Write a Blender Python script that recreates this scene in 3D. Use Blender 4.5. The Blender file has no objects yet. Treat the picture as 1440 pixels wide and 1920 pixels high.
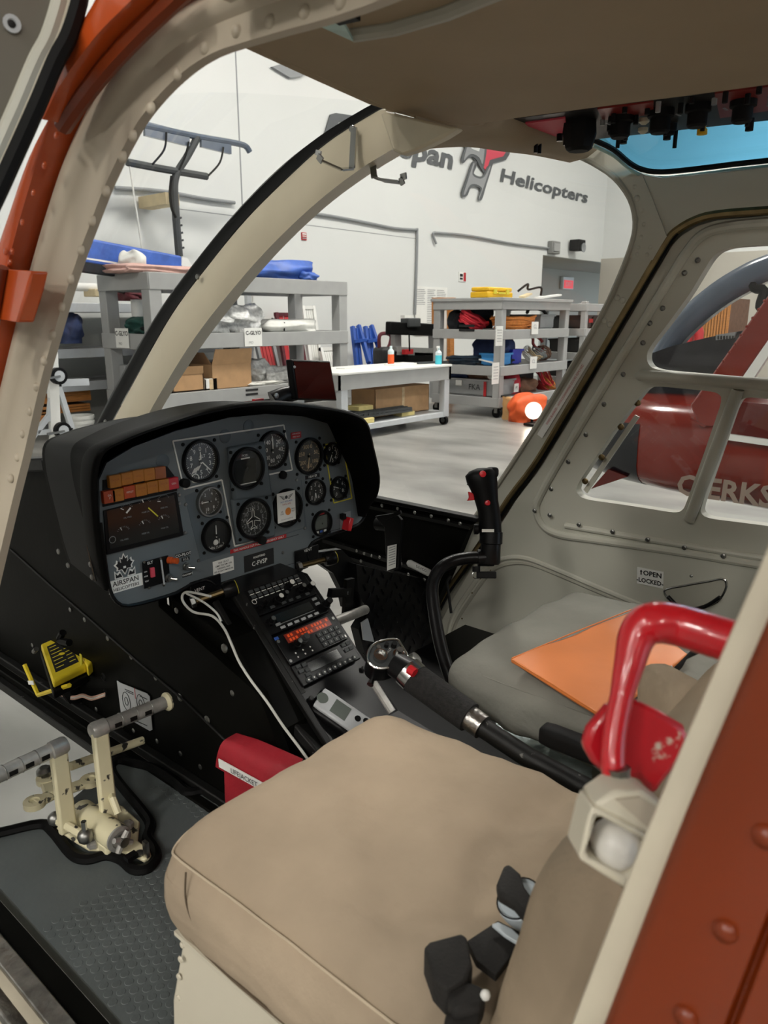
import bpy, bmesh, math, random
from math import sin, cos, pi, radians, tan, atan, sqrt
from mathutils import Vector, Matrix, noise
from mathutils.geometry import tessellate_polygon
random.seed(7)
S = bpy.context.scene
COL = S.collection
V = Vector

# ---------------------------------------------------------------- camera
# helicopter frame: X = to its right, Y = forward, Z = up, hangar floor z = 0
FPX = 1400.0
YAW = radians(49.5)
PITCH = atan(365 / 1400)
EYE = V((0, 0, 1.58))
CF = V((sin(YAW) * cos(PITCH), cos(YAW) * cos(PITCH), -sin(PITCH)))
CR = V((cos(YAW), -sin(YAW), 0))
CU = CR.cross(CF)
cam = bpy.data.cameras.new('camera')
cam.sensor_fit = 'HORIZONTAL'
cam.sensor_width = 36
cam.lens = 36 * FPX / 1440
cam.clip_start = 0.02
cam.dof.use_dof = True
cam.dof.focus_distance = 1.9
cam.dof.aperture_fstop = 13
camo = bpy.data.objects.new('camera', cam)
COL.objects.link(camo)
camo.matrix_world = Matrix(((CR.x, CU.x, -CF.x, EYE.x), (CR.y, CU.y, -CF.y, EYE.y), (CR.z, CU.z, -CF.z, EYE.z), (0, 0, 0, 1)))
S.camera = camo

# ---------------------------------------------------------------- world, exposure
S.view_settings.view_transform = 'Standard'
S.view_settings.look = 'None'
S.view_settings.gamma = 1
S.view_settings.use_curve_mapping = False
S.view_settings.exposure = 0.12
W = bpy.data.worlds.new('world')
S.world = W
W.use_nodes = True
W.node_tree.nodes['Background'].inputs[0].default_value = (0.72, 0.86, 1.0, 1)
W.node_tree.nodes['Background'].inputs[1].default_value = 1.6
LAMP_POWER = 135.0


# ---------------------------------------------------------------- measuring helpers
def ray(px, py):
    return CF + CR * ((px - 720) / FPX) + CU * ((960 - py) / FPX)


def aX(px, py, X):
    d = ray(px, py)
    return EYE + d * (X / d.x)


def aY(px, py, Y):
    d = ray(px, py)
    return EYE + d * (Y / d.y)


def aZ(px, py, Z):
    d = ray(px, py)
    return EYE + d * ((Z - EYE.z) / d.z)


def aD(px, py, D):
    return EYE + ray(px, py) * D


def aP(px, py, p0, n):
    d = ray(px, py)
    return EYE + d * ((p0 - EYE).dot(n) / d.dot(n))


PRN = V((1, 0, .12))          # inner face of the right cabin side
PR0 = V((1.75, 0, 1.0))
PLN = V((1, 0, -.12))         # left cabin side
PL0 = V((.33, 0, .66))


def aR(px, py, off=0):
    return aP(px, py, PR0 + V((off, 0, 0)), PRN)


def aL(px, py, off=0):
    return aP(px, py, PL0 + V((off, 0, 0)), PLN)


# ---------------------------------------------------------------- materials
def lin(c):
    c = c.lstrip('#')
    o = []
    for i in (0, 2, 4):
        v = int(c[i:i + 2], 16) / 255
        o.append(v / 12.92 if v <= .04045 else ((v + .055) / 1.055) ** 2.4)
    return (*o, 1)


M = {}


def mat(name, col, rough=.5, metal=0, var=.12, scale=8, bump=0, bscale=60, emit=0, coat=0, col2=None, wear=None, spec=None, stretch=None, trans=0):
    m = bpy.data.materials.new(name)
    m.use_nodes = True
    nt = m.node_tree
    b = nt.nodes['Principled BSDF']
    tc = nt.nodes.new('ShaderNodeTexCoord')
    src = tc.outputs['Object']
    if stretch:
        mp = nt.nodes.new('ShaderNodeMapping')
        mp.inputs['Scale'].default_value = stretch
        nt.links.new(src, mp.inputs['Vector'])
        src = mp.outputs['Vector']
    n = nt.nodes.new('ShaderNodeTexNoise')
    n.inputs['Scale'].default_value = scale
    n.inputs['Detail'].default_value = 5
    nt.links.new(src, n.inputs['Vector'])
    r = nt.nodes.new('ShaderNodeValToRGB')
    c = lin(col)
    c2 = lin(col2) if col2 else tuple(min(1, x * (1 + var)) for x in c[:3]) + (1,)
    c1 = c if col2 else tuple(x * (1 - var) for x in c[:3]) + (1,)
    r.color_ramp.elements[0].color = c1
    r.color_ramp.elements[1].color = c2
    r.color_ramp.elements[0].position = .3
    r.color_ramp.elements[1].position = .7
    nt.links.new(n.outputs['Fac'], r.inputs['Fac'])
    out = r.outputs['Color']
    if wear:                      # chips of another colour
        wc, ws, wt = wear
        n2 = nt.nodes.new('ShaderNodeTexNoise')
        n2.inputs['Scale'].default_value = ws
        n2.inputs['Detail'].default_value = 6
        nt.links.new(src, n2.inputs['Vector'])
        r2 = nt.nodes.new('ShaderNodeValToRGB')
        r2.color_ramp.elements[0].position = wt
        r2.color_ramp.elements[1].position = wt + .03
        nt.links.new(n2.outputs['Fac'], r2.inputs['Fac'])
        mx = nt.nodes.new('ShaderNodeMix')
        mx.data_type = 'RGBA'
        nt.links.new(r2.outputs['Color'], mx.inputs[0])
        nt.links.new(out, mx.inputs[6])
        mx.inputs[7].default_value = lin(wc)
        out = mx.outputs[2]
    nt.links.new(out, b.inputs['Base Color'])
    b.inputs['Roughness'].default_value = rough
    b.inputs['Metallic'].default_value = metal
    if spec is not None:
        b.inputs['Specular IOR Level'].default_value = spec
    if coat:
        b.inputs['Coat Weight'].default_value = coat
        b.inputs['Coat Roughness'].default_value = .08
    if trans:
        b.inputs['Transmission Weight'].default_value = trans
    if emit:
        b.inputs['Emission Color'].default_value = c
        b.inputs['Emission Strength'].default_value = emit
    if bump:
        nb = nt.nodes.new('ShaderNodeTexNoise')
        nb.inputs['Scale'].default_value = bscale
        nb.inputs['Detail'].default_value = 4
        nt.links.new(src, nb.inputs['Vector'])
        bp = nt.nodes.new('ShaderNodeBump')
        bp.inputs['Strength'].default_value = bump
        bp.inputs['Distance'].default_value = .01
        nt.links.new(nb.outputs['Fac'], bp.inputs['Height'])
        nt.links.new(bp.outputs['Normal'], b.inputs['Normal'])
    M[name] = m
    return m


def glassmat(name, tint, refl=.06, rough=.02):
    m = bpy.data.materials.new(name)
    m.use_nodes = True
    nt = m.node_tree
    nt.nodes.remove(nt.nodes['Principled BSDF'])
    t = nt.nodes.new('ShaderNodeBsdfTransparent')
    t.inputs[0].default_value = (*tint, 1)
    g = nt.nodes.new('ShaderNodeBsdfGlossy')
    g.inputs['Roughness'].default_value = rough
    mx = nt.nodes.new('ShaderNodeMixShader')
    mx.inputs[0].default_value = refl
    nt.links.new(t.outputs[0], mx.inputs[1])
    nt.links.new(g.outputs[0], mx.inputs[2])
    nt.links.new(mx.outputs[0], nt.nodes['Material Output'].inputs[0])
    M[name] = m
    return m


mat('wall_white', '#d8dad7', .85, var=.02, scale=.4)
mat('wall_unseen', '#5f605e', .85, var=.03, scale=.6)
mat('door_brown', '#6f6a5f', .5, var=.06, scale=5)
mat('wall_grey', '#b9b4a8', .85, var=.03, scale=.6)
mat('ceiling_white', '#b4b5b3', .9, var=.02)
mat('concrete', '#757470', .34, scale=2.2, col2='#a3a29d', bump=.05, bscale=3, spec=.5, stretch=(1, .45, 1))
mat('cabin_tan', '#b9ae9b', .45, var=.05, scale=6)
mat('cabin_grey', '#bcbbae', .42, var=.05, scale=4)
mat('cabin_grey_dark', '#a5a396', .45, var=.05, scale=4)
mat('roof_brown', '#9f8e74', .7, var=.06, scale=5, bump=.03, bscale=150)
mat('post_cream', '#c9c0a8', .38, var=.05, scale=7)
mat('orange_paint', '#c2501f', .22, var=.08, scale=4, coat=.5)
mat('orange_shaded', '#7c2f07', .38, var=.12, scale=5, coat=.1)  # same orange paint, darkened to hold the shade on the near door post
mat('cream_paint', '#d2c9b4', .5, var=.08, scale=14, bump=.08, bscale=40)
mat('black_paint', '#0c0c0a', .42, var=.25, scale=12, bump=.02, spec=.05)
mat('hood_black', '#080808', .5, var=.2, scale=10, spec=.1)
mat('black_satin', '#0f0f10', .34, var=.2, scale=14, spec=.2)
mat('black_matte', '#0c0c0c', .7, var=.2, spec=.25)
mat('black_rubber', '#090909', .5, spec=.15, var=.2, scale=20)
mat('black_edge', '#121211', .5, spec=.3, var=.2, scale=30, wear=('#6d6c68', 70, .70))
mat('panel_grey', '#62696c', .55, var=.05, scale=9)
mat('panel_grey_dark', '#525b60', .5, var=.05, scale=9)
mat('dial_black', '#101315', .3, var=.1)
mat('dial_brown', '#3a362f', .4, var=.1)
mat('white_paint', '#e9e9e4', .5, var=.03)
mat('white_print', '#dcdcd6', .6, var=.03)
mat('grey_print', '#8c8f90', .6, var=.03)
mat('black_print', '#111111', .7, var=.05)
mat('red_print', '#b01f24', .55, var=.05)
mat('red_paint', '#c01722', .28, var=.08, scale=12, coat=.4)
mat('red_chipped', '#bb1622', .3, var=.1, scale=12, coat=.3, wear=('#cfc4b2', 26, .64))
mat('yellow_print', '#cfc23a', .5, var=.05)
mat('chrome', '#b8b8b6', .22, 1, var=.06)
mat('steel', '#8f8f8c', .38, 1, var=.15, scale=20)
mat('steel_worn', '#a5a39e', .42, .4, var=.3, scale=30, bump=.1, bscale=80)
mat('brass', '#7b6a4b', .4, 1, var=.2, scale=30)
mat('alu_edge', '#a9a6a2', .3, 1, var=.3, scale=40, bump=.25, bscale=60)
mat('seat_tan', '#aa9984', .92, var=.2, scale=4, wear=('#5d4c3a', 9, .74), bump=.45, bscale=26, spec=.15)
mat('seat_tan_side', '#9d8c77', .92, var=.18, scale=5, bump=.5, bscale=22, spec=.15)
mat('seat_grey', '#84837b', .92, var=.16, scale=5, bump=.5, bscale=22, spec=.15)
mat('stitch', '#c2b29a', .9)
mat('seam_dark', '#5a4d3d', .9)
mat('cream_base', '#cfc8b5', .5, var=.04)
mat('mat_grey', '#575d5d', .5, var=.14, scale=7, bump=.05, bscale=90)
mat('cream_chipped', '#d9d1ae', .4, var=.05, scale=12, wear=('#3c3a35', 42, .61))
mat('amber_cap', '#a4661c', .35, var=.12, scale=40, coat=.3)
mat('amber_dark', '#8a4a20', .35, var=.12, scale=40, coat=.3)
mat('red_cap', '#b01226', .3, var=.1, coat=.3)
mat('red_orange_cap', '#a4401c', .35, var=.1, coat=.3)
mat('yellow_plastic', '#d8c12c', .4, var=.06)
mat('orange_vinyl', '#e0813f', .4, var=.07, scale=6, bump=.06, bscale=20)
mat('red_cloth', '#a11c2a', .6, var=.12, scale=16, bump=.1, bscale=120)
mat('red_button', '#c2202a', .3)
mat('strap_black', '#1c1a18', .8, var=.2, scale=60, bump=.2, bscale=300)
mat('buckle_pale', '#c4ced4', .35, var=.05)
mat('bulb_glass', '#d9d6cf', .3, var=.12, scale=30, bump=.3, bscale=40)
mat('cork', '#1d1c1b', .9, var=.5, scale=160, bump=.3, bscale=300)
mat('white_cable', '#c9c9c2', .5)
mat('silver_plastic', '#b5b8ba', .35, var=.05)
mat('lcd_grey', '#5d635e', .25, var=.05)
mat('lcd_dark', '#171a1b', .15, var=.1)
mat('screen_glass', '#2a1210', .06, var=.2, scale=6, coat=1)
mat('led_orange', '#cf4a1b', .4, emit=.35)
mat('led_orange_dim', '#7c2313', .35, emit=.08)
mat('rack_grey', '#a1a2a0', .55, var=.05, scale=5)
mat('rack_grey_dark', '#868784', .55, var=.05, scale=5)
mat('pale_metal', '#c2c6c9', .45, .2, var=.05)
mat('cardboard', '#b58f66', .8, var=.08, scale=10)
mat('cardboard_dark', '#8d6a48', .8, var=.08, scale=10)
mat('wood', '#b7783b', .6, var=.25, scale=9, stretch=(1, 1, 8))
mat('wood_pale', '#d5c49e', .65, var=.1, scale=6)
mat('blue_tarp', '#3d62b5', .45, var=.2, scale=7, bump=.3, bscale=14)
mat('navy_cloth', '#2b3a62', .8, var=.25, scale=9, bump=.3, bscale=18)
mat('green_cloth', '#1f4a43', .8, var=.25, scale=9, bump=.3, bscale=18)
mat('black_cloth', '#1b1d22', .8, var=.3, scale=9, bump=.3, bscale=18)
mat('maroon_cloth', '#5a2029', .8, var=.25, scale=9, bump=.3, bscale=18)
mat('brown_cloth', '#6c4b38', .8, var=.25, scale=9, bump=.3, bscale=18)
mat('pink_cloth', '#c9a49a', .8, var=.15, scale=9, bump=.3, bscale=18)
mat('white_cloth', '#d8d8d2', .8, var=.08, scale=9, bump=.3, bscale=18)
mat('bubble_wrap', '#c6c7c5', .2, var=.3, scale=22, bump=.9, bscale=38, coat=.4)
mat('grey_bin', '#9a9c9c', .5, var=.06)
mat('black_bin', '#27282a', .5, var=.15)
mat('blue_paint', '#2752a8', .4, var=.12, scale=8)
mat('blue_bin', '#3c8fd0', .45, var=.06)
mat('blue_bin_dark', '#2b36a8', .45, var=.06)
mat('yellow_case', '#e2b21b', .4, var=.06)
mat('orange_rope', '#d8853a', .7, var=.15, scale=30, bump=.3, bscale=60)
mat('red_rope', '#d62a3a', .6, var=.12, scale=30)
mat('red_hose', '#a52a2a', .5)
mat('pale_rope', '#c9b08a', .7, var=.2, scale=20)
mat('dark_hose', '#1d3040', .45, var=.2)
mat('foam_yellow', '#dccb86', .9, var=.08, bump=.2, bscale=60)
mat('grid_dark', '#3c3f40', .7, var=.1)
mat('bag_red', '#b02334', .7, var=.15, scale=8, bump=.3, bscale=12)
mat('bag_orange', '#dd5a24', .6, var=.15, scale=6, bump=.3, bscale=10)
mat('bag_tan', '#b78e5c', .8, var=.12, scale=6, bump=.3, bscale=10)
mat('liquid_orange', '#e8602c', .2, var=.05)
mat('liquid_aqua', '#52c8da', .2, var=.05)
mat('bottle_clear', '#d7e6e8', .15, var=.03)
mat('exit_red', '#ef4a50', .5, emit=.5)
mat('heli_red', '#7a2519', .18, var=.1, scale=3, coat=.6)
mat('heli_red_dark', '#5a1a15', .25, var=.1, scale=3, coat=.5)
mat('heli_black', '#14161c', .3, var=.2, scale=4, coat=.4)
mat('heli_post', '#56606e', .22, var=.1, coat=.4)
mat('heli_letter', '#8d7b6e', .4, var=.1)
mat('lamp_on', '#fffaf2', .5, var=0, emit=LAMP_POWER)
mat('lamp_housing', '#d0d0d0', .5)
mat('glare_glow', '#fff0da', .5, var=0, emit=40)
mat('logo_grey', '#8f9192', .6, var=.02)
mat('logo_dark', '#55585a', .6, var=.02)
mat('logo_red', '#cf4658', .6, var=.03)
mat('smoke_brown', '#20221f', .5, var=.2)
mat('skylight_edge', '#a9c9c2', .35, var=.2, scale=30)
mat('foil', '#c2d0d0', .25, .6, var=.2, scale=30, bump=.6, bscale=30)
mat('overhead_black', '#171514', .45, var=.2, scale=10)
mat('red_plastic_dim', '#7d2622', .35, var=.15)
mat('wire_pink', '#c9a08e', .6)
glassmat('clear_glass', (.97, .98, .98), .035)
glassmat('blue_glass', (.45, .80, 1.0), .04)
glassmat('dial_glass', (1, 1, 1), .03)
glassmat('edge_glass', (.9, .93, .93), .08, .15)


# ---------------------------------------------------------------- mesh builder
def basis(z, up=V((0, 0, 1))):
    z = V(z).normalized()
    x = up.cross(z)
    if x.length < 1e-4:
        x = V((1, 0, 0)).cross(z)
        if x.length < 1e-4:
            x = V((0, 1, 0)).cross(z)
    x.normalize()
    return x, z.cross(x), z


class MB:
    def __init__(s):
        s.v = []
        s.f = []

    def add(s, vs, fs):
        o = len(s.v)
        s.v += [V(p) for p in vs]
        s.f += [tuple(i + o for i in f) for f in fs]
        return s

    def box(s, c, size, B=None):
        c = V(c)
        ex, ey, ez = B or (V((1, 0, 0)), V((0, 1, 0)), V((0, 0, 1)))
        a, b, d = [q / 2 for q in size]
        vs = [c + ex * (i * a) + ey * (j * b) + ez * (k * d) for k in (-1, 1) for j in (-1, 1) for i in (-1, 1)]
        return s.add(vs, [(0, 2, 3, 1), (4, 5, 7, 6), (0, 1, 5, 4), (2, 6, 7, 3), (0, 4, 6, 2), (1, 3, 7, 5)])

    def span(s, lo, hi):
        lo, hi = V(lo), V(hi)
        return s.box((lo + hi) / 2, tuple(abs(q) for q in (hi - lo)))

    def bar(s, p, q, w, h, up=V((0, 0, 1))):
        p, q = V(p), V(q)
        x, y, z = basis(q - p, up)
        return s.box((p + q) / 2, (w, h, (q - p).length), (x, y, z))

    def tube(s, pts, r, n=10, closed=False, flat=None):
        pts = [V(p) for p in pts]
        m = len(pts)
        rr = r if isinstance(r, (list, tuple)) else [r] * m
        rings = []
        prev = None
        for i, p in enumerate(pts):
            if closed:
                t = (pts[(i + 1) % m] - pts[i - 1]).normalized()
            else:
                t = (pts[min(i + 1, m - 1)] - pts[max(i - 1, 0)]).normalized()
            if prev is None:
                x, y, z = basis(t)
            else:
                x = prev - t * prev.dot(t)
                x = x.normalized() if x.length > 1e-6 else basis(t)[0]
                y = t.cross(x)
            prev = x
            fl = flat or 1
            rings.append([p + (x * cos(2 * pi * k / n) + y * sin(2 * pi * k / n) * fl) * rr[i] for k in range(n)])
        return s.loft(rings, closed_path=closed)

    def cyl(s, p, q, r, n=16, r2=None):
        return s.tube([p, q], [r, r if r2 is None else r2], n)

    def loft(s, rings, closed_path=False, caps=True):
        n = len(rings[0])
        m = len(rings)
        vs = [p for r in rings for p in r]
        fs = []
        for i in range(m if closed_path else m - 1):
            j = (i + 1) % m
            for k in range(n):
                l = (k + 1) % n
                fs.append((i * n + k, i * n + l, j * n + l, j * n + k))
        if caps and not closed_path:
            fs.append(tuple(range(n - 1, -1, -1)))
            fs.append(tuple((m - 1) * n + k for k in range(n)))
        return s.add(vs, fs)

    def lathe(s, c, axis, prof, n=20):
        c = V(c)
        x, y, z = basis(axis)
        rings = [[c + z * h + (x * cos(2 * pi * k / n) + y * sin(2 * pi * k / n)) * max(r, 1e-5) for k in range(n)] for r, h in prof]
        return s.loft(rings)

    def ball(s, c, r, n=12, B=None):
        c = V(c)
        r = r if isinstance(r, (tuple, list)) else (r, r, r)
        ex, ey, ez = B or (V((1, 0, 0)), V((0, 1, 0)), V((0, 0, 1)))
        rings = []
        for i in range(n // 2 + 1):
            t = -pi / 2 + pi * i / (n // 2)
            q = max(cos(t), 1e-3)
            rings.append([c + ex * (r[0] * q * cos(2 * pi * k / n)) + ey * (r[1] * q * sin(2 * pi * k / n)) + ez * (r[2] * sin(t)) for k in range(n)])
        return s.loft(rings)

    def prism(s, poly, off, holes=()):
        """planar polygon (3-D points) with holes, given thickness along off"""
        loops = [[V(p) for p in poly]] + [[V(p) for p in h] for h in holes]
        off = V(off)
        flat = [p for l in loops for p in l]
        tris = tessellate_polygon(loops)
        n = len(flat)
        fs = [tuple(t) for t in tris] + [tuple(i + n for i in reversed(t)) for t in tris]
        o = 0
        for l in loops:
            k = len(l)
            fs += [(o + i, o + (i + 1) % k, o + (i + 1) % k + n, o + i + n) for i in range(k)]
            o += k
        return s.add(flat + [p + off for p in flat], fs)

    def sheet(s, grid):
        """grid[i][j] of points -> single skin"""
        a, b = len(grid), len(grid[0])
        return s.add([p for r in grid for p in r], [(i * b + j, i * b + j + 1, (i + 1) * b + j + 1, (i + 1) * b + j) for i in range(a - 1) for j in range(b - 1)])

    def slab(s, grid, off):
        a, b = len(grid), len(grid[0])
        off = off if callable(off) else (lambda p, o=V(off): o)
        top = [V(p) for r in grid for p in r]
        bot = [p + off(p) for p in top]
        n = a * b
        fs = []
        for i in range(a - 1):
            for j in range(b - 1):
                q = (i * b + j, i * b + j + 1, (i + 1) * b + j + 1, (i + 1) * b + j)
                fs += [q, tuple(k + n for k in reversed(q))]
        edge = [j for j in range(b)] + [i * b + b - 1 for i in range(1, a)] + [(a - 1) * b + j for j in range(b - 2, -1, -1)] + [i * b for i in range(a - 2, 0, -1)]
        k = len(edge)
        fs += [(edge[i], edge[i] + n, edge[(i + 1) % k] + n, edge[(i + 1) % k]) for i in range(k)]
        return s.add(top + bot, fs)

    def soft(s, c, size, r, B=None, n=10, fn=None):
        """rounded box; fn(local point in -1..1, world point) -> world point"""
        c = V(c)
        ex, ey, ez = B or (V((1, 0, 0)), V((0, 1, 0)), V((0, 0, 1)))
        h = [q / 2 for q in size]
        r = min(r, *h)
        for ax in range(3):
            for sg in (-1, 1):
                g = []
                for i in range(n + 1):
                    row = []
                    for j in range(n + 1):
                        u = [0, 0, 0]
                        u[ax] = sg
                        u[(ax + 1) % 3] = (-1 + 2 * i / n) * sg
                        u[(ax + 2) % 3] = -1 + 2 * j / n
                        p = V((u[0] * h[0], u[1] * h[1], u[2] * h[2]))
                        q = V([max(-h[k] + r, min(h[k] - r, p[k])) for k in range(3)])
                        d = p - q
                        if d.length > 1e-9:
                            p = q + d.normalized() * r
                        w = c + ex * p.x + ey * p.y + ez * p.z
                        if fn:
                            w = fn(V(u), w)
                        row.append(w)
                    g.append(row)
                s.sheet(g)
        s.weld = True
        return s

    def build(s, name, m, parent=None, smooth=35, bevel=0, seg=2, sub=0, label=None, solid=0):
        me = bpy.data.meshes.new(name)
        xs = [p.x for p in s.v]
        ys = [p.y for p in s.v]
        zs = [p.z for p in s.v]
        c = V(((min(xs) + max(xs)) / 2, (min(ys) + max(ys)) / 2, (min(zs) + max(zs)) / 2))
        me.from_pydata([p - c for p in s.v], [], s.f)
        if getattr(s, 'weld', False) or bevel:
            bm = bmesh.new()
            bm.from_mesh(me)
            bmesh.ops.remove_doubles(bm, verts=bm.verts, dist=1e-5)
            bmesh.ops.recalc_face_normals(bm, faces=bm.faces)
            bm.to_mesh(me)
            bm.free()
        else:
            bm = bmesh.new()
            bm.from_mesh(me)
            bmesh.ops.recalc_face_normals(bm, faces=bm.faces)
            bm.to_mesh(me)
            bm.free()
        me.materials.append(M[m] if isinstance(m, str) else m)
        if smooth:
            me.shade_smooth()
            me.set_sharp_from_angle(angle=radians(smooth))
        o = bpy.data.objects.new(name, me)
        COL.objects.link(o)
        o.location = c
        if parent:
            o.parent = parent
            o.location = c - WORLD[parent.name]
        WORLD[o.name] = c
        if solid:
            md = o.modifiers.new('solid', 'SOLIDIFY')
            md.thickness = solid
            md.offset = 0
        if bevel:
            md = o.modifiers.new('bevel', 'BEVEL')
            md.width = bevel
            md.segments = seg
            md.limit_method = 'ANGLE'
            md.angle_limit = radians(38)
        if sub:
            md = o.modifiers.new('sub', 'SUBSURF')
            md.levels = md.render_levels = sub
        if label:
            o['label'] = label
        return o


WORLD = {}


def tag(o, label, cat, group=None, kind=None):
    if label:
        o['label'] = label
    if cat:
        o['category'] = cat
    if group:
        o['group'] = group
    if kind:
        o['kind'] = kind
    return o


def thing(name, label, cat, loc, group=None):
    o = bpy.data.objects.new(name, None)
    o.empty_display_size = .05
    COL.objects.link(o)
    o.location = loc
    WORLD[o.name] = V(loc)
    return tag(o, label, cat, group)


def dup(root, loc, label=None, group=None, rotz=0):
    r = root.copy()
    COL.objects.link(r)
    r.location = loc
    r.rotation_euler = (0, 0, rotz)
    WORLD[r.name] = V(loc)
    if label:
        r['label'] = label
    if group:
        r['group'] = group
    for ch in list(root.children):
        c = ch.copy()
        COL.objects.link(c)
        c.parent = r
        for g in list(ch.children):
            d = g.copy()
            COL.objects.link(d)
            d.parent = c
    return r


def inst(src, loc, parent, rot=None, scale=None):
    """another copy of a small part, sharing its mesh"""
    o = src.copy()
    COL.objects.link(o)
    o.parent = parent
    o.location = V(loc) - (WORLD[parent.name] if parent else V((0, 0, 0)))
    if rot is not None:
        o.rotation_euler = rot
    if scale:
        o.scale = (scale,) * 3
    WORLD[o.name] = V(loc)
    return o


_txt = {}


def text(body, p, ex, ey, size, m, parent, name='lettering', depth=.0006, align='CENTER', bold=0, shear=0, sx=1, label=None):
    """flat lettering as a thin mesh; p = anchor, ex/ey = writing and up directions"""
    cu = bpy.data.curves.new('t', 'FONT')
    cu.body = body
    cu.size = size
    cu.align_x = align
    cu.align_y = 'CENTER'
    cu.resolution_u = 2
    cu.offset = bold * size
    cu.shear = shear
    t = bpy.data.objects.new('t', cu)
    COL.objects.link(t)
    dg = bpy.context.evaluated_depsgraph_get()
    dg.update()
    me = bpy.data.meshes.new_from_object(t.evaluated_get(dg))
    vs = [v.co.copy() for v in me.vertices]
    fs = [tuple(q.vertices) for q in me.polygons]
    bpy.data.objects.remove(t)
    bpy.data.curves.remove(cu)
    bpy.data.meshes.remove(me)
    ex = V(ex).normalized()
    ey = V(ey).normalized()
    nz = ex.cross(ey)
    mb = MB()
    mb.add([V(p) + ex * (v.x * sx) + ey * v.y + nz * depth for v in vs], fs)
    return mb.build(name, m, parent, smooth=0, label=label)


def curve_pts(pts, k=6, closed=False):
    """Catmull-Rom through points"""
    pts = [V(p) for p in pts]
    n = len(pts)
    out = []
    for i in range(n if closed else n - 1):
        if closed:
            a, b, c, d = pts[i - 1], pts[i], pts[(i + 1) % n], pts[(i + 2) % n]
        else:
            a, b, c, d = pts[max(i - 1, 0)], pts[i], pts[i + 1], pts[min(i + 2, n - 1)]
        for j in range(k):
            t = j / k
            out.append(.5 * ((2 * b) + (c - a) * t + (2 * a - 5 * b + 4 * c - d) * t * t + (3 * b - a - 3 * c + d) * t ** 3))
    if not closed:
        out.append(pts[-1])
    return out


def circ(c, ex, ey, r, n=24, ry=None):
    return [V(c) + V(ex) * (r * cos(2 * pi * k / n)) + V(ey) * ((ry or r) * sin(2 * pi * k / n)) for k in range(n)]


def nz3(p, s=1.0):
    return noise.noise(V(p) * s)


EX, EY, EZ = V((1, 0, 0)), V((0, 1, 0)), V((0, 0, 1))


# ================================================================ hangar
YW = 10.5
def struct(mb, name, m, **k):
    return tag(mb.build(name, m, smooth=0, **k), None, None, kind='structure')


XL, XRW, YB, ZC = -15, 22.5, -14, 9.0
struct(MB().span((XL, YB, -.1), (XRW + 14, 14, 0)), 'floor', 'concrete')
struct(MB().span((XL, YB, ZC), (XRW, 14, ZC + .1)), 'ceiling', 'ceiling_white')
rx0 = aY(1018, 478, YW).x
rz = aY(1018, 478, YW).z
struct(MB().prism([(XL, YW, 0), (rx0, YW, 0), (rx0, YW, rz), (XRW, YW, rz), (XRW, YW, ZC), (XL, YW, ZC)], (0, .15, 0)), 'wall_front', 'wall_white')
struct(MB().span((rx0 - .5, 13.2, 0), (XRW + 14, 13.3, rz)).span((rx0 - .1, YW + .15, 0), (rx0, 13.2, rz)).span((rx0 - .5, YW + .15, rz), (XRW + 14, 13.3, rz + .1)), 'wall_recess', 'wall_grey')
struct(MB().span((XRW, YB, 3.3), (XRW + .15, YW, ZC)), 'wall_right', 'wall_white')
struct(MB().span((XRW - .05, YB, 0), (XRW + .15, YW, 3.3)), 'wall_right_lower', 'wall_grey')
struct(MB().span((XL - .15, YB, 0), (XL, 14, ZC)), 'wall_left', 'wall_unseen')
struct(MB().prism([(XL, YB, 0), (2, YB, 0), (2, YB, 6), (17, YB, 6), (17, YB, 0), (XRW, YB, 0), (XRW, YB, ZC), (XL, YB, ZC)], (0, -.15, 0)), 'wall_back', 'wall_unseen')
# panel joints of the front wall
jx = aY(446, 200, YW).x
struct(MB().span((jx - .012, YW - .004, 0), (jx + .012, YW, ZC)), 'trim_1', 'grey_print')
jz = aY(600, 425, YW).z
struct(MB().span((aY(330, 390, YW).x, YW - .003, jz - .006), (aY(780, 430, YW).x, YW, jz + .006)), 'trim_2', 'grey_print')

lt = thing('high_bay_lamp', 'unseen white rectangular high bay lamp hanging under the hangar ceiling', 'lamp', (0, 0, 8.4), 'high bay lamps')
MB().span((-.75, -.4, 8.4), (.75, .4, 8.5)).build('housing', 'lamp_housing', lt, bevel=.01)
MB().span((-.7, -.35, 8.385), (.7, .35, 8.398)).build('diffuser', 'lamp_on', lt, smooth=0)
MB().cyl((-.5, 0, 8.5), (-.5, 0, 9.0), .01, 6).build('hanger', 'steel', lt)
MB().cyl((.5, 0, 8.5), (.5, 0, 9.0), .01, 6).build('hanger', 'steel', lt)
spots = [(-13, -1.5), (-13, 4), (-11, -6), (-8, -9), (-5, -11), (-8, 1), (6, 5.5), (12, 5), (18.5, 4), (9, -4), (17, -5)]  # none is in view; the left ones are added to brighten cabin and panel
lt.location = (*spots[0], 8.4)
for x, y in spots[1:]:
    dup(lt, (x, y, 8.4))


def pb(x0, y0, x1, y1, Y, d=.3):
    """box seen over a pixel rectangle with its near face at Y"""
    cx, cy = (x0 + x1) / 2, (y0 + y1) / 2
    return V((aY(x0, cy, Y).x, Y, aY(cx, y1, Y).z)), V((aY(x1, cy, Y).x, Y + d, aY(cx, y0, Y).z))


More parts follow.
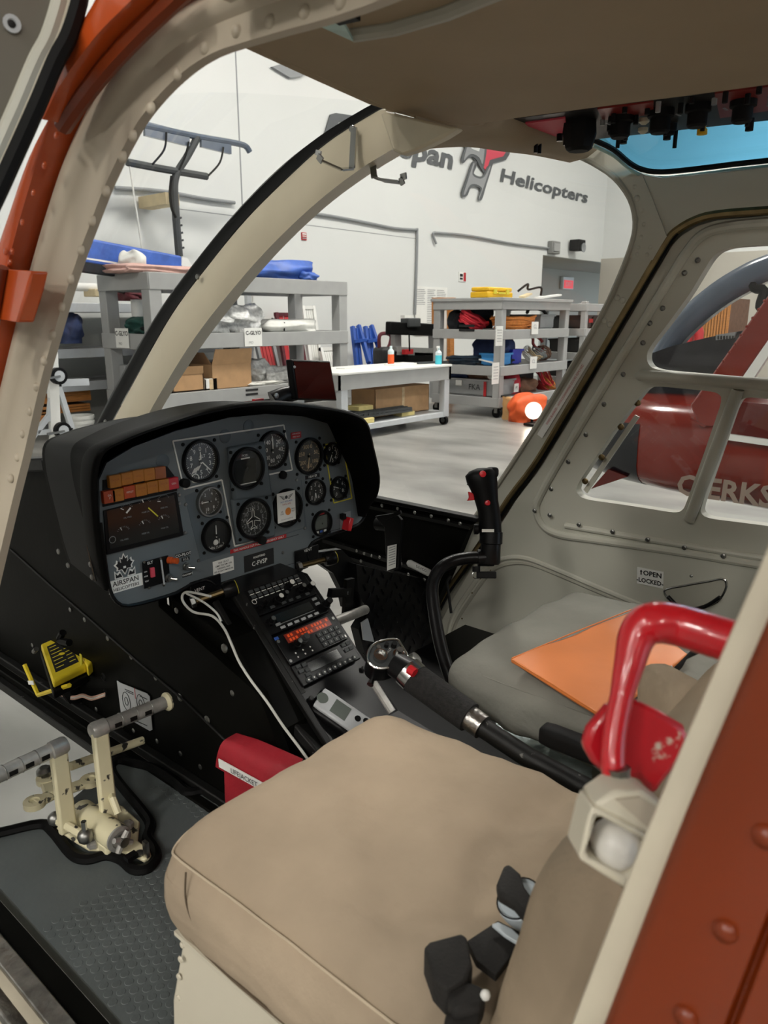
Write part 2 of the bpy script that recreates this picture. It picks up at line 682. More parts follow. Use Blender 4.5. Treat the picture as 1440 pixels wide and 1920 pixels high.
def lump(name, label, cat, lo, hi, m, amp=.15, freq=3, group=None, r=.45, n=12, parent=None, wr=0, seed=None):
    """soft crumpled thing filling a box, flat underneath"""
    lo, hi = V(lo), V(hi)
    c, s = (lo + hi) / 2, hi - lo
    mn = min(s)
    sd = V((c.x * 3.1, c.y * 1.7, c.z * 5.3)) if seed is None else V((seed, seed, seed))

    def fn(u, w):
        if u.z <= -.999:
            return V((w.x, w.y, lo.z))
        q = V(((w.x - c.x) / s.x, (w.y - c.y) / s.y, (w.z - c.z) / s.z)) * freq + sd
        d = V((noise.noise(q), noise.noise(q + V((9, 3, 1))), noise.noise(q + V((2, 8, 5)))))
        if wr:
            d += V((0, 0, wr * abs(noise.noise(q * 2.7))))
        w2 = w + V((d.x * s.x, d.y * s.y, d.z * s.z)) * amp
        w2.z = max(w2.z, lo.z)
        return w2
    o = MB().soft(c, tuple(s), r * mn, n=n, fn=fn).build(name, m, parent, smooth=80)
    if cat:
        tag(o, label, cat, group)
    return o


# ---- wall conduit, boxes, signs
def pipe(name, label, pix, Y, r, m='grey_print', cat='conduit', k=4):
    return tag(MB().tube(curve_pts([aY(x, y, Y) for x, y in pix], k), r, 8).build(name, m), label, cat)


pipe('conduit_pipe', 'thin grey conduit running down the white wall beside the notice board', [(568, 398), (620, 405), (690, 418), (740, 428), (778, 431), (782, 434), (781, 500), (778, 590)], YW - .04, .028, k=3)
pipe('wall_cable', 'grey twin cable sagging along the white wall to a junction box', [(818, 457), (812, 438), (826, 437), (880, 442), (950, 455), (1000, 462), (1036, 466)], YW - .05, .026)
pipe('wall_cable', 'dark cable running along the wall behind the wall frame', [(215, 352), (300, 358), (380, 372), (440, 380)], YW - .05, .028)
jb = thing('junction_box', 'small grey electric junction box at the corner of the wall opening', 'junction box', aY(1045, 475, YW))
lo, hi = pb(1036, 452, 1051, 476, YW - .16, .15)
MB().span(lo, hi).build('box', 'rack_grey_dark', jb, bevel=.02)
MB().span((lo.x + .06, lo.y - .03, lo.z + .06), (hi.x - .06, lo.y, hi.z - .06)).build('cover', 'rack_grey', jb, bevel=.01)
hb = thing('wall_loudspeaker', 'black boxed loudspeaker with a round horn on the wall corner', 'loudspeaker', aY(1092, 468, YW))
lo, hi = pb(1086, 449, 1098, 470, YW - .35, .3)
MB().span(lo, hi).build('case', 'black_matte', hb, bevel=.02)
cc = (lo + hi) / 2
MB().lathe((cc.x, lo.y, cc.z - .07), (0, -1, 0), [(.1, 0), (.13, .05), (.1, .05), (.04, .01)], 14).build('horn', 'grey_print', hb)


def wallsign(name, label, x0, y0, x1, y1, marks, base='white_paint'):
    t = thing(name, label, 'sign', aY((x0 + x1) / 2, y1, YW - .01))
    lo, hi = pb(x0, y0, x1, y1, YW - .02, .02)
    MB().span(lo, hi).build('plate', base, t)
    for (u0, v0, u1, v1, m) in marks:
        MB().span((lo.x + (hi.x - lo.x) * u0, lo.y - .006, hi.z - (hi.z - lo.z) * v1), (lo.x + (hi.x - lo.x) * u1, lo.y, hi.z - (hi.z - lo.z) * v0)).build('print', m, t)
    return t


wallsign('wall_sign', 'small red and white fire sign on the wall above the blue tarp', 566, 436, 575, 450, [(.1, .1, .9, .3, 'white_print'), (.1, .42, .9, .55, 'white_print'), (.1, .7, .9, .85, 'grey_print')], 'red_print')
wallsign('wall_sign', 'white and red extinguisher sign on the wall above the orange cords', 861, 510, 874, 528, [(.62, .05, .95, .95, 'red_print'), (.1, .2, .5, .5, 'black_print'), (.1, .6, .5, .8, 'black_print')])
bd = thing('notice_board', 'large white board with columns of printed lines beside the wooden frame', 'board', aY(800, 620, YW - .02))
lo, hi = pb(779, 538, 838, 628, YW - .03, .02)
MB().span(lo, hi).build('sheet', 'white_paint', bd)
for i in range(26):
    z = hi.z - .06 - i * (hi.z - lo.z) / 27
    for a, b in ((.03, .3), (.36, .62), (.66, .95)):
        if i > 8 and a < .1:
            continue
        MB().span((lo.x + (hi.x - lo.x) * a, lo.y - .004, z - .012), (lo.x + (hi.x - lo.x) * (b - random.random() * .1), lo.y, z)).build('print_line', 'grey_print', bd)
es = thing('exit_sign', 'red lit exit sign on the grey wall over the dark bins', 'sign', aY(1065, 542, 13.1))
lo, hi = pb(1056, 519, 1076, 543, 13.06, .12)
MB().span(lo, hi).build('case', 'white_paint', es, bevel=.02)
MB().span((lo.x + .06, lo.y - .01, lo.z + .04), (hi.x - .06, lo.y, hi.z - .12)).build('lit_face', 'exit_red', es)
text('EXIT', ((lo.x + hi.x) / 2, lo.y - .012, (lo.z + hi.z) / 2 - .04), EX, EZ, .2, 'white_print', es)

# ---- lettering and emblem on the wall
sg = thing('wall_lettering', 'dark grey hangar name lettering with a red leaf emblem high on the white wall', 'lettering', aY(880, 380, YW - .01))
YS = YW - .02
h0, h1 = aY(940, 334, YS), aY(1099, 366, YS)
text('Helicopters', ((h0.x + h1.x) / 2, YS, aY(942, 330, YS).z), EX, EZ, .42, 'logo_dark', sg, bold=.025, shear=.12, sx=2.38)
a0, a1 = aY(626, 240, YS), aY(849, 298, YS)
text('irspan', (a1.x, YS, aY(835, 297, YS).z), EX, EZ, .58, 'logo_dark', sg, bold=.035, shear=.15, sx=1.75, align='RIGHT')
# big first letter block of the name, cut by the windscreen post
MB().prism([aY(x, y, YS) for x, y in [(604, 262), (618, 215), (628, 212), (668, 218), (668, 232), (634, 228), (624, 262)]], (0, -.02, 0)).build('letter_block', 'logo_dark', sg, smooth=0)


def blob(pix, m, name, off, grow=0, Y=YS):
    """letter stroke outline on the wall"""
    pts = curve_pts([aY(x, y, Y - off) for x, y in pix], 3, True)
    if grow:
        c = sum(pts, V((0, 0, 0))) / len(pts)
        n = len(pts)
        out = []
        for i, p in enumerate(pts):
            t = (pts[(i + 1) % n] - pts[i - 1])
            nn = V((t.z, 0, -t.x)).normalized()
            out.append(p + nn * grow)
        pts = out
    return MB().prism(pts, (0, -.01, 0)).build(name, m, sg, smooth=0)


leaf = [(862, 258), (884, 262), (884, 240), (910, 236), (952, 262), (950, 285), (944, 296), (922, 303), (914, 322), (908, 330), (905, 300)]
MB().prism([aY(x, y, YS - .01) for x, y in [(858, 252), (880, 234), (912, 230), (957, 264), (955, 289), (948, 300), (924, 307), (914, 334), (902, 318), (866, 270)]], (0, -.01, 0)).build('leaf_border', 'logo_dark', sg, smooth=0)
MB().prism([aY(x, y, YS - .02) for x, y in [(866, 254), (884, 242), (912, 240), (950, 266), (948, 285), (943, 293), (918, 300), (911, 322), (905, 312), (874, 270)]], (0, -.01, 0)).build('leaf', 'logo_red', sg, smooth=0)
HL = [(884, 305), (891, 303), (893, 312), (888, 325), (898, 331), (906, 328), (912, 314), (920, 308), (921, 316), (912, 345), (903, 374), (896, 373), (900, 355), (892, 350), (882, 352), (876, 366), (868, 369), (865, 360), (874, 334)]
AL = [(876, 262), (884, 256), (903, 260), (912, 267), (911, 290), (905, 318), (899, 312), (893, 300), (884, 294), (876, 298), (868, 306), (864, 299), (870, 280)]
for L, nm in ((HL, 'letter_border'), (AL, 'letter_border')):
    MB().prism(curve_pts([aY(x, y, YS - .03) for x, y in L], 3, True), (0, -.01, 0)).build(nm, 'logo_dark', sg, smooth=0)
    cx = sum(p[0] for p in L) / len(L)
    cy = sum(p[1] for p in L) / len(L)
for L in ([(886, 308), (889, 308), (885, 327), (898, 335), (908, 331), (917, 313), (918, 317), (899, 371), (898, 368), (903, 354), (893, 346), (881, 347), (872, 364), (869, 362), (878, 334)],
          [(880, 265), (886, 260), (902, 264), (908, 270), (907, 290), (904, 308), (898, 296), (886, 289), (877, 292), (869, 301), (874, 280)]):
    MB().prism(curve_pts([aY(x, y, YS - .04) for x, y in L], 3, True), (0, -.01, 0)).build('letter', 'logo_grey', sg, smooth=0)
MB().prism([aY(x, y, YS - .052) for x, y in [(885, 270), (900, 273), (898, 284), (889, 281), (883, 278)]], (0, -.008, 0)).build('letter_hole', 'wall_white', sg, smooth=0)
# grey hanging sheet seen high on the wall
tag(MB().prism([aY(x, y, YW - .06) for x, y in [(510, 125), (530, 119), (580, 135), (565, 143), (545, 146)]], (0, .05, 0)).build('air_deflector', 'grey_print'), 'small grey angled deflector plate high on the white wall', 'panel')

# ---- folded tube frame hung on the wall
wf = thing('wall_frame', 'dark grey tubular frame with padded arms standing on a mast by the wall', 'frame', aY(330, 480, 9.6))
Y0 = 9.6
P = lambda x, y, Y=Y0: aY(x, y, Y)
MB().tube(curve_pts([P(225, 228), P(280, 238), (P(370, 256)), P(440, 268), P(460, 274), P(468, 285)], 4), .045, 8).build('top_tube', 'heli_post', wf)
MB().tube([P(238, 304), P(300, 316), P(388, 331)], .05, 8).build('lower_arm', 'grid_dark', wf)
MB().bar(P(270, 241), P(354, 262), .18, .05, EY).build('pad', 'heli_post', wf)
MB().bar(P(376, 266), P(432, 280), .14, .05, EY).build('pad', 'heli_post', wf)
MB().tube(curve_pts([P(370, 258), P(350, 295), P(333, 322), P(327, 345), P(328, 375), P(331, 420), P(336, 480)], 4), .055, 8).build('mast', 'grid_dark', wf)
for pix in ([(312, 248), (308, 280), (286, 308)], [(354, 266), (348, 290), (336, 318)], [(419, 276), (412, 305), (391, 329)]):
    MB().tube(curve_pts([P(x, y, Y0 - .05) for x, y in pix], 5), .014, 6).build('bow_wire', 'black_matte', wf)
MB().tube(curve_pts([P(322, 330, 9.5), P(319, 360, 9.5), P(322, 390, 9.5), P(330, 408, 9.5)], 4), .02, 6).build('cable', 'black_matte', wf)
for i in range(5):
    MB().cyl(P(324 + i * 2, 412 + i * 14), P(340 + i * 1.2, 408 + i * 14), .016, 6).build('peg', 'grid_dark', wf)
lo, hi = pb(311, 362, 336, 384, 9.75, .7)
MB().span(lo, hi).build('bracket', 'wood_pale', wf)
lo, hi = pb(328, 476, 345, 520, 9.6, .3)
wb = MB().prism([P(322, 510), P(330, 478), P(352, 484), P(368, 512)], (0, .3, 0)).build('base', 'white_paint', wf)
for x0, y0, x1, y1, nm, lb in ((243, 310, 268, 480, 'pull_cord', 'thin white pull cord hanging beside the wall frame mast'),):
    MB().cyl(P(x0, y0, Y0), P(x1, y1, Y0), .012, 6).build(nm, 'white_cloth', wf)


# ---- racks
def rack(name, label, x0, x1, y0, y1, levels, hz, post=.11, beam=.14, m='rack_grey', wheels=False, extra_posts=(), zb=0):
    t = thing(name, label, 'rack', ((x0 + x1) / 2, (y0 + y1) / 2, 0))
    for x in (x0 + post / 2, x1 - post / 2):
        for y in (y0 + post / 2, y1 - post / 2):
            MB().span((x - post / 2, y - post / 2, zb), (x + post / 2, y + post / 2, hz)).build('post', m, t, bevel=.008)
            if wheels:
                MB().cyl((x - .03, y, .08), (x + .03, y, .08), .08, 14).build('caster', 'black_rubber', t)
                MB().span((x - .045, y - .03, .08), (x + .045, y + .03, zb)).build('caster_fork', 'steel', t)
    for x, y in extra_posts:
        MB().span((x - post / 2, y - post / 2, zb), (x + post / 2, y + post / 2, hz)).build('post', 'rack_grey_dark', t)
    for z in levels:
        MB().span((x0, y0 - .015, z - beam), (x1, y0 + .03, z)).build('beam', m, t, bevel=.006)
        MB().span((x0, y1 - .03, z - beam), (x1, y1 + .015, z)).build('beam', m, t, bevel=.006)
        MB().span((x0 - .015, y0, z - beam), (x0 + .03, y1, z)).build('beam', m, t, bevel=.006)
        MB().span((x1 - .03, y0, z - beam), (x1 + .015, y1, z)).build('beam', m, t, bevel=.006)
        MB().span((x0 + .03, y0 + .03, z - .04), (x1 - .03, y1 - .03, z - .01)).build('shelf_board', 'rack_grey', t)
    return t


LY0, LY1 = 8.1, 9.25
LX0, LX1 = 5.2, 8.62
zA, zB, zC = 2.1, aY(540, 622, LY0).z, aY(450, 727, LY0).z
rackL = rack('storage_rack', 'long grey steel rack holding bubble wrap, boxes and a blue tarp', LX0, LX1, LY0, LY1, (zB, zC, .35), zA, post=.17, beam=.19, extra_posts=[(7.2, LY1 - .1)])
for a, b in (((LX0, LY0 - .01, zA - .2), (LX1, LY0 + .04, zA)), ((LX0, LY1 - .04, zA - .2), (LX1, LY1 + .01, zA)), ((LX0 - .01, LY0, zA - .2), (LX0 + .04, LY1, zA)), ((LX1 - .04, LY0, zA - .2), (LX1 + .01, LY1, zA))):
    MB().span(a, b).build('top_beam', 'rack_grey', rackL, bevel=.008)
for y in (LY0 + .15, LY0 + .5, LY1 - .15):
    MB().span((LX0, y - .06, zA - .06), (LX1, y + .06, zA - .02)).build('top_rail', 'rack_grey_dark', rackL)


def card(name_parent, text1, px, py, Y, w, h, extra=True):
    c = aY(px, py, Y)
    MB().box(c, (w, .004, h)).build('paper_tag', 'white_paint', name_parent)
    text(text1, c + V((0, -.004, h * .22)), EX, EZ, h * .3, 'black_print', name_parent, bold=.02)
    if extra:
        text('MO', c + V((-w * .15, -.004, -h * .3)), EX, EZ, h * .2, 'grey_print', name_parent)


card(rackL, 'C-GLYO', 475, 632, LY0 - .025, .3, .24)
cardp = aX(229, 634, LX0 - .03)
MB().box(cardp, (.004, .3, .24)).build('paper_tag', 'white_paint', rackL)
text('C-GLYO', cardp + V((-.004, 0, .055)), -EY, EZ, .08, 'black_print', rackL, bold=.02)
text('MO', cardp + V((-.004, .04, -.07)), -EY, EZ, .05, 'grey_print', rackL)
for y in (731, 739):
    lo, hi = pb(461, y - 2, 484, y + 2, LY0 - .02, .006)
    MB().span(lo, hi).build('slot', 'black_print', rackL)
# second, paler rack behind on the left
bx0 = aY(60, 575, 9.75).x
rackB = rack('storage_rack', 'pale metal rack standing behind the long grey rack against the wall', bx0 - 1.2, 8.0, 9.6, 10.35, (aY(230, 569, 9.6).z, aY(230, 651, 9.6).z, .75), aY(230, 569, 9.6).z + .4, post=.08, beam=.12, m='pale_metal')

lump('blue_tarp', 'folded bright blue tarpaulin lying on top of the long rack', 'tarpaulin', (aY(455, 520, 8.3).x, 8.2, 2.1), (aY(583, 515, 8.3).x, 8.9, 2.36), 'blue_tarp', .16, 2.6, wr=.35, n=16)
lump('tarp_corner', 'small folded blue tarpaulin flap at the end of the long rack', 'tarpaulin', (aY(560, 520, 8.25).x, 8.15, 2.1), (aY(590, 515, 8.25).x, 8.6, 2.22), 'blue_tarp', .1, 3)
lo, hi = V((4.6, 8.9, 2.15)), V((6.0, 9.2, 2.36))
bb = thing('folded_awning', 'long blue and black folded awning lying over the rack end', 'awning', (5.3, 9, 2.1))
MB().bar((4.3, 8.85, 2.40), (6.2, 8.9, 2.22), .3, .14, EY).build('cover', 'blue_tarp', bb, bevel=.03)
MB().bar((4.3, 8.83, 2.27), (6.2, 8.88, 2.12), .26, .09, EY).build('rail', 'black_cloth', bb, bevel=.01)
MB().bar((4.3, 8.69, 2.29), (6.2, 8.74, 2.14), .02, .02, EY).build('edging', 'white_paint', bb)
lump('folded_cloth', 'dusty pink cloth spread on the rack top by the awning', 'cloth', (5.0, 8.25, 2.1), (6.0, 8.75, 2.2), 'pink_cloth', .12, 2.5)
lump('plastic_sack', 'white crumpled sack standing on the rack top', 'sack', (aY(232, 500, 8.5).x, 8.35, 2.1), (aY(270, 500, 8.5).x, 8.7, 2.36), 'white_cloth', .2, 2.5)

# shelf A goods
g = 'wrapped parts on the long rack'
lump('bubble_wrapped_part', 'bubble-wrapped bundle nearest the windscreen post on the rack shelf', 'package', (aY(350, 600, 8.3).x, 8.2, zB), (aY(432, 600, 8.3).x, 8.8, zB + .27), 'bubble_wrap', .2, 3.5, g, wr=.3, n=16)
lump('bubble_wrapped_part', 'large round bubble-wrapped bundle above the paper tag on the rack shelf', 'package', (aY(428, 600, 8.3).x, 8.2, zB), (aY(496, 600, 8.3).x, 8.9, zB + .36), 'bubble_wrap', .2, 3, g, wr=.3, n=16)
lump('flat_parcel', 'flat pale grey wrapped panel strapped with black tape on the shelf end', 'package', (aY(499, 610, 8.3).x, 8.2, zB), (aY(590, 612, 8.3).x, 8.8, zB + .17), 'white_cloth', .14, 2, r=.5)
MB().tube([(7.3 + .1, 8.19, zB + .01), (7.42, 8.2, zB + .12), (7.45, 8.5, zB + .18)], .012, 6).build('tape', 'black_matte', bpy.data.objects['flat_parcel'])
lump('folded_cover', 'dark green folded cover lying on the end of the long rack', 'cover', (5.3, 8.35, zB), (5.88, 8.9, zB + .2), 'green_cloth', .18, 3, wr=.3)
lump('folded_cover', 'charcoal folded cover in front of the green cover on the long rack', 'cover', (5.3, 8.2, zB), (5.9, 8.5, zB + .09), 'black_cloth', .18, 3, wr=.3)
lump('folded_cover', 'stack of navy blue folded covers stacked on the pale rack beside the long rack', 'cover', (aY(112, 600, 9.7).x, 9.65, aY(125, 645, 9.65).z), (aY(160, 600, 9.7).x, 10.2, aY(125, 585, 9.65).z), 'navy_cloth', .1, 4, wr=.5)
tr = tag(MB().cyl((5.6, 9.0, zB), (5.6, 9.0, zB + .42), .09, 20).build('paper_roll', 'white_paint'), 'white paper roll standing behind the green cover', 'roll')
tr2 = thing('orange_flask', 'orange bottle lying beside the green folded cover', 'bottle', (5.65, 8.3, zB))
MB().cyl((5.5, 8.3, zB + .165), (5.8, 8.3, zB + .165), .06, 14).build('body', 'bag_orange', tr2)
MB().cyl((5.8, 8.3, zB + .165), (5.86, 8.3, zB + .165), .03, 10).build('cap', 'black_matte', tr2)
tt = thing('tube_bundle', 'white tube tied with string above the pale rack shelf', 'tube', (6.0, 9.9, aY(220, 545, 9.9).z))
MB().cyl(aY(140, 538, 9.85), aY(500, 548, 9.85), .055, 12).build('tube', 'white_paint', tt)
MB().cyl(aY(222, 539, 9.84), aY(232, 541, 9.84), .07, 12).build('clamp', 'black_matte', tt)
MB().tube(curve_pts([aY(200, 532, 9.7), aY(203, 545, 9.7), aY(204, 562, 9.7), aY(212, 565, 9.7), aY(200, 566, 9.7)], 4), .018, 6).build('string', 'white_cloth', tt)
MB().tube(curve_pts([aY(471, 545, 9.7), aY(474, 560, 9.7), aY(473, 575, 9.7), aY(476, 585, 9.7)], 4), .018, 6).build('string', 'white_cloth', tt)
lump('folded_cover', 'dark maroon folded cover on the pale rack top shelf', 'cover', (aY(242, 556, 9.7).x, 9.65, aY(230, 563, 9.65).z), (aY(276, 556, 9.7).x, 10.1, aY(230, 546, 9.65).z), 'maroon_cloth', .12, 3)
tag(MB().span(*pb(178, 542, 200, 556, 9.65, .3)).build('wooden_block', 'wood_pale', bevel=.01), 'pale wooden block on the pale rack top shelf', 'block')

# shelf B goods
def carton(name, label, lo, hi, m='cardboard', flaps=0, cat='box'):
    lo, hi = V(lo), V(hi)
    t = thing(name, label, cat, ((lo.x + hi.x) / 2, (lo.y + hi.y) / 2, lo.z))
    w = .012
    mb = MB().span(lo, (hi.x, lo.y + w, hi.z)).span((lo.x, hi.y - w, lo.z), hi).span(lo, (lo.x + w, hi.y, hi.z)).span((hi.x - w, lo.y, lo.z), hi).span(lo, (hi.x, hi.y, lo.z + w))
    mb.build('body', m, t)
    if flaps:
        MB().prism([(lo.x, lo.y, hi.z), (hi.x, lo.y, hi.z), (hi.x - .02, lo.y - flaps * .3, hi.z + flaps), (lo.x + .02, lo.y - flaps * .3, hi.z + flaps)], (0, -.006, 0)).build('flap', m, t)
        MB().prism([(lo.x, lo.y, hi.z), (lo.x, hi.y, hi.z), (lo.x - flaps * .5, hi.y - .02, hi.z + flaps * .8), (lo.x - flaps * .5, lo.y + .02, hi.z + flaps * .8)], (-.006, 0, 0)).build('flap', 'cardboard_dark', t)
    else:
        MB().span((lo.x, lo.y, hi.z), (hi.x, hi.y, hi.z + .006)).build('lid', m, t)
        MB().span(((lo.x + hi.x) / 2 - .03, lo.y - .003, lo.z), ((lo.x + hi.x) / 2 + .03, lo.y, hi.z)).build('tape', 'pale_rope', t)
    return t


def on(x0, x1, py_top, Y, z, d):
    return (aY(x0, 700, Y).x, Y, z), (aY(x1, 700, Y).x, Y + d, aY((x0 + x1) / 2, py_top, Y).z)


carton('cardboard_box', 'tall open cardboard box with raised flaps on the rack', *on(398, 471, 682, 8.2, zC, .5), flaps=.2)
carton('cardboard_box', 'low open cardboard tray near the windscreen post on the rack', *on(322, 381, 702, 8.2, zC, .45), flaps=.1)
carton('carton', 'small white carton between the two cardboard boxes', *on(384, 406, 711, 8.2, zC, .2), m='white_paint')
lump('bubble_wrapped_part', 'grey bubble-wrapped bundle beside the tall cardboard box', 'package', *on(474, 512, 676, 8.35, zC, .5), 'bubble_wrap', .2, 3, g, wr=.3)
lump('bubble_wrapped_part', 'low bubble-wrapped bundle behind the tablet screen', 'package', *on(500, 560, 690, 8.3, zC, .5), 'bubble_wrap', .2, 3, g, wr=.3)
lump('wrapped_parcel', 'crumpled white plastic bag beside the tall cardboard box', 'bag', *on(470, 530, 716, 8.15, zC, .3), 'white_cloth', .2, 3)
lump('wrapped_parcel', 'dull grey bag between the cardboard boxes', 'bag', *on(370, 402, 690, 8.5, zC, .3), 'smoke_brown', .2, 3)
for i, (x, m) in enumerate(((338, 'maroon_cloth'), (352, 'white_paint'), (372, 'maroon_cloth'), (420, 'black_bin'), (440, 'black_bin'), (475, 'red_print'))):
    lo, hi = on(x - 9, x + (9 if m != 'white_paint' else -6), 748, 8.36 + i * .02, .36, .4)
    t = thing('binder', ('dark red', 'white', 'second dark red', 'black', 'second black', 'bright red')[i] + ' upright board under the rack shelf', 'board', ((lo[0] + hi[0]) / 2, lo[1], .36))
    MB().span(lo, hi).build('cover', m, t, bevel=.01)
    MB().span((lo[0] - .01, lo[1] - .01, lo[2] + .1), (hi[0] + .01, lo[1], lo[2] + .2)).build('band', 'grey_print', t)

# louvred frames and red panels behind the rack end
def louvre(name, label, x0, x1, y0, y1, Y, m, slats, lean=.0, m2=None):
    a, b = aY(x0, (y0 + y1) / 2, Y), aY(x1, (y0 + y1) / 2, Y)
    z0, z1 = aY((x0 + x1) / 2, y1, Y).z, aY((x0 + x1) / 2, y0, Y).z
    z0 = 0
    t = thing(name, label, 'panel', ((a.x + b.x) / 2, Y, z0))
    w = .06
    for x in (a.x, b.x - w):
        MB().bar((x + w / 2, Y, z0), (x + w / 2, Y + lean, z1), w, w, EY).build('stile', m, t)
    MB().span((a.x, Y + lean - .03, z1 - w), (b.x, Y + lean + .03, z1)).build('rail', m, t)
    for i in range(slats):
        x = a.x + w + (b.x - a.x - 2 * w) * (i + .5) / slats
        MB().bar((x, Y + .01, z0), (x, Y + lean + .01, z1 - .02), (b.x - a.x - 2 * w) / slats * .8, .02, EY).build('slat', m2 or m, t)
    return t


louvre('slatted_panel', 'white slatted panel leaning on the wall beside the rack end', 588, 612, 573, 700, 9.9, 'white_paint', 4, .3)
louvre('slatted_panel', 'white slatted panel standing on the floor behind the table leg', 622, 650, 652, 770, 9.6, 'white_paint', 5, .3)
louvre('slatted_panel', 'red slatted panel leaning behind the wrapped panel', 543, 585, 586, 745, 9.9, 'maroon_cloth', 3, .35, 'red_print')
louvre('slatted_panel', 'grey and red slatted panel leaning behind the bubble wrap', 505, 540, 640, 750, 9.7, 'grey_print', 4, .35, 'red_print')
lo, hi = pb(526, 585, 536, 606, 9.7, .2)
lo, hi = pb(504, 546, 516, 557, LY0 + 1, .1)

# ---- caster frame, bucket, wooden crates at the far left
cf = thing('caster_frame', 'white tilted steel frame with two grey casters beside the rack end', 'frame', aZ(100, 850, 0))
q = lambda x, y, Y=7.6: aY(x, y, Y)
MB().bar(q(97, 660), V((q(104, 870).x, q(104, 870).y, 0)), .1, .06, EY).build('upright', 'white_paint', cf)
MB().bar(q(100, 700), q(92, 790), .05, .05, EY).build('upright', 'pale_metal', cf)
MB().bar(q(108, 720), q(135, 805), .05, .05, EY).build('brace', 'pale_metal', cf)
MB().bar(q(95, 776), q(55, 826), .05, .05, EY).build('brace', 'pale_metal', cf)
MB().bar(q(60, 812), q(135, 806), .05, .05, EY).build('foot_rail', 'pale_metal', cf)
MB().bar(q(105, 718), q(165, 716), .07, .05, EY).build('cross_rail', 'pale_metal', cf)
for x, y in ((109, 705), (117, 807)):
    c = q(x, y, 7.5)
    w = MB().cyl(c - V((0, .03, 0)), c + V((0, .03, 0)), .085, 18).build('caster_wheel', 'black_rubber', cf)
    MB().cyl(c - V((0, .034, 0)), c + V((0, .034, 0)), .055, 14).build('hub', 'pale_metal', w)
    MB().bar(c + V((-.16, 0, -.02)), c + V((0, -.04, 0)), .06, .02, EZ).build('caster_fork', 'steel', cf)
bk = thing('plastic_bucket', 'cream ribbed plastic bucket on the floor by the rack', 'bucket', aZ(156, 832, 0))
b0 = aZ(156, 832, 0)
MB().lathe(b0, EZ, [(.13, 0), (.155, .27), (.165, .27), (.165, .30), (.155, .30), (.158, .33), (.168, .33), (.168, .37), (.155, .37), (.15, .05)], 20).build('body', 'white_cloth', bk)
MB().box(b0 + V((-.07, -.13, .15)), (.13, .01, .14), (V((.85, -.5, 0)), V((.5, .85, 0)), EZ)).build('label_print', 'grey_print', bk)
for i, (x0, x1, y0, y1) in enumerate(((76, 170, 719, 755), (76, 170, 760, 775), (72, 100, 768, 790))):
    lo, hi = pb(x0, y0, x1, y1, 9.7, .4)
    t = thing('wooden_crate', ('long wooden crate with dark boards on the pale rack', 'low wooden crate on the pale rack', 'small wooden crate behind the caster frame')[i], 'crate', ((lo.x + hi.x) / 2, 9.9, lo.z))
    n = 3
    for k in range(n):
        MB().span((lo.x, lo.y, lo.z + (hi.z - lo.z) * k / n + .006), (hi.x, lo.y + .03, lo.z + (hi.z - lo.z) * (k + 1) / n)).build('board', 'wood', t)
    MB().span((lo.x, lo.y + .03, lo.z), hi).build('body', 'cardboard_dark', t)
# grey cabinet wall seen below the rack shelf
cb = thing('steel_cabinet', 'grey steel cabinet with a latch standing under the rack end', 'cabinet', (5.6, 8.9, .4))
MB().span((5.3, 8.95, .36), (6.9, 9.2, .36 + .62)).build('body', 'grey_bin', cb, bevel=.01)
MB().span((5.35, 8.93, .46), (6.85, 8.95, .92)).build('door', 'rack_grey_dark', cb, bevel=.006)
MB().span((5.9, 8.9, .66), (5.98, 8.93, .8)).build('latch', 'black_matte', cb)
hd = thing('ear_muffs', 'black ear muffs hanging under the rack shelf', 'ear muffs', aX(206, 690, LX0 + .1))
hc = aX(206, 680, LX0 + .1)
MB().ball(hc, (.06, .07, .12)).build('cup', 'black_matte', hd)
MB().ball(hc + V((0, .02, -.1)), (.05, .06, .06)).build('cushion', 'grid_dark', hd)
MB().tube(curve_pts([hc + V((0, .1, -.02)), hc + V((0, .06, .12)), hc + V((0, -.06, .12)), hc + V((0, -.1, -.05))], 4), .015, 6).build('band', 'black_matte', hd)


# ================================================================ work table and right rack
tb = thing('work_table', 'grey wheeled work table with a white top and a lower shelf', 'table', (8.05, 7.05, 0))
TX0, TX1, TY0, TY1, TZ = 6.86, 9.3, 6.62, 7.55, .9
MB().span((TX0, TY0 - .02, TZ - .03), (TX1, TY1, TZ)).build('top', 'white_paint', tb, bevel=.006)
MB().span((TX0, TY0, TZ - .22), (TX1, TY0 + .05, TZ - .03)).build('apron', 'rack_grey', tb)
MB().span((TX0, TY1 - .05, TZ - .22), (TX1, TY1, TZ - .03)).build('apron', 'rack_grey', tb)
MB().span((TX0, TY0, TZ - .22), (TX0 + .05, TY1, TZ - .03)).build('apron', 'rack_grey', tb)
MB().span((TX1 - .05, TY0, TZ - .22), (TX1, TY1, TZ - .03)).build('apron', 'rack_grey', tb)
for x in (TX0 + .13, TX1 - .08):
    for y in (TY0 + .06, TY1 - .06):
        MB().span((x - .06, y - .05, .14), (x + .06, y + .05, TZ - .2)).build('leg', 'pale_metal', tb, bevel=.006)
        wh = MB().cyl((x - .025, y, .07), (x + .025, y, .07), .07, 16).build('caster', 'black_rubber', tb)
        MB().cyl((x - .03, y, .07), (x + .03, y, .07), .035, 12).build('hub', 'steel', wh)
        MB().span((x - .035, y - .02, .08), (x + .035, y + .02, .14)).build('caster_fork', 'steel', tb)
SHZ = .2
MB().span((TX0 + .1, TY0 + .02, SHZ - .08), (TX1, TY1, SHZ)).build('lower_shelf', 'pale_metal', tb, bevel=.008)


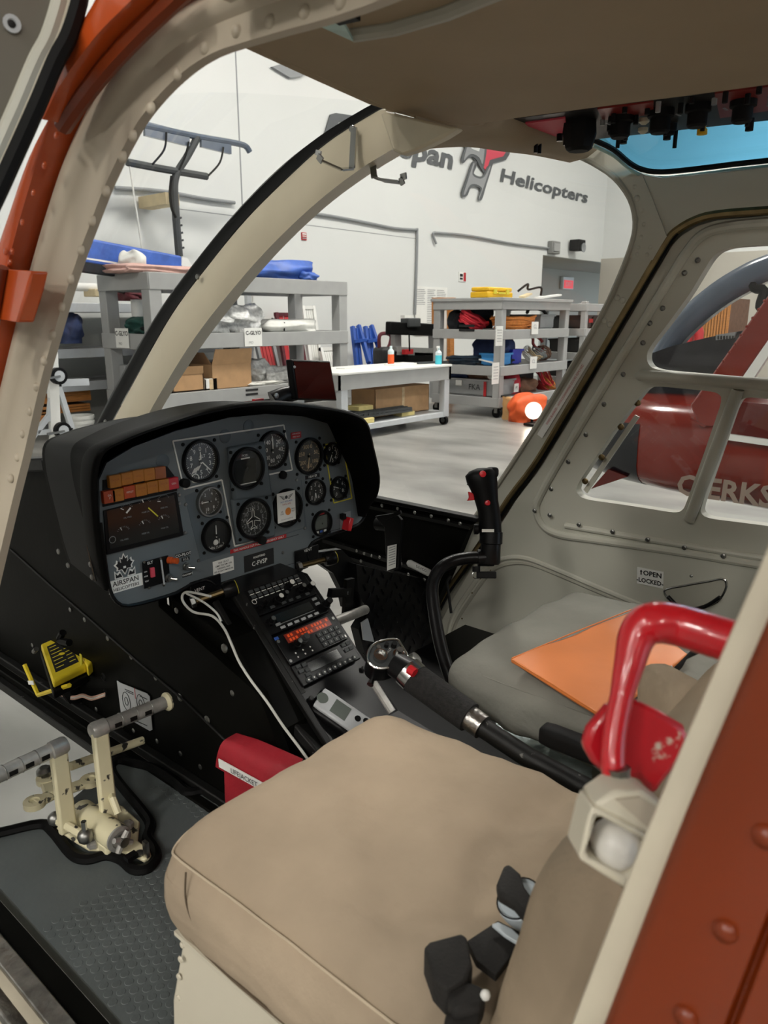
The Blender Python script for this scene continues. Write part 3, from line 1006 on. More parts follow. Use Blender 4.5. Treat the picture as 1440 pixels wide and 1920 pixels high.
def bottle(name, label, px, py_base, Y, h, liq, fill, nozzle=False, r=.04):
    c = V((aY(px, py_base, Y).x, Y, TZ))
    t = thing(name, label, 'bottle', c)
    MB().lathe(c, EZ, [(r, 0), (r, h * fill)], 16).build('liquid', liq, t)
    MB().lathe(c + V((0, 0, h * fill)), EZ, [(r, 0), (r, h * (.72 - fill)), (r * .4, h * (.85 - fill)), (r * .4, h * (1 - fill))], 16).build('neck', 'bottle_clear', t)
    if nozzle:
        MB().box(c + V((-.015, 0, h * 1.05)), (.07, .02, .03)).build('nozzle', 'white_paint', t, bevel=.004)
        MB().box(c + V((-.03, 0, h * .98)), (.01, .012, .05)).build('trigger', 'white_paint', t)
    return t


bottle('orange_bottle', 'bottle of orange liquid standing on the white table', 733, 677, 7.3, .27, 'liquid_orange', .55, r=.048)
bottle('spray_bottle', 'spray bottle of aqua liquid standing on the white table', 822, 681, 6.78, .24, 'liquid_aqua', .55, True, r=.05)
for lb, x0, x1, y, w in (('thin white booklet lying flat on the white table', 638, 668, 682, .16), ('open white paper lying beside the bottle of orange liquid', 730, 775, 676, .2), ('grey folded paper beside the aqua spray bottle', 782, 800, 678, .12)):
    a, b = [V((aY(xx, y, 7.15).x, 7.15, TZ)) for xx in (x0, x1)]
    MBp = MB().span((a.x, a.y - w / 2, TZ), (b.x, a.y + w / 2, TZ + .012))
    tag(MBp.build('paper_sheet', 'white_paint' if 'grey' not in lb else 'grey_print'), lb, 'paper')
a = V((aY(783, 680, 7.0).x, 7.0, TZ))
tag(MB().bar((a.x, a.y, TZ + .018), (a.x + .6, a.y - .12, TZ + .018), .03, .03).build('pry_bar', 'grid_dark'), 'thin dark metal rod lying on the white table', 'rod')
carton('cardboard_box', 'long cardboard box with torn tape under the white table', (aY(703, 760, 6.95).x, 6.95, SHZ), (TX1 - .1, 7.4, aY(770, 727, 6.95).z + .02), m='cardboard')
lbx = bpy.data.objects['cardboard_box.002'] if 'cardboard_box.002' in bpy.data.objects else None
# foam blocks and black grid mat on the lower shelf
gm = thing('grid_mat', 'black rubber grating mat lying on the lower table shelf', 'mat', (8.0, 6.95, SHZ))
MB().prism([(7.1, 6.72, SHZ + .1), (8.45, 6.68, SHZ + .1), (8.55, 7.05, SHZ + .1), (7.2, 7.2, SHZ + .1)], (0, 0, -.03)).build('base', 'grid_dark', gm)
for i in range(14):
    x = 7.15 + i * .1
    MB().bar((x, 6.7, SHZ + .11), (x + .1, 7.12, SHZ + .11), .03, .03).build('rib', 'grid_dark', gm)
for i in range(4):
    MB().bar((7.12 + i * .03, 6.74 + i * .1, SHZ + .12), (8.45 + i * .03, 6.70 + i * .1, SHZ + .12), .025, .03).build('rib', 'grid_dark', gm)
for lb, lo, hi in (('yellow foam block under the edge of the grating mat', (6.95, 6.66, SHZ), (7.6, 6.9, SHZ + .07)), ('tan foam block lying on top of the grating mat', (7.55, 6.9, SHZ + .135), (7.85, 7.15, SHZ + .2)), ('yellow foam strip beside the long cardboard box', (8.3, 6.75, SHZ), (8.6, 6.92, SHZ + .06))):
    tag(MB().span(lo, hi).build('foam_block', 'foam_yellow', bevel=.01), lb, 'foam')

# ---- blue folding stands and red pump by the wall
for i, (x0, x1, x2, lb) in enumerate(((661, 676, 684, 'blue steel stand leaning furthest from the black beam'), (685, 700, 712, 'blue steel stand leaning nearest the black beam'))):
    t = thing('folded_stand', lb, 'stand', aZ((x0 + x2) / 2, 735, .0))
    Y = 9.9
    for a, b in (((x0, 612), (x1, 745)), ((x0 + 7, 616), (x1 + 6, 745)), ((x1 - 4, 610), (x2 + 8, 680))):
        pa, pb_ = aY(*a, Y + .2), aY(*b, Y - .2)
        pb_.z = max(pb_.z, .05)
        MB().bar(pa, pb_, .075, .08, EY).build('leg', 'blue_paint', t, bevel=.006)
    for y in (640, 690, 735):
        MB().bar(aY(x0 + (x1 - x0) * (y - 612) / 133, y, Y), aY(x0 + (x1 - x0) * (y - 612) / 133 + 22, y - 3, Y), .06, .06).build('rung', 'blue_paint', t)
    MB().bar(aY(x1 - 6, 744, Y - .3), aY(x2 + 10, 742, Y - .3), .1, .08).build('foot', 'blue_paint', t)
rp = thing('hand_truck', 'dark hand truck with a curved maroon handle behind the table', 'hand truck', aZ(722, 735, 0))
Y = 9.3
MB().tube(curve_pts([aY(713, 670, Y), aY(711, 632, Y), aY(722, 625, Y), aY(733, 630, Y), aY(731, 645, Y), aY(726, 655, Y)], 5), .035, 8).build('handle', 'maroon_cloth', rp)
MB().soft(aY(722, 668, Y), (.45, .3, .35), .08).build('body', 'black_bin', rp, smooth=60)
MB().cyl(V((aY(716, 720, Y).x, Y - .1, .2)), V((aY(716, 720, Y).x, Y + .1, .2)), .2, 18).build('wheel', 'black_rubber', rp)
MB().bar(aY(722, 675, Y), aY(722, 735, Y), .08, .08).build('frame', 'grid_dark', rp)
# black padded beam on a grey stand
pbm = thing('padded_beam', 'black padded beam resting across a grey wooden trestle', 'trestle', aZ(780, 735, 0))
Y = 8.6
MB().bar(aY(727, 615, Y), aY(819, 619, Y), .22, .12, EY).build('beam', 'black_rubber', pbm, bevel=.02)
for x in (742, 812):
    MB().bar(aY(x, 618, Y + .1), aY(x + 3, 745, Y + .1), .18, .1, EY).build('upright', 'rack_grey', pbm)
MB().bar(aY(740, 658, Y + .05), aY(812, 660, Y + .05), .14, .1, EY).build('cross_rail', 'rack_grey_dark', pbm)
MB().bar(aY(732, 668, Y + .05), aY(812, 670, Y + .05), .2, .1, EY).build('lower_beam', 'black_rubber', pbm, bevel=.02)
MB().cyl(aY(767, 622, Y - .1), aY(768, 658, Y - .1), .015, 6).build('chain', 'black_matte', pbm)
lo, hi = pb(760, 655, 775, 664, Y - .1, .08)
MB().span(lo, hi).build('red_tag', 'red_print', pbm)
MB().box(aY(770, 605, Y), (.35, .2, .16)).build('clamp', 'grid_dark', pbm, bevel=.02)
lo, hi = pb(759, 591, 776, 599, Y, .1)
MB().span(lo, hi).build('bracket', 'white_paint', pbm)
# wooden door frame behind the rack
dfm = thing('wooden_screen', 'orange-brown wooden frame leaning behind the wheeled rack', 'frame', aZ(830, 720, 0))
Y = 9.2
for x in (818, 845):
    MB().bar(aY(x, 558, Y), V((aY(x, 735, Y).x, Y, 0)), .2 if x < 820 else .14, .08, EY).build('stile', 'wood', dfm)
MB().bar(aY(814, 562, Y), aY(850, 562, Y), .12, .08, EZ).build('rail', 'wood', dfm)
MB().span(*pb(822, 570, 842, 730, Y + .05, .02)).build('panel', 'white_paint', dfm)

# ---- right rack
RX0, RX1, RY0, RY1 = 10.35, 12.6, 6.42, 7.75
RZ = 1.85
z1 = aY(960, 618, RY0).z
z2 = aY(945, 687, RY0).z
z3 = aY(930, 748, RY0).z
rackR = rack('storage_rack', 'wheeled grey rack crowded with ropes, bins and bags', RX0, RX1, RY0, RY1, (RZ, z1, z2, z3), RZ, post=.13, beam=.15, wheels=True, zb=.2)
MB().span((RX0 - .04, RY0 - .04, RZ - .02), (RX1 + .04, RY1 + .04, RZ + .03)).build('top_board', 'rack_grey', rackR, bevel=.006)
for px, py, h in ((936, 630, .3), (929, 700, .33)):
    c = aY(px, py, RY0 - .03)
    MB().box(c, (.2, .006, h)).build('paper_tag', 'white_paint', rackR)
    for k in range(5):
        MB().box(c + V((0, -.005, h * (.3 - k * .14))), (.13, .002, .008)).build('print_line', 'grey_print', rackR)
for px, py in ((1003, 615), (1000, 680)):
    c = aY(px, py, RY0 - .03)
    MB().box(c, (.22, .006, .2)).build('paper_tag', 'white_paint', rackR)
    text('CL', c + V((0, -.005, .02)), EX, EZ, .09, 'grey_print', rackR)
for py in (611, 619):
    c = aX(875, py, RX0 - .02)
    MB().box(c, (.006, .3, .04)).build('slot', 'black_print', rackR)


def RB(x0, y0, x1, y1, face='Y', d=.4, inset=.12):
    """box standing on the right rack seen over a pixel rectangle"""
    if face == 'Y':
        return pb(x0, y0, x1, y1, RY0 + inset, d)
    X = RX0 + inset
    a, b = aX(x0, (y0 + y1) / 2, X), aX(x1, (y0 + y1) / 2, X)
    zt, zb_ = aX((x0 + x1) / 2, y0, X).z, aX((x0 + x1) / 2, y1, X).z
    return V((X, min(a.y, b.y), zb_)), V((X + d, max(a.y, b.y), zt))


def setz(lohi, z):
    lo, hi = lohi
    return V((lo.x, lo.y, z)), V((hi.x, hi.y, z + (hi.z - lo.z)))


yc = thing('tool_case', 'yellow plastic tool case lying on the wheeled rack top', 'case', (10.7, 6.7, RZ + .03))
lo, hi = aY(901, 543, 6.9), aY(948, 533, 6.9)
MB().span((lo.x, 6.75, RZ + .03), (hi.x, 7.1, RZ + .13)).build('base', 'yellow_case', yc, bevel=.02)
MB().span((lo.x + .01, 6.76, RZ + .135), (hi.x - .01, 7.09, RZ + .2)).build('lid', 'yellow_case', yc, bevel=.02)
for k in (.25, .75):
    MB().box((lo.x + (hi.x - lo.x) * k, 6.74, RZ + .13), (.08, .02, .07)).build('latch', 'yellow_print', yc)
MB().box(((lo.x + hi.x) / 2, 6.735, RZ + .11), (.2, .02, .03)).build('handle', 'yellow_print', yc)
tag(MB().bar((11.15, 6.55, RZ + .05), (12.35, 7.1, RZ + .14), .1, .03).build('pale_board', 'wood_pale'), 'long pale board lying across the wheeled rack top', 'board')
tag(MB().bar((11.6, 6.52, RZ + .045), (12.7, 6.7, RZ + .12), .1, .03).build('pale_board', 'white_paint'), 'white strip lying over the end of the wheeled rack top', 'board')
tag(MB().tube(curve_pts([(11.6, 6.9, RZ + .16), (11.75, 6.8, RZ + .28), (11.95, 6.9, RZ + .2), (12.2, 6.8, RZ + .24), (12.4, 6.9, RZ + .12)], 5), .02, 6).build('cable_bundle', 'black_matte'), 'tangle of black cable on the wheeled rack top', 'cable')


def coil(name, label, c, r, n, rt, m, cat='rope', tilt=(0, 0), flat=1, spread=.05, group=None, seed=1):
    rnd = random.Random(seed)
    pts = []
    for i in range(n * 14):
        a = 2 * pi * i / 14
        rr = r * (.82 + .3 * ((i // 14) / max(1, n)) + rnd.uniform(-.05, .05))
        p = V((cos(a) * rr, sin(a) * rr * flat, spread * (i / (n * 14) - .5) * 2 + rnd.uniform(-.02, .02)))
        p = Matrix.Rotation(tilt[0], 3, 'X') @ p
        p = Matrix.Rotation(tilt[1], 3, 'Y') @ p
        pts.append(V(c) + p)
    return tag(MB().tube(pts, rt, 6).build(name, m), label, cat, group)


coil('rope_coil', 'long orange rope folded flat on the top rack shelf', (RX0 + .85, RY0 + .3, z1 + .1), .55, 9, .019, 'orange_rope', flat=.4, spread=.10, seed=3)
c = RB(850, 583, 886, 608, 'X')[0]
coil('rope_coil', 'bright red rope coil on the top rack shelf corner', (RX0 + .3, RY0 + .75, z1 + .14), .25, 6, .021, 'red_rope', flat=.9, spread=.10, tilt=(.5, .2), seed=4)
lump('duffel_bag', 'black duffel bag behind the ropes on the top rack shelf', 'bag', (RX0 + .5, RY0 + .86, z1), (RX0 + 1.25, RY1 - .15, z1 + .36), 'black_cloth', .15, 2.5)
lump('duffel_bag', 'dark grey duffel bag behind the red rope coil', 'bag', (RX0 + .13, RY0 + .95, z1), (RX0 + .5, RY1 - .15, z1 + .3), 'black_cloth', .18, 2.5)


def bin_(name, label, lo, hi, m, rim=.03, taper=.04, cat='bin'):
    lo, hi = V(lo), V(hi)
    t = thing(name, label, cat, ((lo.x + hi.x) / 2, (lo.y + hi.y) / 2, lo.z))
    r0 = [V((lo.x + taper, lo.y + taper, lo.z)), V((hi.x - taper, lo.y + taper, lo.z)), V((hi.x - taper, hi.y - taper, lo.z)), V((lo.x + taper, hi.y - taper, lo.z))]
    r1 = [V((lo.x, lo.y, hi.z)), V((hi.x, lo.y, hi.z)), V((hi.x, hi.y, hi.z)), V((lo.x, hi.y, hi.z))]
    r2 = [V((p.x + (.015 if p.x == lo.x else -.015), p.y + (.015 if p.y == lo.y else -.015), hi.z)) for p in r1]
    r3 = [V((p.x, p.y, lo.z + .02)) for p in r2]
    MB().loft([r0, r1, r2, r3]).build('body', m, t)
    w = rim
    MB().span((lo.x - w / 2, lo.y - w / 2, hi.z - w), (hi.x + w / 2, lo.y + w / 2, hi.z)).span((lo.x - w / 2, lo.y, hi.z - w), (lo.x + w / 2, hi.y, hi.z)).span((hi.x - w / 2, lo.y, hi.z - w), (hi.x + w / 2, hi.y, hi.z)).span((lo.x - w / 2, hi.y - w / 2, hi.z - w), (hi.x + w / 2, hi.y + w / 2, hi.z)).build('rim', m, t)
    return t


bin_('storage_bin', 'pale grey open bin on the top rack shelf', (RX0 + 1.5, RY0 + .15, z1), (RX0 + 2.0, RY0 + .75, z1 + .24), 'grey_bin')
tag(MB().tube(curve_pts([(RX0 + 1.2, RY0 + .25, z1 + .27), (RX0 + 1.4, RY0 + .3, z1 + .34), (RX0 + 1.7, RY0 + .22, z1 + .3), (RX0 + 1.85, RY0 + .2, z1 + .12), (RX0 + 1.7, RY0 + .3, z1 + .2)], 5), .03, 7).build('black_hose', 'black_rubber'), 'black hose draped over the pale grey bin', 'hose')
# middle shelf
coil('hose_coil', 'dark blue hose coiled on the middle rack shelf', (RX0 + .32, RY0 + .85, z2 + .06), .28, 6, .021, 'dark_hose', 'hose', flat=1.2, spread=.06, seed=6)
lump('navy_bag', 'navy blue bag standing on the middle rack shelf', 'bag', (RX0 + .45, RY0 + .2, z2 + .12), (RX0 + .85, RY0 + .9, z2 + .42), 'navy_cloth', .12, 2.5)
lump('equipment_bag', 'dark bag with pale straps under the navy bag', 'bag', (RX0 + .2, RY0 + .18, z2), (RX0 + .8, RY0 + .75, z2 + .13), 'black_cloth', .15, 3)
tag(MB().bar((RX0 + .17, RY0 + .22, z2 + .05), (RX0 + .2, RY0 + .5, z2 + .09), .1, .02).build('paper_bundle', 'white_paint'), 'white folded paper lying on the dark bag', 'paper')
lump('duffel_bag', 'brown and orange duffel bag behind the blue bins', 'bag', (RX0 + .8, RY0 + .5, z2), (RX0 + 1.5, RY1 - .2, z2 + .42), 'brown_cloth', .15, 2.5)
lump('orange_sack', 'orange cloth sack behind the light blue bin', 'sack', (RX0 + .85, RY0 + .42, z2 + .15), (RX0 + 1.15, RY0 + .7, z2 + .4), 'bag_orange', .15, 2.5)
bin_('storage_bin', 'light blue tub on the middle rack shelf', setz(pb(935, 657, 960, 680, RY0 + .13, .35), z2)[0], setz(pb(935, 657, 960, 680, RY0 + .13, .35), z2)[1], 'blue_bin')
bin_('storage_bin', 'dark blue tub on the middle rack shelf', setz(pb(961, 652, 980, 680, RY0 + .16, .35), z2)[0], setz(pb(961, 652, 980, 680, RY0 + .16, .35), z2)[1], 'blue_bin_dark')
coil('valve_wheel', 'red valve wheel above the tangled straps', aY(1008, 643, RY0 + .4), .19, 1, .028, 'red_hose', 'wheel', tilt=(1.1, 0), spread=0, seed=8)
for i in range(4):
    coil('strap_bundle', ('pale', 'tan', 'grey', 'brown')[i] + ' strap loop in the tangle under the red valve wheel', (RX0 + 1.42 + i * .16, RY0 + .3, z2 + .13), .14, 5, .011, ('white_cloth', 'pale_rope', 'grey_print', 'brown_cloth')[i], 'strap', tilt=(.9 - .3 * i, .3 * i), seed=20 + i)
# lower shelf
fk = bin_('storage_bin', 'grey lidded tote with hand lettering on the bottom rack shelf', (RX0 + .14, RY0 + .16, z3), (RX0 + .75, RY1 - .2, z3 + .27), 'grey_bin')
text('FKA', (RX0 + .13, RY0 + .55, z3 + .14), -EY, EZ, .13, 'black_print', fk, depth=.02)
MB().box((RX0 + .135, RY1 - .45, z3 + .2), (.01, .12, .1)).build('paper_tag', 'white_paint', fk)
MB().box((RX0 + .125, RY0 + .35, z3 + .12), (.01, .05, .24)).build('red_strap', 'red_print', fk)
lump('tool_roll', 'dark blue rolled cloth on the grey lidded tote', 'cloth', (RX0 + .16, RY0 + .75, z3 + .28), (RX0 + .5, RY1 - .22, z3 + .38), 'navy_cloth', .15, 3)
lump('tool_roll', 'brown tool roll lying on the grey lidded tote', 'cloth', (RX0 + .16, RY0 + .3, z3 + .28), (RX0 + .6, RY0 + .75, z3 + .42), 'brown_cloth', .2, 3)
rl = thing('tape_roll', 'white tape roll resting on the grey lidded tote', 'roll', (RX0 + .3, RY0 + .25, z3 + .28))
MB().lathe((RX0 + .16, RY0 + .25, z3 + .34), (-1, 0, .2), [(.03, -.03), (.06, -.03), (.06, .04), (.03, .04)], 16).build('roll', 'white_paint', rl)
MB().lathe((RX0 + .16, RY0 + .25, z3 + .34), (-1, 0, .2), [(.029, -.02), (.029, .03)], 12).build('core', 'cardboard', rl)
rb = lump('red_bag', 'crumpled red bag with a white patch on the bottom rack shelf', 'bag', *setz(pb(956, 705, 984, 745, RY0 + .16, .5), z3), 'bag_red', .14, 2.8)
c = aY(968, 727, RY0 + .1)
MB().box(c, (.14, .01, .14)).build('patch', 'white_paint', rb)
text('IPJ', c + V((0, -.006, 0)), EX, EZ, .07, 'black_print', rb)
tag(MB().span(*setz(pb(977, 690, 996, 706, RY0 + .5, .2), z3 + .29)).build('yellow_box', 'yellow_case', bevel=.02), 'small yellow box at the back of the bottom rack shelf', 'box')
tag(MB().span(*setz(pb(975, 706, 1000, 745, RY0 + .5, .3), z3)).build('carton', 'black_bin', bevel=.02), 'dark carton supporting the small yellow box', 'box')
lump('brown_bag', 'brown bag with stitched trim beside the red bag', 'bag', *setz(pb(980, 718, 1012, 742, RY0 + .14, .4), z3), 'brown_cloth', .15, 3)
for i, (x, y, m) in enumerate(((1020, 705, 'red_rope'), (1030, 718, 'orange_rope'), (1022, 730, 'red_hose'), (1040, 735, 'pale_rope'))):
    coil('hose_coil', ('bright red', 'orange', 'dark red', 'pale')[i] + ' hose loop at the end of the bottom rack shelf', aY(x, y, RY0 + .3), .2, 5, .014, m, 'hose', tilt=(1.0 - .2 * i, .3), seed=30 + i)
# floor bags, and an added glowing lamp standing in for floor glare
lump('floor_bag', 'tan strapped bag lying on the floor beside the rack wheel', 'bag', (aZ(933, 785, 0).x, 5.9, 0), (aZ(975, 790, 0).x, 6.3, .35), 'bag_tan', .14, 2.6)
MB().tube([aZ(945, 787, 0) + V((0, -.1, 0)), aZ(945, 787, 0) + V((.05, -.1, .34)), aZ(945, 787, 0) + V((.2, .3, .36))], .02, 6).build('strap', 'black_matte', bpy.data.objects['floor_bag'])
fx = aZ(985, 790, 0)
lump('floor_bag', 'orange and white bag lying on the floor in the bright glow', 'bag', (fx.x - .25, 5.75, 0), (fx.x + .5, 6.2, .42), 'bag_orange', .14, 2.6)
wl = thing('glare_stand_in', 'added glowing lamp standing in for the bright glare on the floor by the orange bag', 'lamp', V((*aZ(1000, 772, .2).xy, 0)))
lc = aZ(1000, 770, .23)
MB().lathe(lc, (-.75, -.62, .1), [(.05, -.10), (.12, 0), (.13, .02), (.115, .02)], 20).build('reflector', 'white_paint', wl)
MB().lathe(lc, (-.75, -.62, .1), [(.001, .0), (.11, .0), (.10, .03), (.001, .05)], 20).build('glare_face', 'glare_glow', wl)
MB().box(lc - V((0, 0, .2)), (.2, .2, .03)).build('base', 'black_matte', wl)
MB().cyl(lc - V((-.06, -.05, .19)), lc + V((.06, .05, -.03)), .02, 8).build('stem', 'black_matte', wl)
# second bin rack at the right
rack2 = rack('storage_rack', 'grey rack of black bins under the red lit sign', 13.0, 14.6, 6.3, 7.2, (1.82, 1.38, .95, .5), 1.86, post=.1, beam=.13)
for z, nm in ((1.38, 'top'), (.95, 'middle'), (.5, 'lower')):
    for k in range(3):
        lo = (13.12 + k * .46, 6.42, z)
        t = bin_('black_bin', 'black storage bin on the %s shelf of the bin rack' % nm, lo, (lo[0] + .41, 7.08, z + .24), 'black_bin')
        t['group'] = 'black bins on the bin rack'
        MB().box((lo[0] + .2, 6.345, z + .14), (.16, .006, .07)).build('label_print', 'red_print' if (k == 0 and nm == 'top') else 'white_paint', t)


# ================================================================ helicopter cabin shell
hc_ = thing('helicopter_cabin', 'grey and orange helicopter cabin shell framing the cockpit', 'helicopter', (1.0, .5, .6))
HC = hc_


def plx(z):
    return .33 + .12 * (z - .66)


def lp(y, z, off=0):
    return V((plx(z) + off, y, z))


INN = [(18, 960), (45, 850), (75, 720), (97, 640), (120, 560), (143, 490), (165, 430), (200, 340), (245, 250), (275, 205), (310, 165), (345, 133), (378, 110), (408, 95), (440, 84), (520, 60), (600, 38), (680, 12), (760, -20), (860, -60)]
OUT = [(-62, 960), (-32, 850), (0, 730), (22, 640), (46, 545), (66, 470), (85, 405), (120, 300), (165, 202), (195, 155), (230, 108), (268, 66), (305, 35), (340, 10), (375, -12), (440, -45), (515, -75), (590, -105), (670, -140), (760, -180)]
low = [(1.32, .66), (1.22, .9), (1.12, 1.1)]
inn = [lp(y, z) for y, z in low] + [aL(x, y) for x, y in INN]
out = [lp(y + .15, z) for y, z in low] + [aL(x, y) for x, y in OUT]
inn = curve_pts(inn, 4)
out = curve_pts(out, 4)
g = []
for a, b in zip(inn, out):
    g.append([b + V((.045, 0, 0)), b, b.lerp(a, .12) + V((-.006, 0, 0)), b.lerp(a, .3) + V((-.011, 0, 0)), b.lerp(a, .44) + V((-.010, 0, 0)), b.lerp(a, .52) + V((-.005, 0, 0)), b.lerp(a, .58) + V((-.0005, 0, 0)), b.lerp(a, .8), a, a + V((.012, .002, 0))])
pillar = MB().sheet(g).build('door_pillar', 'cabin_tan', HC, smooth=50, label='tan riveted door pillar')
RIV = [(21, 897), (31, 858), (41, 814), (55, 772), (67, 726), (81, 677), (97, 627), (114, 576), (131, 524), (150, 470), (171, 415), (197, 359), (228, 294), (247, 255), (281, 203), (330, 139), (383, 90), (442, 58), (505, 40), (570, 22), (637, 4)]
r0 = None
for x, y in RIV:
    p = aL(x, y, -.0008)
    if r0 is None:
        r0 = MB().lathe(p, (-1, 0, .12), [(.0062, 0), (.0058, .002), (.0042, .004), (.0015, .005), (0, .005)], 12).build('rivet', 'cabin_tan', pillar, smooth=80)
    else:
        inst(r0, p, pillar)

# orange outer skin strip beside the pillar
ORO = [(-150, 960), (-118, 850), (-82, 730), (-54, 640), (-26, 545), (-6, 470), (16, 405), (56, 298), (106, 208), (120, 170), (136, 125), (150, 88), (172, 35), (205, 0), (225, -35), (230, -80), (280, -130), (340, -175), (400, -220), (470, -270)]
oro = curve_pts([lp(y + .25, z, -.03) for y, z in low] + [aL(x, y, -.03) for x, y in ORO], 4)
g = []
for a, b in zip(out, oro):
    a2 = a + V((-.028, 0, 0))
    g.append([a + V((.01, 0, 0)), a2, a2.lerp(b, .35) + V((-.004, 0, 0)), a2.lerp(b, .7) + V((-.004, 0, 0)), b, b + V((.05, 0, 0))])
skin = MB().sheet(g).build('outer_skin', 'orange_paint', HC, smooth=50, label='glossy orange painted outer skin')
# raised gutter with its dark groove
gut_a = [(120, 232), (150, 175), (190, 118), (235, 65), (285, 18), (330, -30)]
gut_b = [(113, 215), (138, 152), (168, 92), (203, 42), (235, -10), (268, -55)]
g = []
for (x, y), (x2, y2) in zip(gut_a, gut_b):
    p, q_ = aL(x, y, -.036), aL(x2, y2, -.036)
    g.append([p, p + V((-.022, 0, 0)), p.lerp(q_, .5) + V((-.026, 0, 0)), q_ + V((-.022, 0, 0)), q_])
gg = []
for i in range(len(g[0])):
    gg.append(curve_pts([r[i] for r in g], 4))
gg = [list(r) for r in zip(*gg)]
MB().sheet(gg).build('rain_gutter', 'orange_paint', HC, smooth=50)
grv = [(117, 238), (150, 190), (195, 132), (240, 82), (290, 32), (345, -20)]
MB().tube(curve_pts([aL(x, y, -.034) for x, y in grv], 4), .009, 8).build('gutter_groove', 'orange_shaded', HC)
r1 = None
for x, y in [(107, 255), (82, 310), (62, 362), (41, 417), (10, 472), (22, 472), (-5, 520), (18, 492)]:
    p = aL(x, y, -.034)
    if r1 is None:
        r1 = MB().lathe(p, (-1, 0, .12), [(.004, 0), (.0035, .002), (0, .003)], 10).build('rivet', 'orange_paint', skin, smooth=80)
    else:
        inst(r1, p, skin)
hg = MB().prism([aL(x, y, -.05) for x, y in [(-60, 500), (58, 508), (50, 545), (32, 605), (-60, 590)]], (.02, 0, 0)).build('door_hinge', 'orange_paint', HC, bevel=.003, label='orange hinge block')
MB().cyl(aL(2, 500, -.055), aL(-22, 640, -.055), .009, 12).build('hinge_pin', 'orange_shaded', hg)
MB().lathe(aL(4, 532, -.05), (-1, 0, 0), [(.007, 0), (.007, .006), (0, .006)], 6).build('bolt', 'steel', hg)

# roof lining
ZR = 1.88
RF = [(430, 79), (500, 111), (560, 138), (620, 165), (690, 196), (740, 212), (790, 225), (840, 235), (880, 238), (895, 233)]
fr = [aZ(x, y, ZR) for x, y in RF]
sd = [aZ(x, y, ZR) for x, y in [(1000, 218), (1150, 198), (1300, 179), (1440, 160)]]
poly = [V((.50, fr[0].y - .01, ZR))] + fr + sd + [V((sd[-1].x + .02, -.4, ZR)), V((.46, -.4, ZR))]
roof = MB().prism(poly, (0, 0, .06)).build('roof_lining', 'roof_brown', HC, smooth=0, bevel=.008, seg=3, label='brown roof lining panel')
# bulged front lip of the lining
lipc = curve_pts([p + V((0, -.012, .012)) for p in fr], 4)
MB().tube(lipc, .013, 10).build('roof_lip', 'roof_brown', HC)
# upper roof skin so that daylight does not fall through
MB().prism([V((.47, .72, 1.965)), V((.9, .82, 1.965)), V((1.28, .8, 1.965)), V((1.3, -.6, 1.965)), V((.45, -.6, 1.965))], (0, 0, .03)).build('roof_skin', 'orange_paint', HC, smooth=0)
MB().prism([V((.45, .55, 1.83)), V((.47, .55, 1.97)), V((.47, -.6, 1.97)), V((.45, -.6, 1.83))], (-.02, 0, 0)).build('roof_side', 'cabin_tan', HC, smooth=0)
# pale triangular window over the door
tw = MB().prism([aZ(x, y, 1.872) for x, y in [(592, 38), (640, 30), (662, 70)]], (0, 0, -.004)).build('roof_window', 'skylight_edge', HC, smooth=0, label='pale triangular roof window')
MB().bar(aZ(630, 34, 1.87), aZ(670, 25, 1.87), .012, .01).build('window_trim', 'black_rubber', HC)
MB().tube([aZ(662, 62, 1.878), aZ(740, 50, 1.878), aZ(840, 20, 1.878), aZ(960, -30, 1.878)], .009, 10).build('roof_seam_tube', 'cabin_grey_dark', HC)

# header beam above the right windscreen
hd_ = [(735, 258), (790, 262), (840, 258), (900, 258), (960, 268), (1020, 277), (1085, 292)]
hdp = [aY(x, y, .83 - .0 * i) for i, (x, y) in enumerate(hd_)]
g = []
for i, p in enumerate(curve_pts(hdp, 4)):
    u = i / (len(hd_) * 4)
    w = .013 * (1 - .3 * u)
    g.append([p + V((0, .05, -w + .02)), p + V((0, .02, -w)), p + V((0, -.02, -w * .5)), p + V((0, -.045, .01)), p + V((0, -.05, .06))])
MB().sheet(g).build('windscreen_header', 'roof_brown', HC, smooth=60, solid=.004)

# centre windscreen post
XP = 1.0
PB_ = [(150, 850), (230, 700), (300, 580), (370, 485), (440, 400), (520, 318), (600, 255), (690, 201), (712, 192)]
PLc = [(178, 850), (250, 715), (320, 590), (390, 495), (460, 410), (540, 330), (612, 266), (700, 210), (722, 203)]
PMc = [(238, 850), (300, 738), (364, 635), (438, 540), (512, 457), (596, 378), (674, 318), (746, 274), (770, 263)]
PRc = [(258, 850), (314, 748), (382, 643), (455, 549), (528, 466), (610, 388), (690, 328), (758, 286), (788, 272)]
gb, g = [], []
cb_, cl_, cm_, cr_ = [curve_pts([aX(x, y, XP - o) for x, y in L], 5) for L, o in ((PB_, .0), (PLc, .03), (PMc, .035), (PRc, -.02))]
for b, l, m_, r_ in zip(cb_, cl_, cm_, cr_):
    g.append([l + V((.06, .01, 0)), l + V((.004, 0, 0)), l.lerp(m_, .08) + V((-.004, 0, 0)), l.lerp(m_, .5) + V((-.007, 0, 0)), l.lerp(m_, .85) + V((-.004, 0, 0)), m_, m_.lerp(r_, .5) + V((-.012, 0, 0)), r_, r_ + V((.008, .01, 0))])
    gb.append([b + V((.05, .01, 0)), b, b.lerp(l, .45) + V((-.012, 0, 0)), b.lerp(l, .6) + V((-.006, 0, 0)), l])
post = MB().sheet(g).build('windscreen_post', 'post_cream', HC, smooth=60, label='cream curved centre windscreen post')
MB().sheet(gb).build('rubber_seal', 'black_rubber', post, smooth=60)
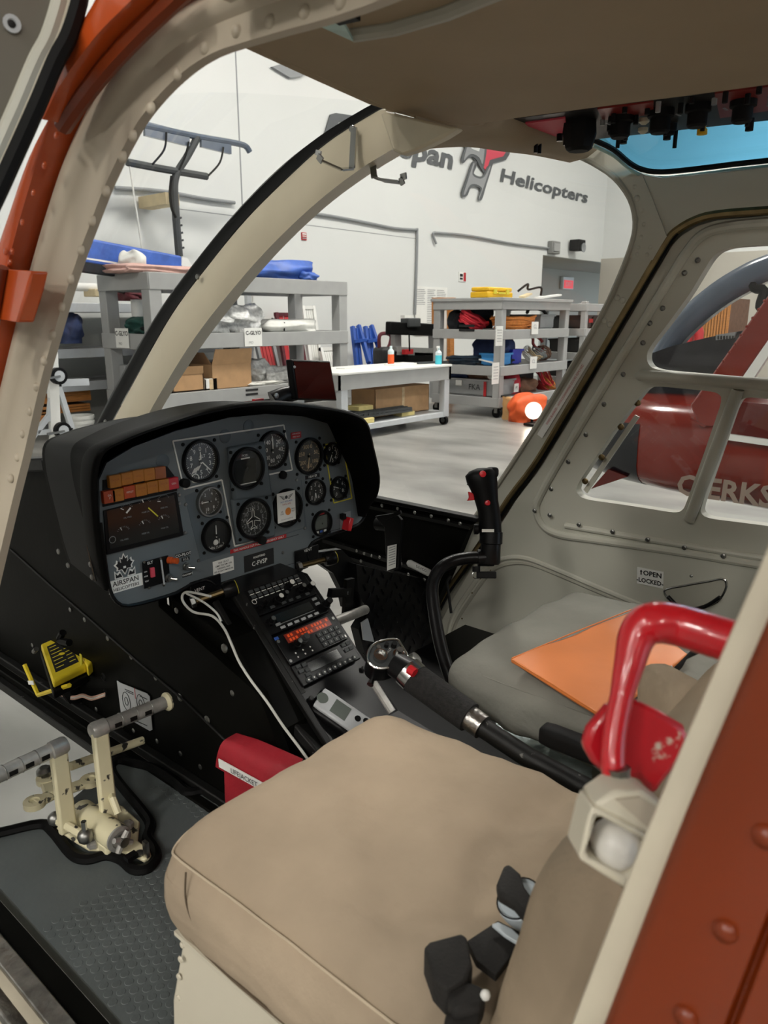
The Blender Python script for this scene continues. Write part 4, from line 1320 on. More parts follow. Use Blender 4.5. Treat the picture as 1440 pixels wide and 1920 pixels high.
for x, y in ((661, 242), (371, 519), (198, 791)):
    MB().lathe(aX(x, y, XP - .046), (-1, 0, .1), [(.006, 0), (.005, .003), (0, .004)], 10).build('screw', 'steel', post)
MB().prism([aX(x, y, XP - .045) for x, y in [(712, 212), (722, 208), (858, 240), (830, 258), (790, 278), (752, 290), (735, 282)]], (.02, 0, 0)).build('post_fairing', 'post_cream', HC, bevel=.004)


def hook(pix, off, w=.011):
    pts = [aX(x, y, XP - off - o) for x, y, o in pix]
    mb = MB()
    for a, b in zip(pts, pts[1:]):
        mb.bar(a, b, .003, w, V((0, 1, .3)))
    return mb


hk = tag(hook([(664, 240, 0), (660, 316, .01), (640, 318, .03), (604, 302, .05), (596, 292, .052), (598, 282, .052)], .05).build('coat_hook', 'chrome'), 'bright steel hook screwed to the windscreen post', 'hook')
hk2 = tag(hook([(700, 312, -.03), (702, 332, -.02), (716, 338, .0), (750, 342, .02), (757, 337, .02), (756, 325, .02)], .03).build('coat_hook', 'steel'), 'darker steel hook under the windscreen post', 'hook')

# windscreen glass, ruled between pillar, post and right frame
WE = [(760, 1190), (800, 1120), (850, 1035), (887, 975), (940, 900), (1005, 800), (1070, 692), (1130, 588), (1165, 512), (1186, 455), (1192, 415), (1182, 372), (1152, 332), (1110, 304), (1075, 288)]
we = [aR(x, y) for x, y in WE]


def resample(pts, n):
    L = [0]
    for a, b in zip(pts, pts[1:]):
        L.append(L[-1] + (b - a).length)
    out = []
    for i in range(n):
        t = L[-1] * i / (n - 1)
        k = 0
        while k < len(pts) - 2 and L[k + 1] < t:
            k += 1
        s = (t - L[k]) / max(L[k + 1] - L[k], 1e-9)
        out.append(pts[k].lerp(pts[k + 1], s))
    return out


lg = resample([p for p in inn if 1.02 < p.z < 1.86][:44], 14)
cg = resample(cb_, 14)
rg = resample([p for p in we if p.z > 1.0], 14)
for a_, b_, nm in ((lg, cg, 'left'), (cg, rg, 'right')):
    g = []
    for a, b in zip(a_, b_):
        row = []
        for k in range(9):
            t = k / 8
            p = a.lerp(b, t)
            p = p + V((0, .12 * sin(pi * t), .03 * sin(pi * t)))
            row.append(p)
        g.append(row)
    gl = MB().sheet(g).build('windscreen_glass', 'clear_glass', HC, smooth=80)

# right windscreen frame (between glass and door)
GR = [(775, 1240), (806, 1165), (835, 1110), (862, 1072), (905, 1010), (952, 935), (1000, 872), (1050, 790), (1100, 706), (1150, 620), (1190, 552), (1222, 498), (1252, 448), (1270, 430), (1300, 413), (1340, 402), (1440, 394), (1700, 380)]
outer = [aR(x, y) for x, y in WE] + [aR(x, y) for x, y in [(1112, 268), (1150, 292), (1182, 316), (1212, 329), (1240, 333), (1300, 328), (1440, 312), (1700, 290)]]
inner_ = [aR(x, y) for x, y in reversed(GR)]
rf = MB().prism(outer + inner_, (.05, 0, .006)).build('door_frame', 'cabin_grey', HC, bevel=.006, seg=3, label='olive grey riveted frame around the closed cabin door')
# thicker rounded bead along the glass edge
MB().tube(curve_pts([p + V((.0, 0, 0)) for p in we], 3), .007, 8).build('glass_bead', 'cabin_grey_dark', HC)
tip = [(1195, 372), (1205, 395), (1208, 420), (1203, 444), (1198, 464), (1220, 464), (1195, 476), (1214, 477), (1157, 558), (1167, 563), (1133, 601), (1143, 608), (1190, 350)]
r2 = None
for x, y in tip:
    p = aR(x, y, -.001)
    if r2 is None:
        r2 = MB().lathe(p, (-1, 0, -.12), [(.0075, 0), (.0068, .0025), (.004, .0048), (0, .0055)], 12).build('rivet', 'cabin_grey', rf, smooth=80)
    else:
        inst(r2, p, rf)
MB().prism([aR(x, y, -.003) for x, y in [(1172, 482), (1225, 488), (1252, 448), (1222, 370), (1205, 330), (1160, 330), (1185, 365), (1197, 410), (1192, 450)]], (.002, 0, 0)).build('splice_plate', 'cabin_grey', rf, smooth=0)
# placard along the frame
pa, pb2 = aR(1110, 658, -.003), aR(1012, 818, -.003)
dirp = (pa - pb2).normalized()
upv = PRN.normalized().cross(dirp)
MB().box((pa + pb2) / 2, ((pa - pb2).length, .017, .001), (dirp, upv, PRN.normalized())).build('placard', 'white_paint', rf)
text('WHEN BLANKED - WITH DOWNWIND DOORS REMOVED', (pa + pb2) / 2 + V((-.0008, 0, 0)), dirp, -upv, .0085, 'red_print', rf, depth=.0012, sx=.82)
# rubber seal in the gap
for off, rr, m in ((.01, .009, 'brass'), (.012, .006, 'black_rubber')):
    pts = curve_pts([aR(x + (7 if m == 'black_rubber' else 2), y, .004) for x, y in GR[1:]], 3)
    MB().tube(pts, rr, 8).build('door_seal', m, HC)
pts = curve_pts([aR(x, y, .004) for x, y in [(806, 1165), (812, 1200), (835, 1228), (870, 1243), (940, 1258), (1100, 1290)]], 4)
MB().tube(pts, .009, 8).build('door_seal', 'brass', HC)

# ---- far door
dr = thing('cabin_door', 'closed grey cabin door with a barred window and a slider', 'door', aR(1000, 1230))
DG = [(826, 1168), (850, 1122), (876, 1080), (918, 1018), (965, 942), (1012, 878), (1062, 798), (1112, 712), (1162, 628), (1202, 560), (1234, 505), (1262, 458), (1280, 440), (1308, 424), (1345, 413), (1440, 405), (1700, 392), (1900, 1500), (1300, 1400), (1000, 1270), (880, 1240), (848, 1222), (830, 1195)]
W1 = [(1700, 440), (1440, 459), (1385, 462), (1358, 466), (1338, 478), (1322, 503), (1292, 553), (1250, 610), (1217, 652), (1212, 668), (1215, 684), (1228, 693), (1260, 697), (1440, 712), (1700, 735)]
W2 = [(1204, 738), (1214, 727), (1232, 724), (1335, 734), (1350, 739), (1354, 750), (1320, 850), (1286, 945), (1280, 957), (1268, 962), (1180, 948), (1095, 936), (1081, 926), (1080, 912), (1098, 885), (1150, 808)]
W3 = [(1395, 744), (1440, 748), (1700, 770), (1700, 1025), (1440, 986), (1328, 972), (1314, 964), (1314, 952), (1350, 850), (1382, 757)]
T = .03


def fillet(L, r=9, it=2):
    for _ in range(it):
        o = []
        n = len(L)
        for i in range(n):
            (ax, ay), (bx, by), (cx, cy) = L[i - 1], L[i], L[(i + 1) % n]
            for qx, qy in ((ax, ay), (cx, cy)):
                d = sqrt((qx - bx) ** 2 + (qy - by) ** 2)
                t = min(r, .3 * d) / d
                o.append((bx + (qx - bx) * t, by + (qy - by) * t))
        L = o
        r *= .5
    return L


W1, W2, W3 = fillet(W1), fillet(W2), fillet(W3)
door = MB().prism([aR(x, y, .012) for x, y in DG], (T, 0, 0), [[aR(x, y, .012) for x, y in L] for L in (W1, W2, W3)]).build('door_shell', 'cabin_grey', dr, bevel=.004, seg=3)
# raised inner flange around the windows and the bottom moulding
for L, rr in (([(1700, 404), (1440, 418), (1360, 426), (1318, 440), (1290, 470), (1258, 520), (1215, 590), (1165, 670), (1112, 758), (1060, 845), (1015, 925), (1006, 955), (1018, 985), (1050, 1002), (1120, 1012), (1280, 1035), (1440, 1060), (1700, 1095)], .011),):
    pts = curve_pts([aR(x, y, .012) for x, y in L], 4)
    MB().tube(pts, rr, 10).build('door_moulding', 'cabin_grey', dr)
MB().tube(curve_pts([aR(x, y, .012) for x, y in [(1060, 985), (1160, 1002), (1300, 1025), (1440, 1048), (1700, 1085)]], 4), .008, 10).build('door_moulding', 'cabin_grey', dr)
# lower recess rib and recessed panel
ribp = [(860, 1240), (842, 1205), (848, 1160), (885, 1100), (915, 1062), (945, 1047), (985, 1046), (1040, 1066), (1120, 1100), (1230, 1145), (1330, 1182), (1440, 1225), (1700, 1320)]
MB().tube(curve_pts([aR(x, y, .014) for x, y in ribp], 4), .008, 8).build('recess_rib', 'cabin_grey', dr)
MB().tube(curve_pts([aR(x + 6, y + 11, .014) for x, y in ribp], 4), .006, 8).build('recess_rib', 'cabin_grey_dark', dr)
r3 = None
for x, y in [(1308, 488), (1283, 512), (1242, 578), (1218, 606), (1205, 643), (1168, 702), (1132, 758), (1098, 815), (1065, 866), (1033, 917), (1030, 966), (1085, 984), (1148, 997), (1214, 1012), (1283, 1027), (1356, 1043), (1002, 958)]:
    p = aR(x, y, .0105 if y < 955 else -.001)
    if r3 is None:
        r3 = MB().lathe(p, (-1, 0, -.12), [(.006, 0), (.006, .002), (.0035, .0035), (.0028, .0015), (0, .0015)], 12).build('screw', 'steel', dr, smooth=40)
    else:
        inst(r3, p, dr)
r4 = None
for x, y in [(866, 1130), (866, 1160), (852, 1152), (850, 1180), (858, 1205), (872, 1225), (885, 1112), (900, 1085), (920, 1070), (900, 1235)]:
    p = aR(x, y, .0105)
    if r4 is None:
        r4 = MB().lathe(p, (-1, 0, -.12), [(.003, 0), (.002, .002), (0, .002)], 8).build('screw_small', 'brass', dr)
    else:
        inst(r4, p, dr)
# backing strip that closes the gap round the door
MB().prism([aR(x, y, .040) for x, y in GR[1:]] + [aR(x, y, .040) for x, y in reversed([(826 + 24, 1168), (874, 1122), (900, 1080), (942, 1018), (989, 942), (1036, 878), (1086, 798), (1136, 712), (1186, 628), (1226, 560), (1258, 505), (1284, 466), (1296, 450), (1318, 436), (1350, 425), (1440, 417), (1700, 404)])], (.01, 0, 0)).build('gap_strip', 'cabin_grey_dark', HC, smooth=0)
# window bars
MB().tube([aR(1192, 704, -.004), aR(1200, 704, -.006), aR(1300, 711, -.008), aR(1440, 722, -.008), aR(1700, 742, -.008)], [.006, .0125, .0135, .0135, .0135], 16).build('window_bar', 'cabin_grey_dark', dr, smooth=60)
MB().tube([aR(1384, 730, -.002), aR(1340, 850, -.002), aR(1292, 975, .002)], [.0125, .014, .0125], 16).build('window_bar', 'cabin_grey_dark', dr, smooth=60)
for L in (W1, W2, W3):
    MB().prism([aR(x, y, .035) for x, y in L], (.003, 0, 0)).build('window_pane', 'clear_glass', dr, smooth=0)
st = MB().prism([aR(x, y, .03) for x, y in [(1190, 778), (1198, 782), (1100, 925), (1094, 918)]], (.006, 0, 0)).build('retainer_strip', 'cabin_grey', dr)
for x, y in ((1196, 755), (1165, 800), (1129, 857), (1098, 902)):
    MB().lathe(aR(x, y, .024), (-1, 0, -.12), [(.008, 0), (.008, .004), (.003, .006)], 10).build('retainer_screw', 'brass', st)
# open / locked sign
c = aR(1219, 1083, .009)
sx = (aR(1245, 1088, .009) - aR(1195, 1078, .009)).normalized()
sn = -PRN.normalized()
sy = sn.cross(sx)
MB().box(c, (.066, .045, .0015), (sx, sy, sn)).build('open_sign', 'white_paint', dr)
sgo = [o for o in dr.children if o.name.startswith('open_sign')][0]
text('OPEN', c + sy * .01 + sx * .006, sx, sy, .018, 'black_print', sgo, depth=.0015, bold=.03)
text('-LOCKED-', c - sy * .011, sx, sy, .0165, 'black_print', sgo, depth=.0015, bold=.03, sx=.9)
MB().prism([c + sx * a + sy * b + sn * .0015 for a, b in [(-.024, .004), (-.021, .004), (-.021, .012), (-.019, .012), (-.0225, .018), (-.026, .012), (-.024, .012)]], sn * .0004).build('arrow', 'black_print', sgo, smooth=0)
# handle pocket
hp = [(1246, 1108), (1285, 1098), (1330, 1090), (1356, 1086), (1362, 1100), (1345, 1128), (1310, 1142), (1285, 1143), (1265, 1135)]
MB().tube(curve_pts([aR(x, y, .010) for x, y in hp], 4, True), .003, 8, closed=True).build('handle_pocket_rim', 'chrome', dr)
MB().prism([aR(x, y, .010) for x, y in hp], (-.001, 0, 0)).build('handle_pocket', 'cabin_grey_dark', dr)
MB().tube(curve_pts([aR(x, y, -.006) for x, y in [(1252, 1118), (1280, 1142), (1320, 1138), (1350, 1120)]], 4), .005, 8).build('door_handle', 'black_satin', dr)
MB().lathe(aR(1296, 1080, .010), (-1, 0, -.12), [(.004, 0), (0, .003)], 8).build('screw', 'steel', dr)

# skylight over the far seat
SN = V((.076, 0, .145))
S0 = V((1.645, .65, 1.874))
sk = lambda x, y, o=0: aP(x, y, S0 + V((0, 0, o)), SN)
SKP = [(1113, 262), (1150, 280), (1180, 305), (1205, 318), (1240, 322), (1300, 317), (1440, 301), (1800, 270), (1800, 200), (1440, 222)]
MB().prism([sk(x, y, .012) for x, y in SKP], (0, 0, .004)).build('skylight_pane', 'blue_glass', HC, smooth=0, label='blue tinted roof window')
MB().tube(curve_pts([sk(x, y) for x, y in SKP[:8]], 3), .0055, 8).build('skylight_seal', 'black_rubber', HC)
MB().tube(curve_pts([sk(x, y + 11) for x, y in SKP[:8]], 3), .004, 8).build('skylight_rim', 'skylight_edge', HC, label='pale aqua rim of the roof window')
# roof corner between header, skylight and frame
MB().prism([aR(x, y, .004) for x, y in [(900, 262), (960, 268), (1075, 289), (1112, 306), (1150, 300), (1116, 268), (1040, 255), (960, 245)]], (.03, 0, .02)).build('roof_corner', 'cabin_grey_dark', HC, smooth=0)

# ---- overhead switch panel
oh = thing('overhead_panel', 'dark overhead switch panel with knobs under the cabin roof', 'control panel', aZ(1150, 240, 1.93))
oz = lambda x, y, z=1.925: aZ(x, y, z)
MB().prism([oz(x, y) for x, y in [(893, 232), (915, 262), (985, 276), (1045, 268), (1110, 262), (1440, 226), (1700, 200), (1700, 110), (1440, 156), (1100, 205)]], (0, 0, .02)).build('panel_plate', 'overhead_black', oh, smooth=0)
MB().prism([oz(x, y, 1.922) for x, y in [(1120, 205), (1225, 192), (1225, 215), (1130, 226)]], (0, 0, .003)).build('red_cover', 'red_plastic_dim', oh, smooth=0)
MB().prism([oz(x, y, 1.922) for x, y in [(1340, 176), (1440, 163), (1440, 208), (1350, 222)]], (0, 0, .003)).build('red_cover', 'red_plastic_dim', oh, smooth=0)
MB().prism([oz(x, y, 1.922) for x, y in [(985, 232), (1060, 222), (1065, 256), (1020, 264)]], (0, 0, .003)).build('red_cover', 'logo_red', oh, smooth=0, label='pinkish red cover')
MB().prism([oz(x, y, 1.92) for x, y in [(905, 250), (960, 245), (985, 262), (960, 270), (925, 264)]], (0, 0, .003)).build('trim_plate', 'grey_print', oh, smooth=0)
for x, y, r in ((965, 245, .006), (976, 250, .006), (988, 255, .006), (978, 268, .005), (1050, 248, .006), (1062, 256, .006)):
    p = oz(x, y, 1.925)
    MB().cyl(p, p - V((0, 0, .016)), r, 10).build('toggle', 'black_satin', oh)
for x, y in ((1006, 262), (1013, 264)):
    p = oz(x, y - 12, 1.925)
    MB().cyl(p, p - V((0, 0, .035)), .004, 8).build('switch_lever', 'black_satin', oh)
p = oz(1088, 228, 1.925)
MB().lathe(p, (0, 0, -1), [(.03, 0), (.032, .02), (.025, .045), (.018, .05), (0, .05)], 8).build('eyeball_vent', 'black_matte', oh, smooth=30)
for x, y, s_ in ((1165, 215, 1.0), (1240, 205, 1.0), (1310, 195, .95), (1395, 185, .95), (1150, 232, .5), (1258, 232, .5)):
    p = oz(x, y, 1.925)
    kn = MB().lathe(p, (0, 0, -1), [(.022 * s_, 0), (.022 * s_, .012), (.017 * s_, .014), (.017 * s_, .034 * s_), (.014 * s_, .038 * s_), (0, .038 * s_)], 14).build('knob', 'black_matte', oh, smooth=30)
    MB().cyl(p + V((.012, -.006, -.01)), p + V((.012, -.006, -.04)), .004, 6).build('knob_grip', 'black_matte', kn)
for x, y in ((1170, 248), (1252, 240), (1407, 222)):
    p = oz(x, y, 1.92)
    MB().cyl(p, p - V((0, 0, .02)), .007, 10).build('switch_cap', 'black_matte', oh)
for k in range(16):
    p = oz(1130 + k * 21, 224 - k * 3.1 - (k % 3) * 9, 1.923)
    MB().cyl(p, p - V((0, 0, .010 + .006 * (k % 2))), .0045, 8).build('toggle', 'black_matte' if k % 5 else 'grey_print', oh)
for k in range(7):
    p = oz(1140 + k * 44, 232 - k * 5.5, 1.9215)
    MB().box(p, (.020, .004, .0008)).build('print_line', 'grey_print', oh)
p = oz(1319, 222, 1.92)
MB().lathe(p, (0, 0, -1), [(.006, 0), (.006, .016), (.009, .018), (.009, .026), (0, .027)], 12).build('yellow_knob', 'yellow_case', oh, label='yellow tipped knob')
for x, y in ((1208, 222), (1206, 240)):
    p = oz(x, y, 1.92)
    MB().lathe(p, (0, 0, -1), [(.009, 0), (.009, .006), (.004, .01), (0, .01)], 12).build('ring_lamp', 'post_cream', oh)

# ---- open near door swung out at the upper left
od = thing('open_door', 'open cabin door edge with a rubber seal beside the orange pillar', 'door', aP(0, 480, V((.3, .75, 1.6)), V((.25, 1, 0))))
ON = V((.25, 1, 0))
O0 = V((.3, .75, 1.6))
ol = lambda x, y, o=0: aP(x, y, O0 + ON * o, ON)
OE = [(168, -60), (160, 0), (139, 69), (115, 115), (80, 198), (38, 292), (0, 375), (-40, 455), (-110, 600)]
oe = curve_pts([ol(x, y) for x, y in OE], 4)
MB().prism(oe + [ol(-400, 700), ol(-400, -60)], ON.normalized() * .03).build('door_shell', 'door_brown', od, bevel=.004)
for sh, rr, m, nm in ((-14, .009, 'black_matte', 'edge_channel'), (-28, .006, 'cream_paint', 'edge_strip'), (-48, .007, 'cabin_grey', 'edge_bead')):
    MB().tube(curve_pts([ol(x + sh, y, -.002) for x, y in OE], 4), rr, 8).build(nm, m, od)
MB().lathe(ol(22, 45, -.001), -ON, [(.0075, 0), (.0075, .002), (.004, .002), (.0035, .001)], 14).build('screw_cup', 'pale_metal', od)
MB().lathe(ol(22, 45, -.003), -ON, [(.0035, 0), (0, .001)], 10).build('screw_hole', 'black_print', od)

# ---- near rear door post (orange with cream edge)
XB = .34
bp = lambda x, y, o=0: aX(x, y, XB + o)
br = thing('door_post', 'orange rear door post with a cream edge strip beside the tan seat', 'door post', V((XB, .15, .66)))
EL = [(1700, 430), (1575, 720), (1440, 1032), (1330, 1285), (1210, 1570), (1075, 1920), (1040, 2010)]
g, g2 = [], []
for x, y in EL:
    w = 58 if y < 1000 else 66
    g.append([bp(x - 2, y, .015), bp(x - 3, y, .006), bp(x, y, .0), bp(x + w, y + 6, -.002), bp(x + w + 4, y + 6, .01)])
    g2.append([bp(x + w - 6, y + 6, .012), bp(x + w - 2, y + 6, -.006), bp(x + w + 22, y + 8, -.009), bp(x + w + 200, y + 30, -.009), bp(x + w + 212, y + 31, -.004), bp(x + w + 226, y + 32, -.004), bp(x + w + 238, y + 33, -.011), bp(x + w + 480, y + 55, -.012)])


def dense(g, k=4):
    cols = [curve_pts([r[i] for r in g], k) for i in range(len(g[0]))]
    return [list(r) for r in zip(*cols)]


MB().sheet(dense(g)).build('edge_strip', 'cream_paint', br, smooth=60, label='cream painted edge strip')
MB().sheet(dense(g2)).build('post_skin', 'orange_shaded', br, smooth=60, label='orange painted post skin', solid=.004)
for x, y in ((1435, 1568), (1360, 1745), (1285, 1905), (1500, 1400)):
    MB().lathe(bp(x, y, -.011), (-1, 0, 0), [(.006, 0), (.005, .003), (0, .004)], 14).build('rivet', 'orange_shaded', br, smooth=80)
# post continues to the floor and roof out of view
MB().span((XB + .01, -.15, .6), (XB + .06, .12, 1.0)).build('post_foot', 'orange_shaded', br)

# ---- cabin floor, sill, side walls, chin windows
FZ = .66
FL = [(-120, 1590), (0, 1556), (80, 1543), (200, 1445), (225, 1428), (300, 1438), (412, 1492)]
fl = [aZ(x, y, FZ) for x, y in FL]
fl[0].x = .38
poly = fl + [V((.80, 1.05, FZ)), V((1.2, 1.05, FZ)), V((1.3, 1.2, FZ)), V((1.79, 1.2, FZ)), V((1.79, -.6, FZ)), V((.38, -.6, FZ))]
cfl = MB().prism(poly, (0, 0, -.03)).build('cabin_floor', 'mat_grey', HC, smooth=0, label='grey studded rubber floor mat')
dots = MB()
for i in range(-12, 40):
    for j in range(-20, 52):
        b = Matrix.Rotation(.35, 3, 'Z') @ V(((i + .5 * (j % 2)) * .0175, j * .0152, 0))
        p = V((.42 + b.x, .66 + b.y, FZ))
        if p.x < .385 or p.x > .84 or p.y < .4 or p.y > 1.22 or (p.y > 1.03 and p.x < .70):
            continue
        dots.lathe(p, EZ, [(.0068, 0), (.0062, .0006), (.0001, .0007)], 10)
tag(dots.build('mat_studs', 'mat_grey', cfl), None, None, kind='stuff')
rt = [(-60, 1572), (0, 1562), (75, 1546), (100, 1560), (135, 1602), (165, 1612), (200, 1604), (228, 1612), (250, 1630), (275, 1630), (291, 1612), (289, 1592), (276, 1572), (282, 1545), (262, 1515), (225, 1470), (208, 1440), (222, 1426), (255, 1432), (290, 1442), (330, 1468), (352, 1486), (385, 1482), (412, 1494)]
MB().tube(curve_pts([aZ(x, y, FZ + .004) for x, y in rt], 4), .010, 8).build('floor_trim', 'black_rubber', HC, label='black rubber edging of the floor')
# sill
s0, s1 = V((.325, 1.35, FZ + .005)), V((.325, -.5, FZ + .005))
MB().bar(s0 + V((.024, 0, -.002)), s1 + V((.024, 0, -.002)), .030, .012, EZ).build('sill_channel', 'black_paint', HC)
MB().bar(s0 + V((-.004, 0, .004)), s1 + V((-.004, 0, .004)), .026, .012, EZ).build('sill_edge', 'alu_edge', HC, bevel=.002, label='worn bare metal door sill edge')
MB().bar(s0 + V((-.03, 0, -.02)), s1 + V((-.03, 0, -.02)), .036, .012, V((.4, 0, 1))).build('sill_skin', 'alu_edge', HC, bevel=.003)
MB().prism([V((.30, 1.35, .65)), V((.30, -.5, .65)), V((.27, -.5, .35)), V((.27, 1.35, .35))], (.03, 0, 0)).build('belly_side', 'cream_paint', HC, smooth=0)
# black inner wall left of the console
XW = .77
wl_ = lambda x, y, o=0: aX(x, y, XW + o)
blk = [(412, 1494), (300, 1425), (130, 1312), (0, 1246), (-160, 1190), (-160, 900), (40, 872), (100, 868)]
bw = MB().prism([wl_(x, y) for x, y in blk] + [V((XW, 1.25, 1.25)), V((XW, 1.25, 1.02)), V((XW, .95, .93)), V((XW, .88, .80)), V((XW, .9, .66))], (.02, 0, 0)).build('side_bulkhead', 'black_paint', HC, smooth=0, label='black riveted bulkhead below the panel')
MB().tube([wl_(x, y, -.001) for x, y in [(20, 1030), (95, 1098), (170, 1162), (260, 1242), (345, 1312), (420, 1385), (440, 1402)]], .003, 6).build('bulkhead_seam', 'black_edge', bw)
r5 = None
for x, y in [(132, 1143), (158, 1162), (201, 1197), (245, 1232), (291, 1271), (337, 1308), (388, 1350), (180, 1330), (250, 1370), (294, 1390), (338, 1413), (375, 1438), (330, 1145), (435, 1300), (420, 1216), (60, 1210)]:
    p = wl_(x, y, -.0005)
    big = (x, y) in ((337, 1308), (388, 1350), (420, 1216))
    if r5 is None:
        r5 = MB().lathe(p, (-1, 0, 0), [(.006, 0), (.006, .0015), (.003, .003), (0, .0025)], 10).build('bulkhead_screw', 'steel', bw, smooth=60)
    else:
        inst(r5, p, bw, scale=1.5 if big else None)
for x, y in ((194, 1270), (198, 1300)):
    MB().lathe(wl_(x, y, -.0005), (-1, 0, 0), [(.011, 0), (.008, .002), (.007, .001)], 12).build('grommet', 'black_rubber', bw)
# lower rails along the chin window
for o, z, m in ((.0, .0, 'black_edge'), (-.025, -.012, 'black_paint'), (-.05, -.02, 'black_edge')):
    MB().bar(V((XW + o - .01, 1.02, FZ + z + .006)), V((XW + o - .01, 2.3, FZ + z)), .02, .022, EZ).build('chin_rail', m, HC, bevel=.003)
# left nose wall (dark) and windscreen sill
MB().bar(wl_(-160, 880), wl_(105, 868), .06, .03, EZ).build('nose_sill', 'black_satin', HC, bevel=.004)
MB().prism([V((.77, 2.2, .62)), V((1.72, 2.2, .62)), V((1.72, 1.9, 1.02)), V((1.0, 2.05, 1.05)), V((.77, 2.2, 1.2))], (0, .03, 0)).build('nose_bulkhead', 'black_paint', HC, smooth=0)
# chin pane
MB().prism([V((.40, 1.28, FZ - .02)), V((.74, 1.28, FZ - .02)), V((.74, 2.2, FZ - .05)), V((.45, 2.0, FZ + .1))], (0, 0, -.003)).build('chin_pane', 'clear_glass', HC, smooth=0)

# ---- right footwell: black side wall, rails, toe board with tread marks
XS = 1.73
ws = lambda x, y, o=0: aX(x, y, XS + o)
side = [(640, 925), (890, 972), (872, 1010), (838, 1085), (806, 1160), (790, 1200), (700, 1130), (660, 1075), (560, 1040), (520, 960)]
MB().prism([ws(x, y) for x, y in side], (.03, 0, 0)).build('footwell_wall', 'black_paint', HC, smooth=0)
MB().bar(ws(660, 925, -.01), ws(900, 974, -.01), .03, .012, EZ).build('windscreen_sill', 'black_satin', HC, bevel=.002)
MB().bar(ws(660, 942, -.004), ws(885, 988, -.004), .03, .01, EZ).build('sill_angle', 'black_edge', HC)
MB().bar(ws(610, 1012, -.006), ws(815, 1075, -.006), .03, .012, EZ).build('stringer', 'black_edge', HC)
MB().bar(ws(610, 1032, -.006), ws(815, 1092, -.006), .02, .012, EZ).build('stringer', 'black_satin', HC)
r6 = None
for x, y in [(716, 948), (745, 954), (777, 961), (808, 968), (840, 976), (862, 982), (668, 1033), (682, 1038), (696, 1042), (711, 1045), (752, 1057), (765, 1077), (795, 1087), (676, 1052), (748, 1066), (657, 1075), (661, 1090), (667, 1110), (671, 1125), (665, 1142)]:
    p = ws(x, y, -.022)
    if r6 is None:
        r6 = MB().lathe(p, (-1, 0, 0), [(.006, 0), (.004, .002), (0, .003)], 8).build('footwell_rivet', 'steel', HC)
    else:
        inst(r6, p, HC)
YT = 1.3
tbp = lambda x, y, o=0: aY(x, y, YT + o)
toe = MB().prism([tbp(x, y) for x, y in [(668, 1058), (815, 1092), (830, 1170), (850, 1262), (780, 1300), (690, 1250), (672, 1180), (690, 1150), (672, 1110)]], (0, .03, 0)).build('toe_board', 'black_satin', HC, smooth=0, label='black tread plate toe board')
for i in range(9):
    for j in range(11):
        x = 684 + i * 17 + (j % 2) * 8
        y = 1070 + j * 16 + i * 4
        if x > 812 + (y - 1080) * .2 or y > 1235:
            continue
        p = tbp(x, y, -.001)
        s_ = 1 if (i + j) % 2 else -1
        MB().tube([p + V((-.006, 0, -.010 * s_)), p + V((0, -.002, 0)), p + V((.004, 0, .010 * s_))], .0022, 5).build('tread_mark', 'black_satin', toe)
MB().prism([V((.86, .62, FZ)), V((.86, 1.05, FZ)), V((1.2, 1.05, FZ)), V((1.3, 1.2, FZ)), V((1.79, 1.2, FZ)), V((1.79, .2, FZ)), V((.9, .2, FZ))], (0, 0, .003)).build('pilot_floor', 'black_satin', HC, smooth=0)
# left edge of the toe board, lit chin opening beyond
MB().prism([aY(x, y, 1.33) for x, y in [(565, 1040), (600, 1058), (625, 1075), (640, 1105), (648, 1140), (690, 1150), (672, 1110), (668, 1058), (640, 1030)]], (0, .02, 0)).build('footwell_web', 'black_satin', HC, smooth=0)


# ================================================================ instrument panel
YP = 1.2
AFT = V((0, -1, 0))
pp = lambda x, y, o=0: aY(x, y, YP - o)
ip = thing('instrument_panel', 'grey instrument panel with round gauges under a black hood', 'instrument panel', V((1.0, 1.22, 1.0)))
BO = [(186, 900), (200, 868), (250, 838), (330, 808), (430, 783), (500, 776), (570, 781), (635, 800), (668, 830), (684, 900), (688, 950), (680, 975), (662, 988), (610, 1006), (585, 1018), (575, 1040), (576, 1062), (520, 1080), (440, 1103), (412, 1108), (400, 1095), (385, 1088), (358, 1096), (330, 1112), (285, 1126), (240, 1136), (218, 1128), (206, 1105), (198, 1060), (188, 980)]
board = MB().prism([pp(x, y) for x, y in BO], (0, .006, 0)).build('panel_board', 'panel_grey', ip, smooth=0)
# rolled lower edge
MB().tube(curve_pts([pp(x, y, .002) for x, y in BO[9:]], 2), .0035, 6).build('panel_edge', 'black_satin', ip)
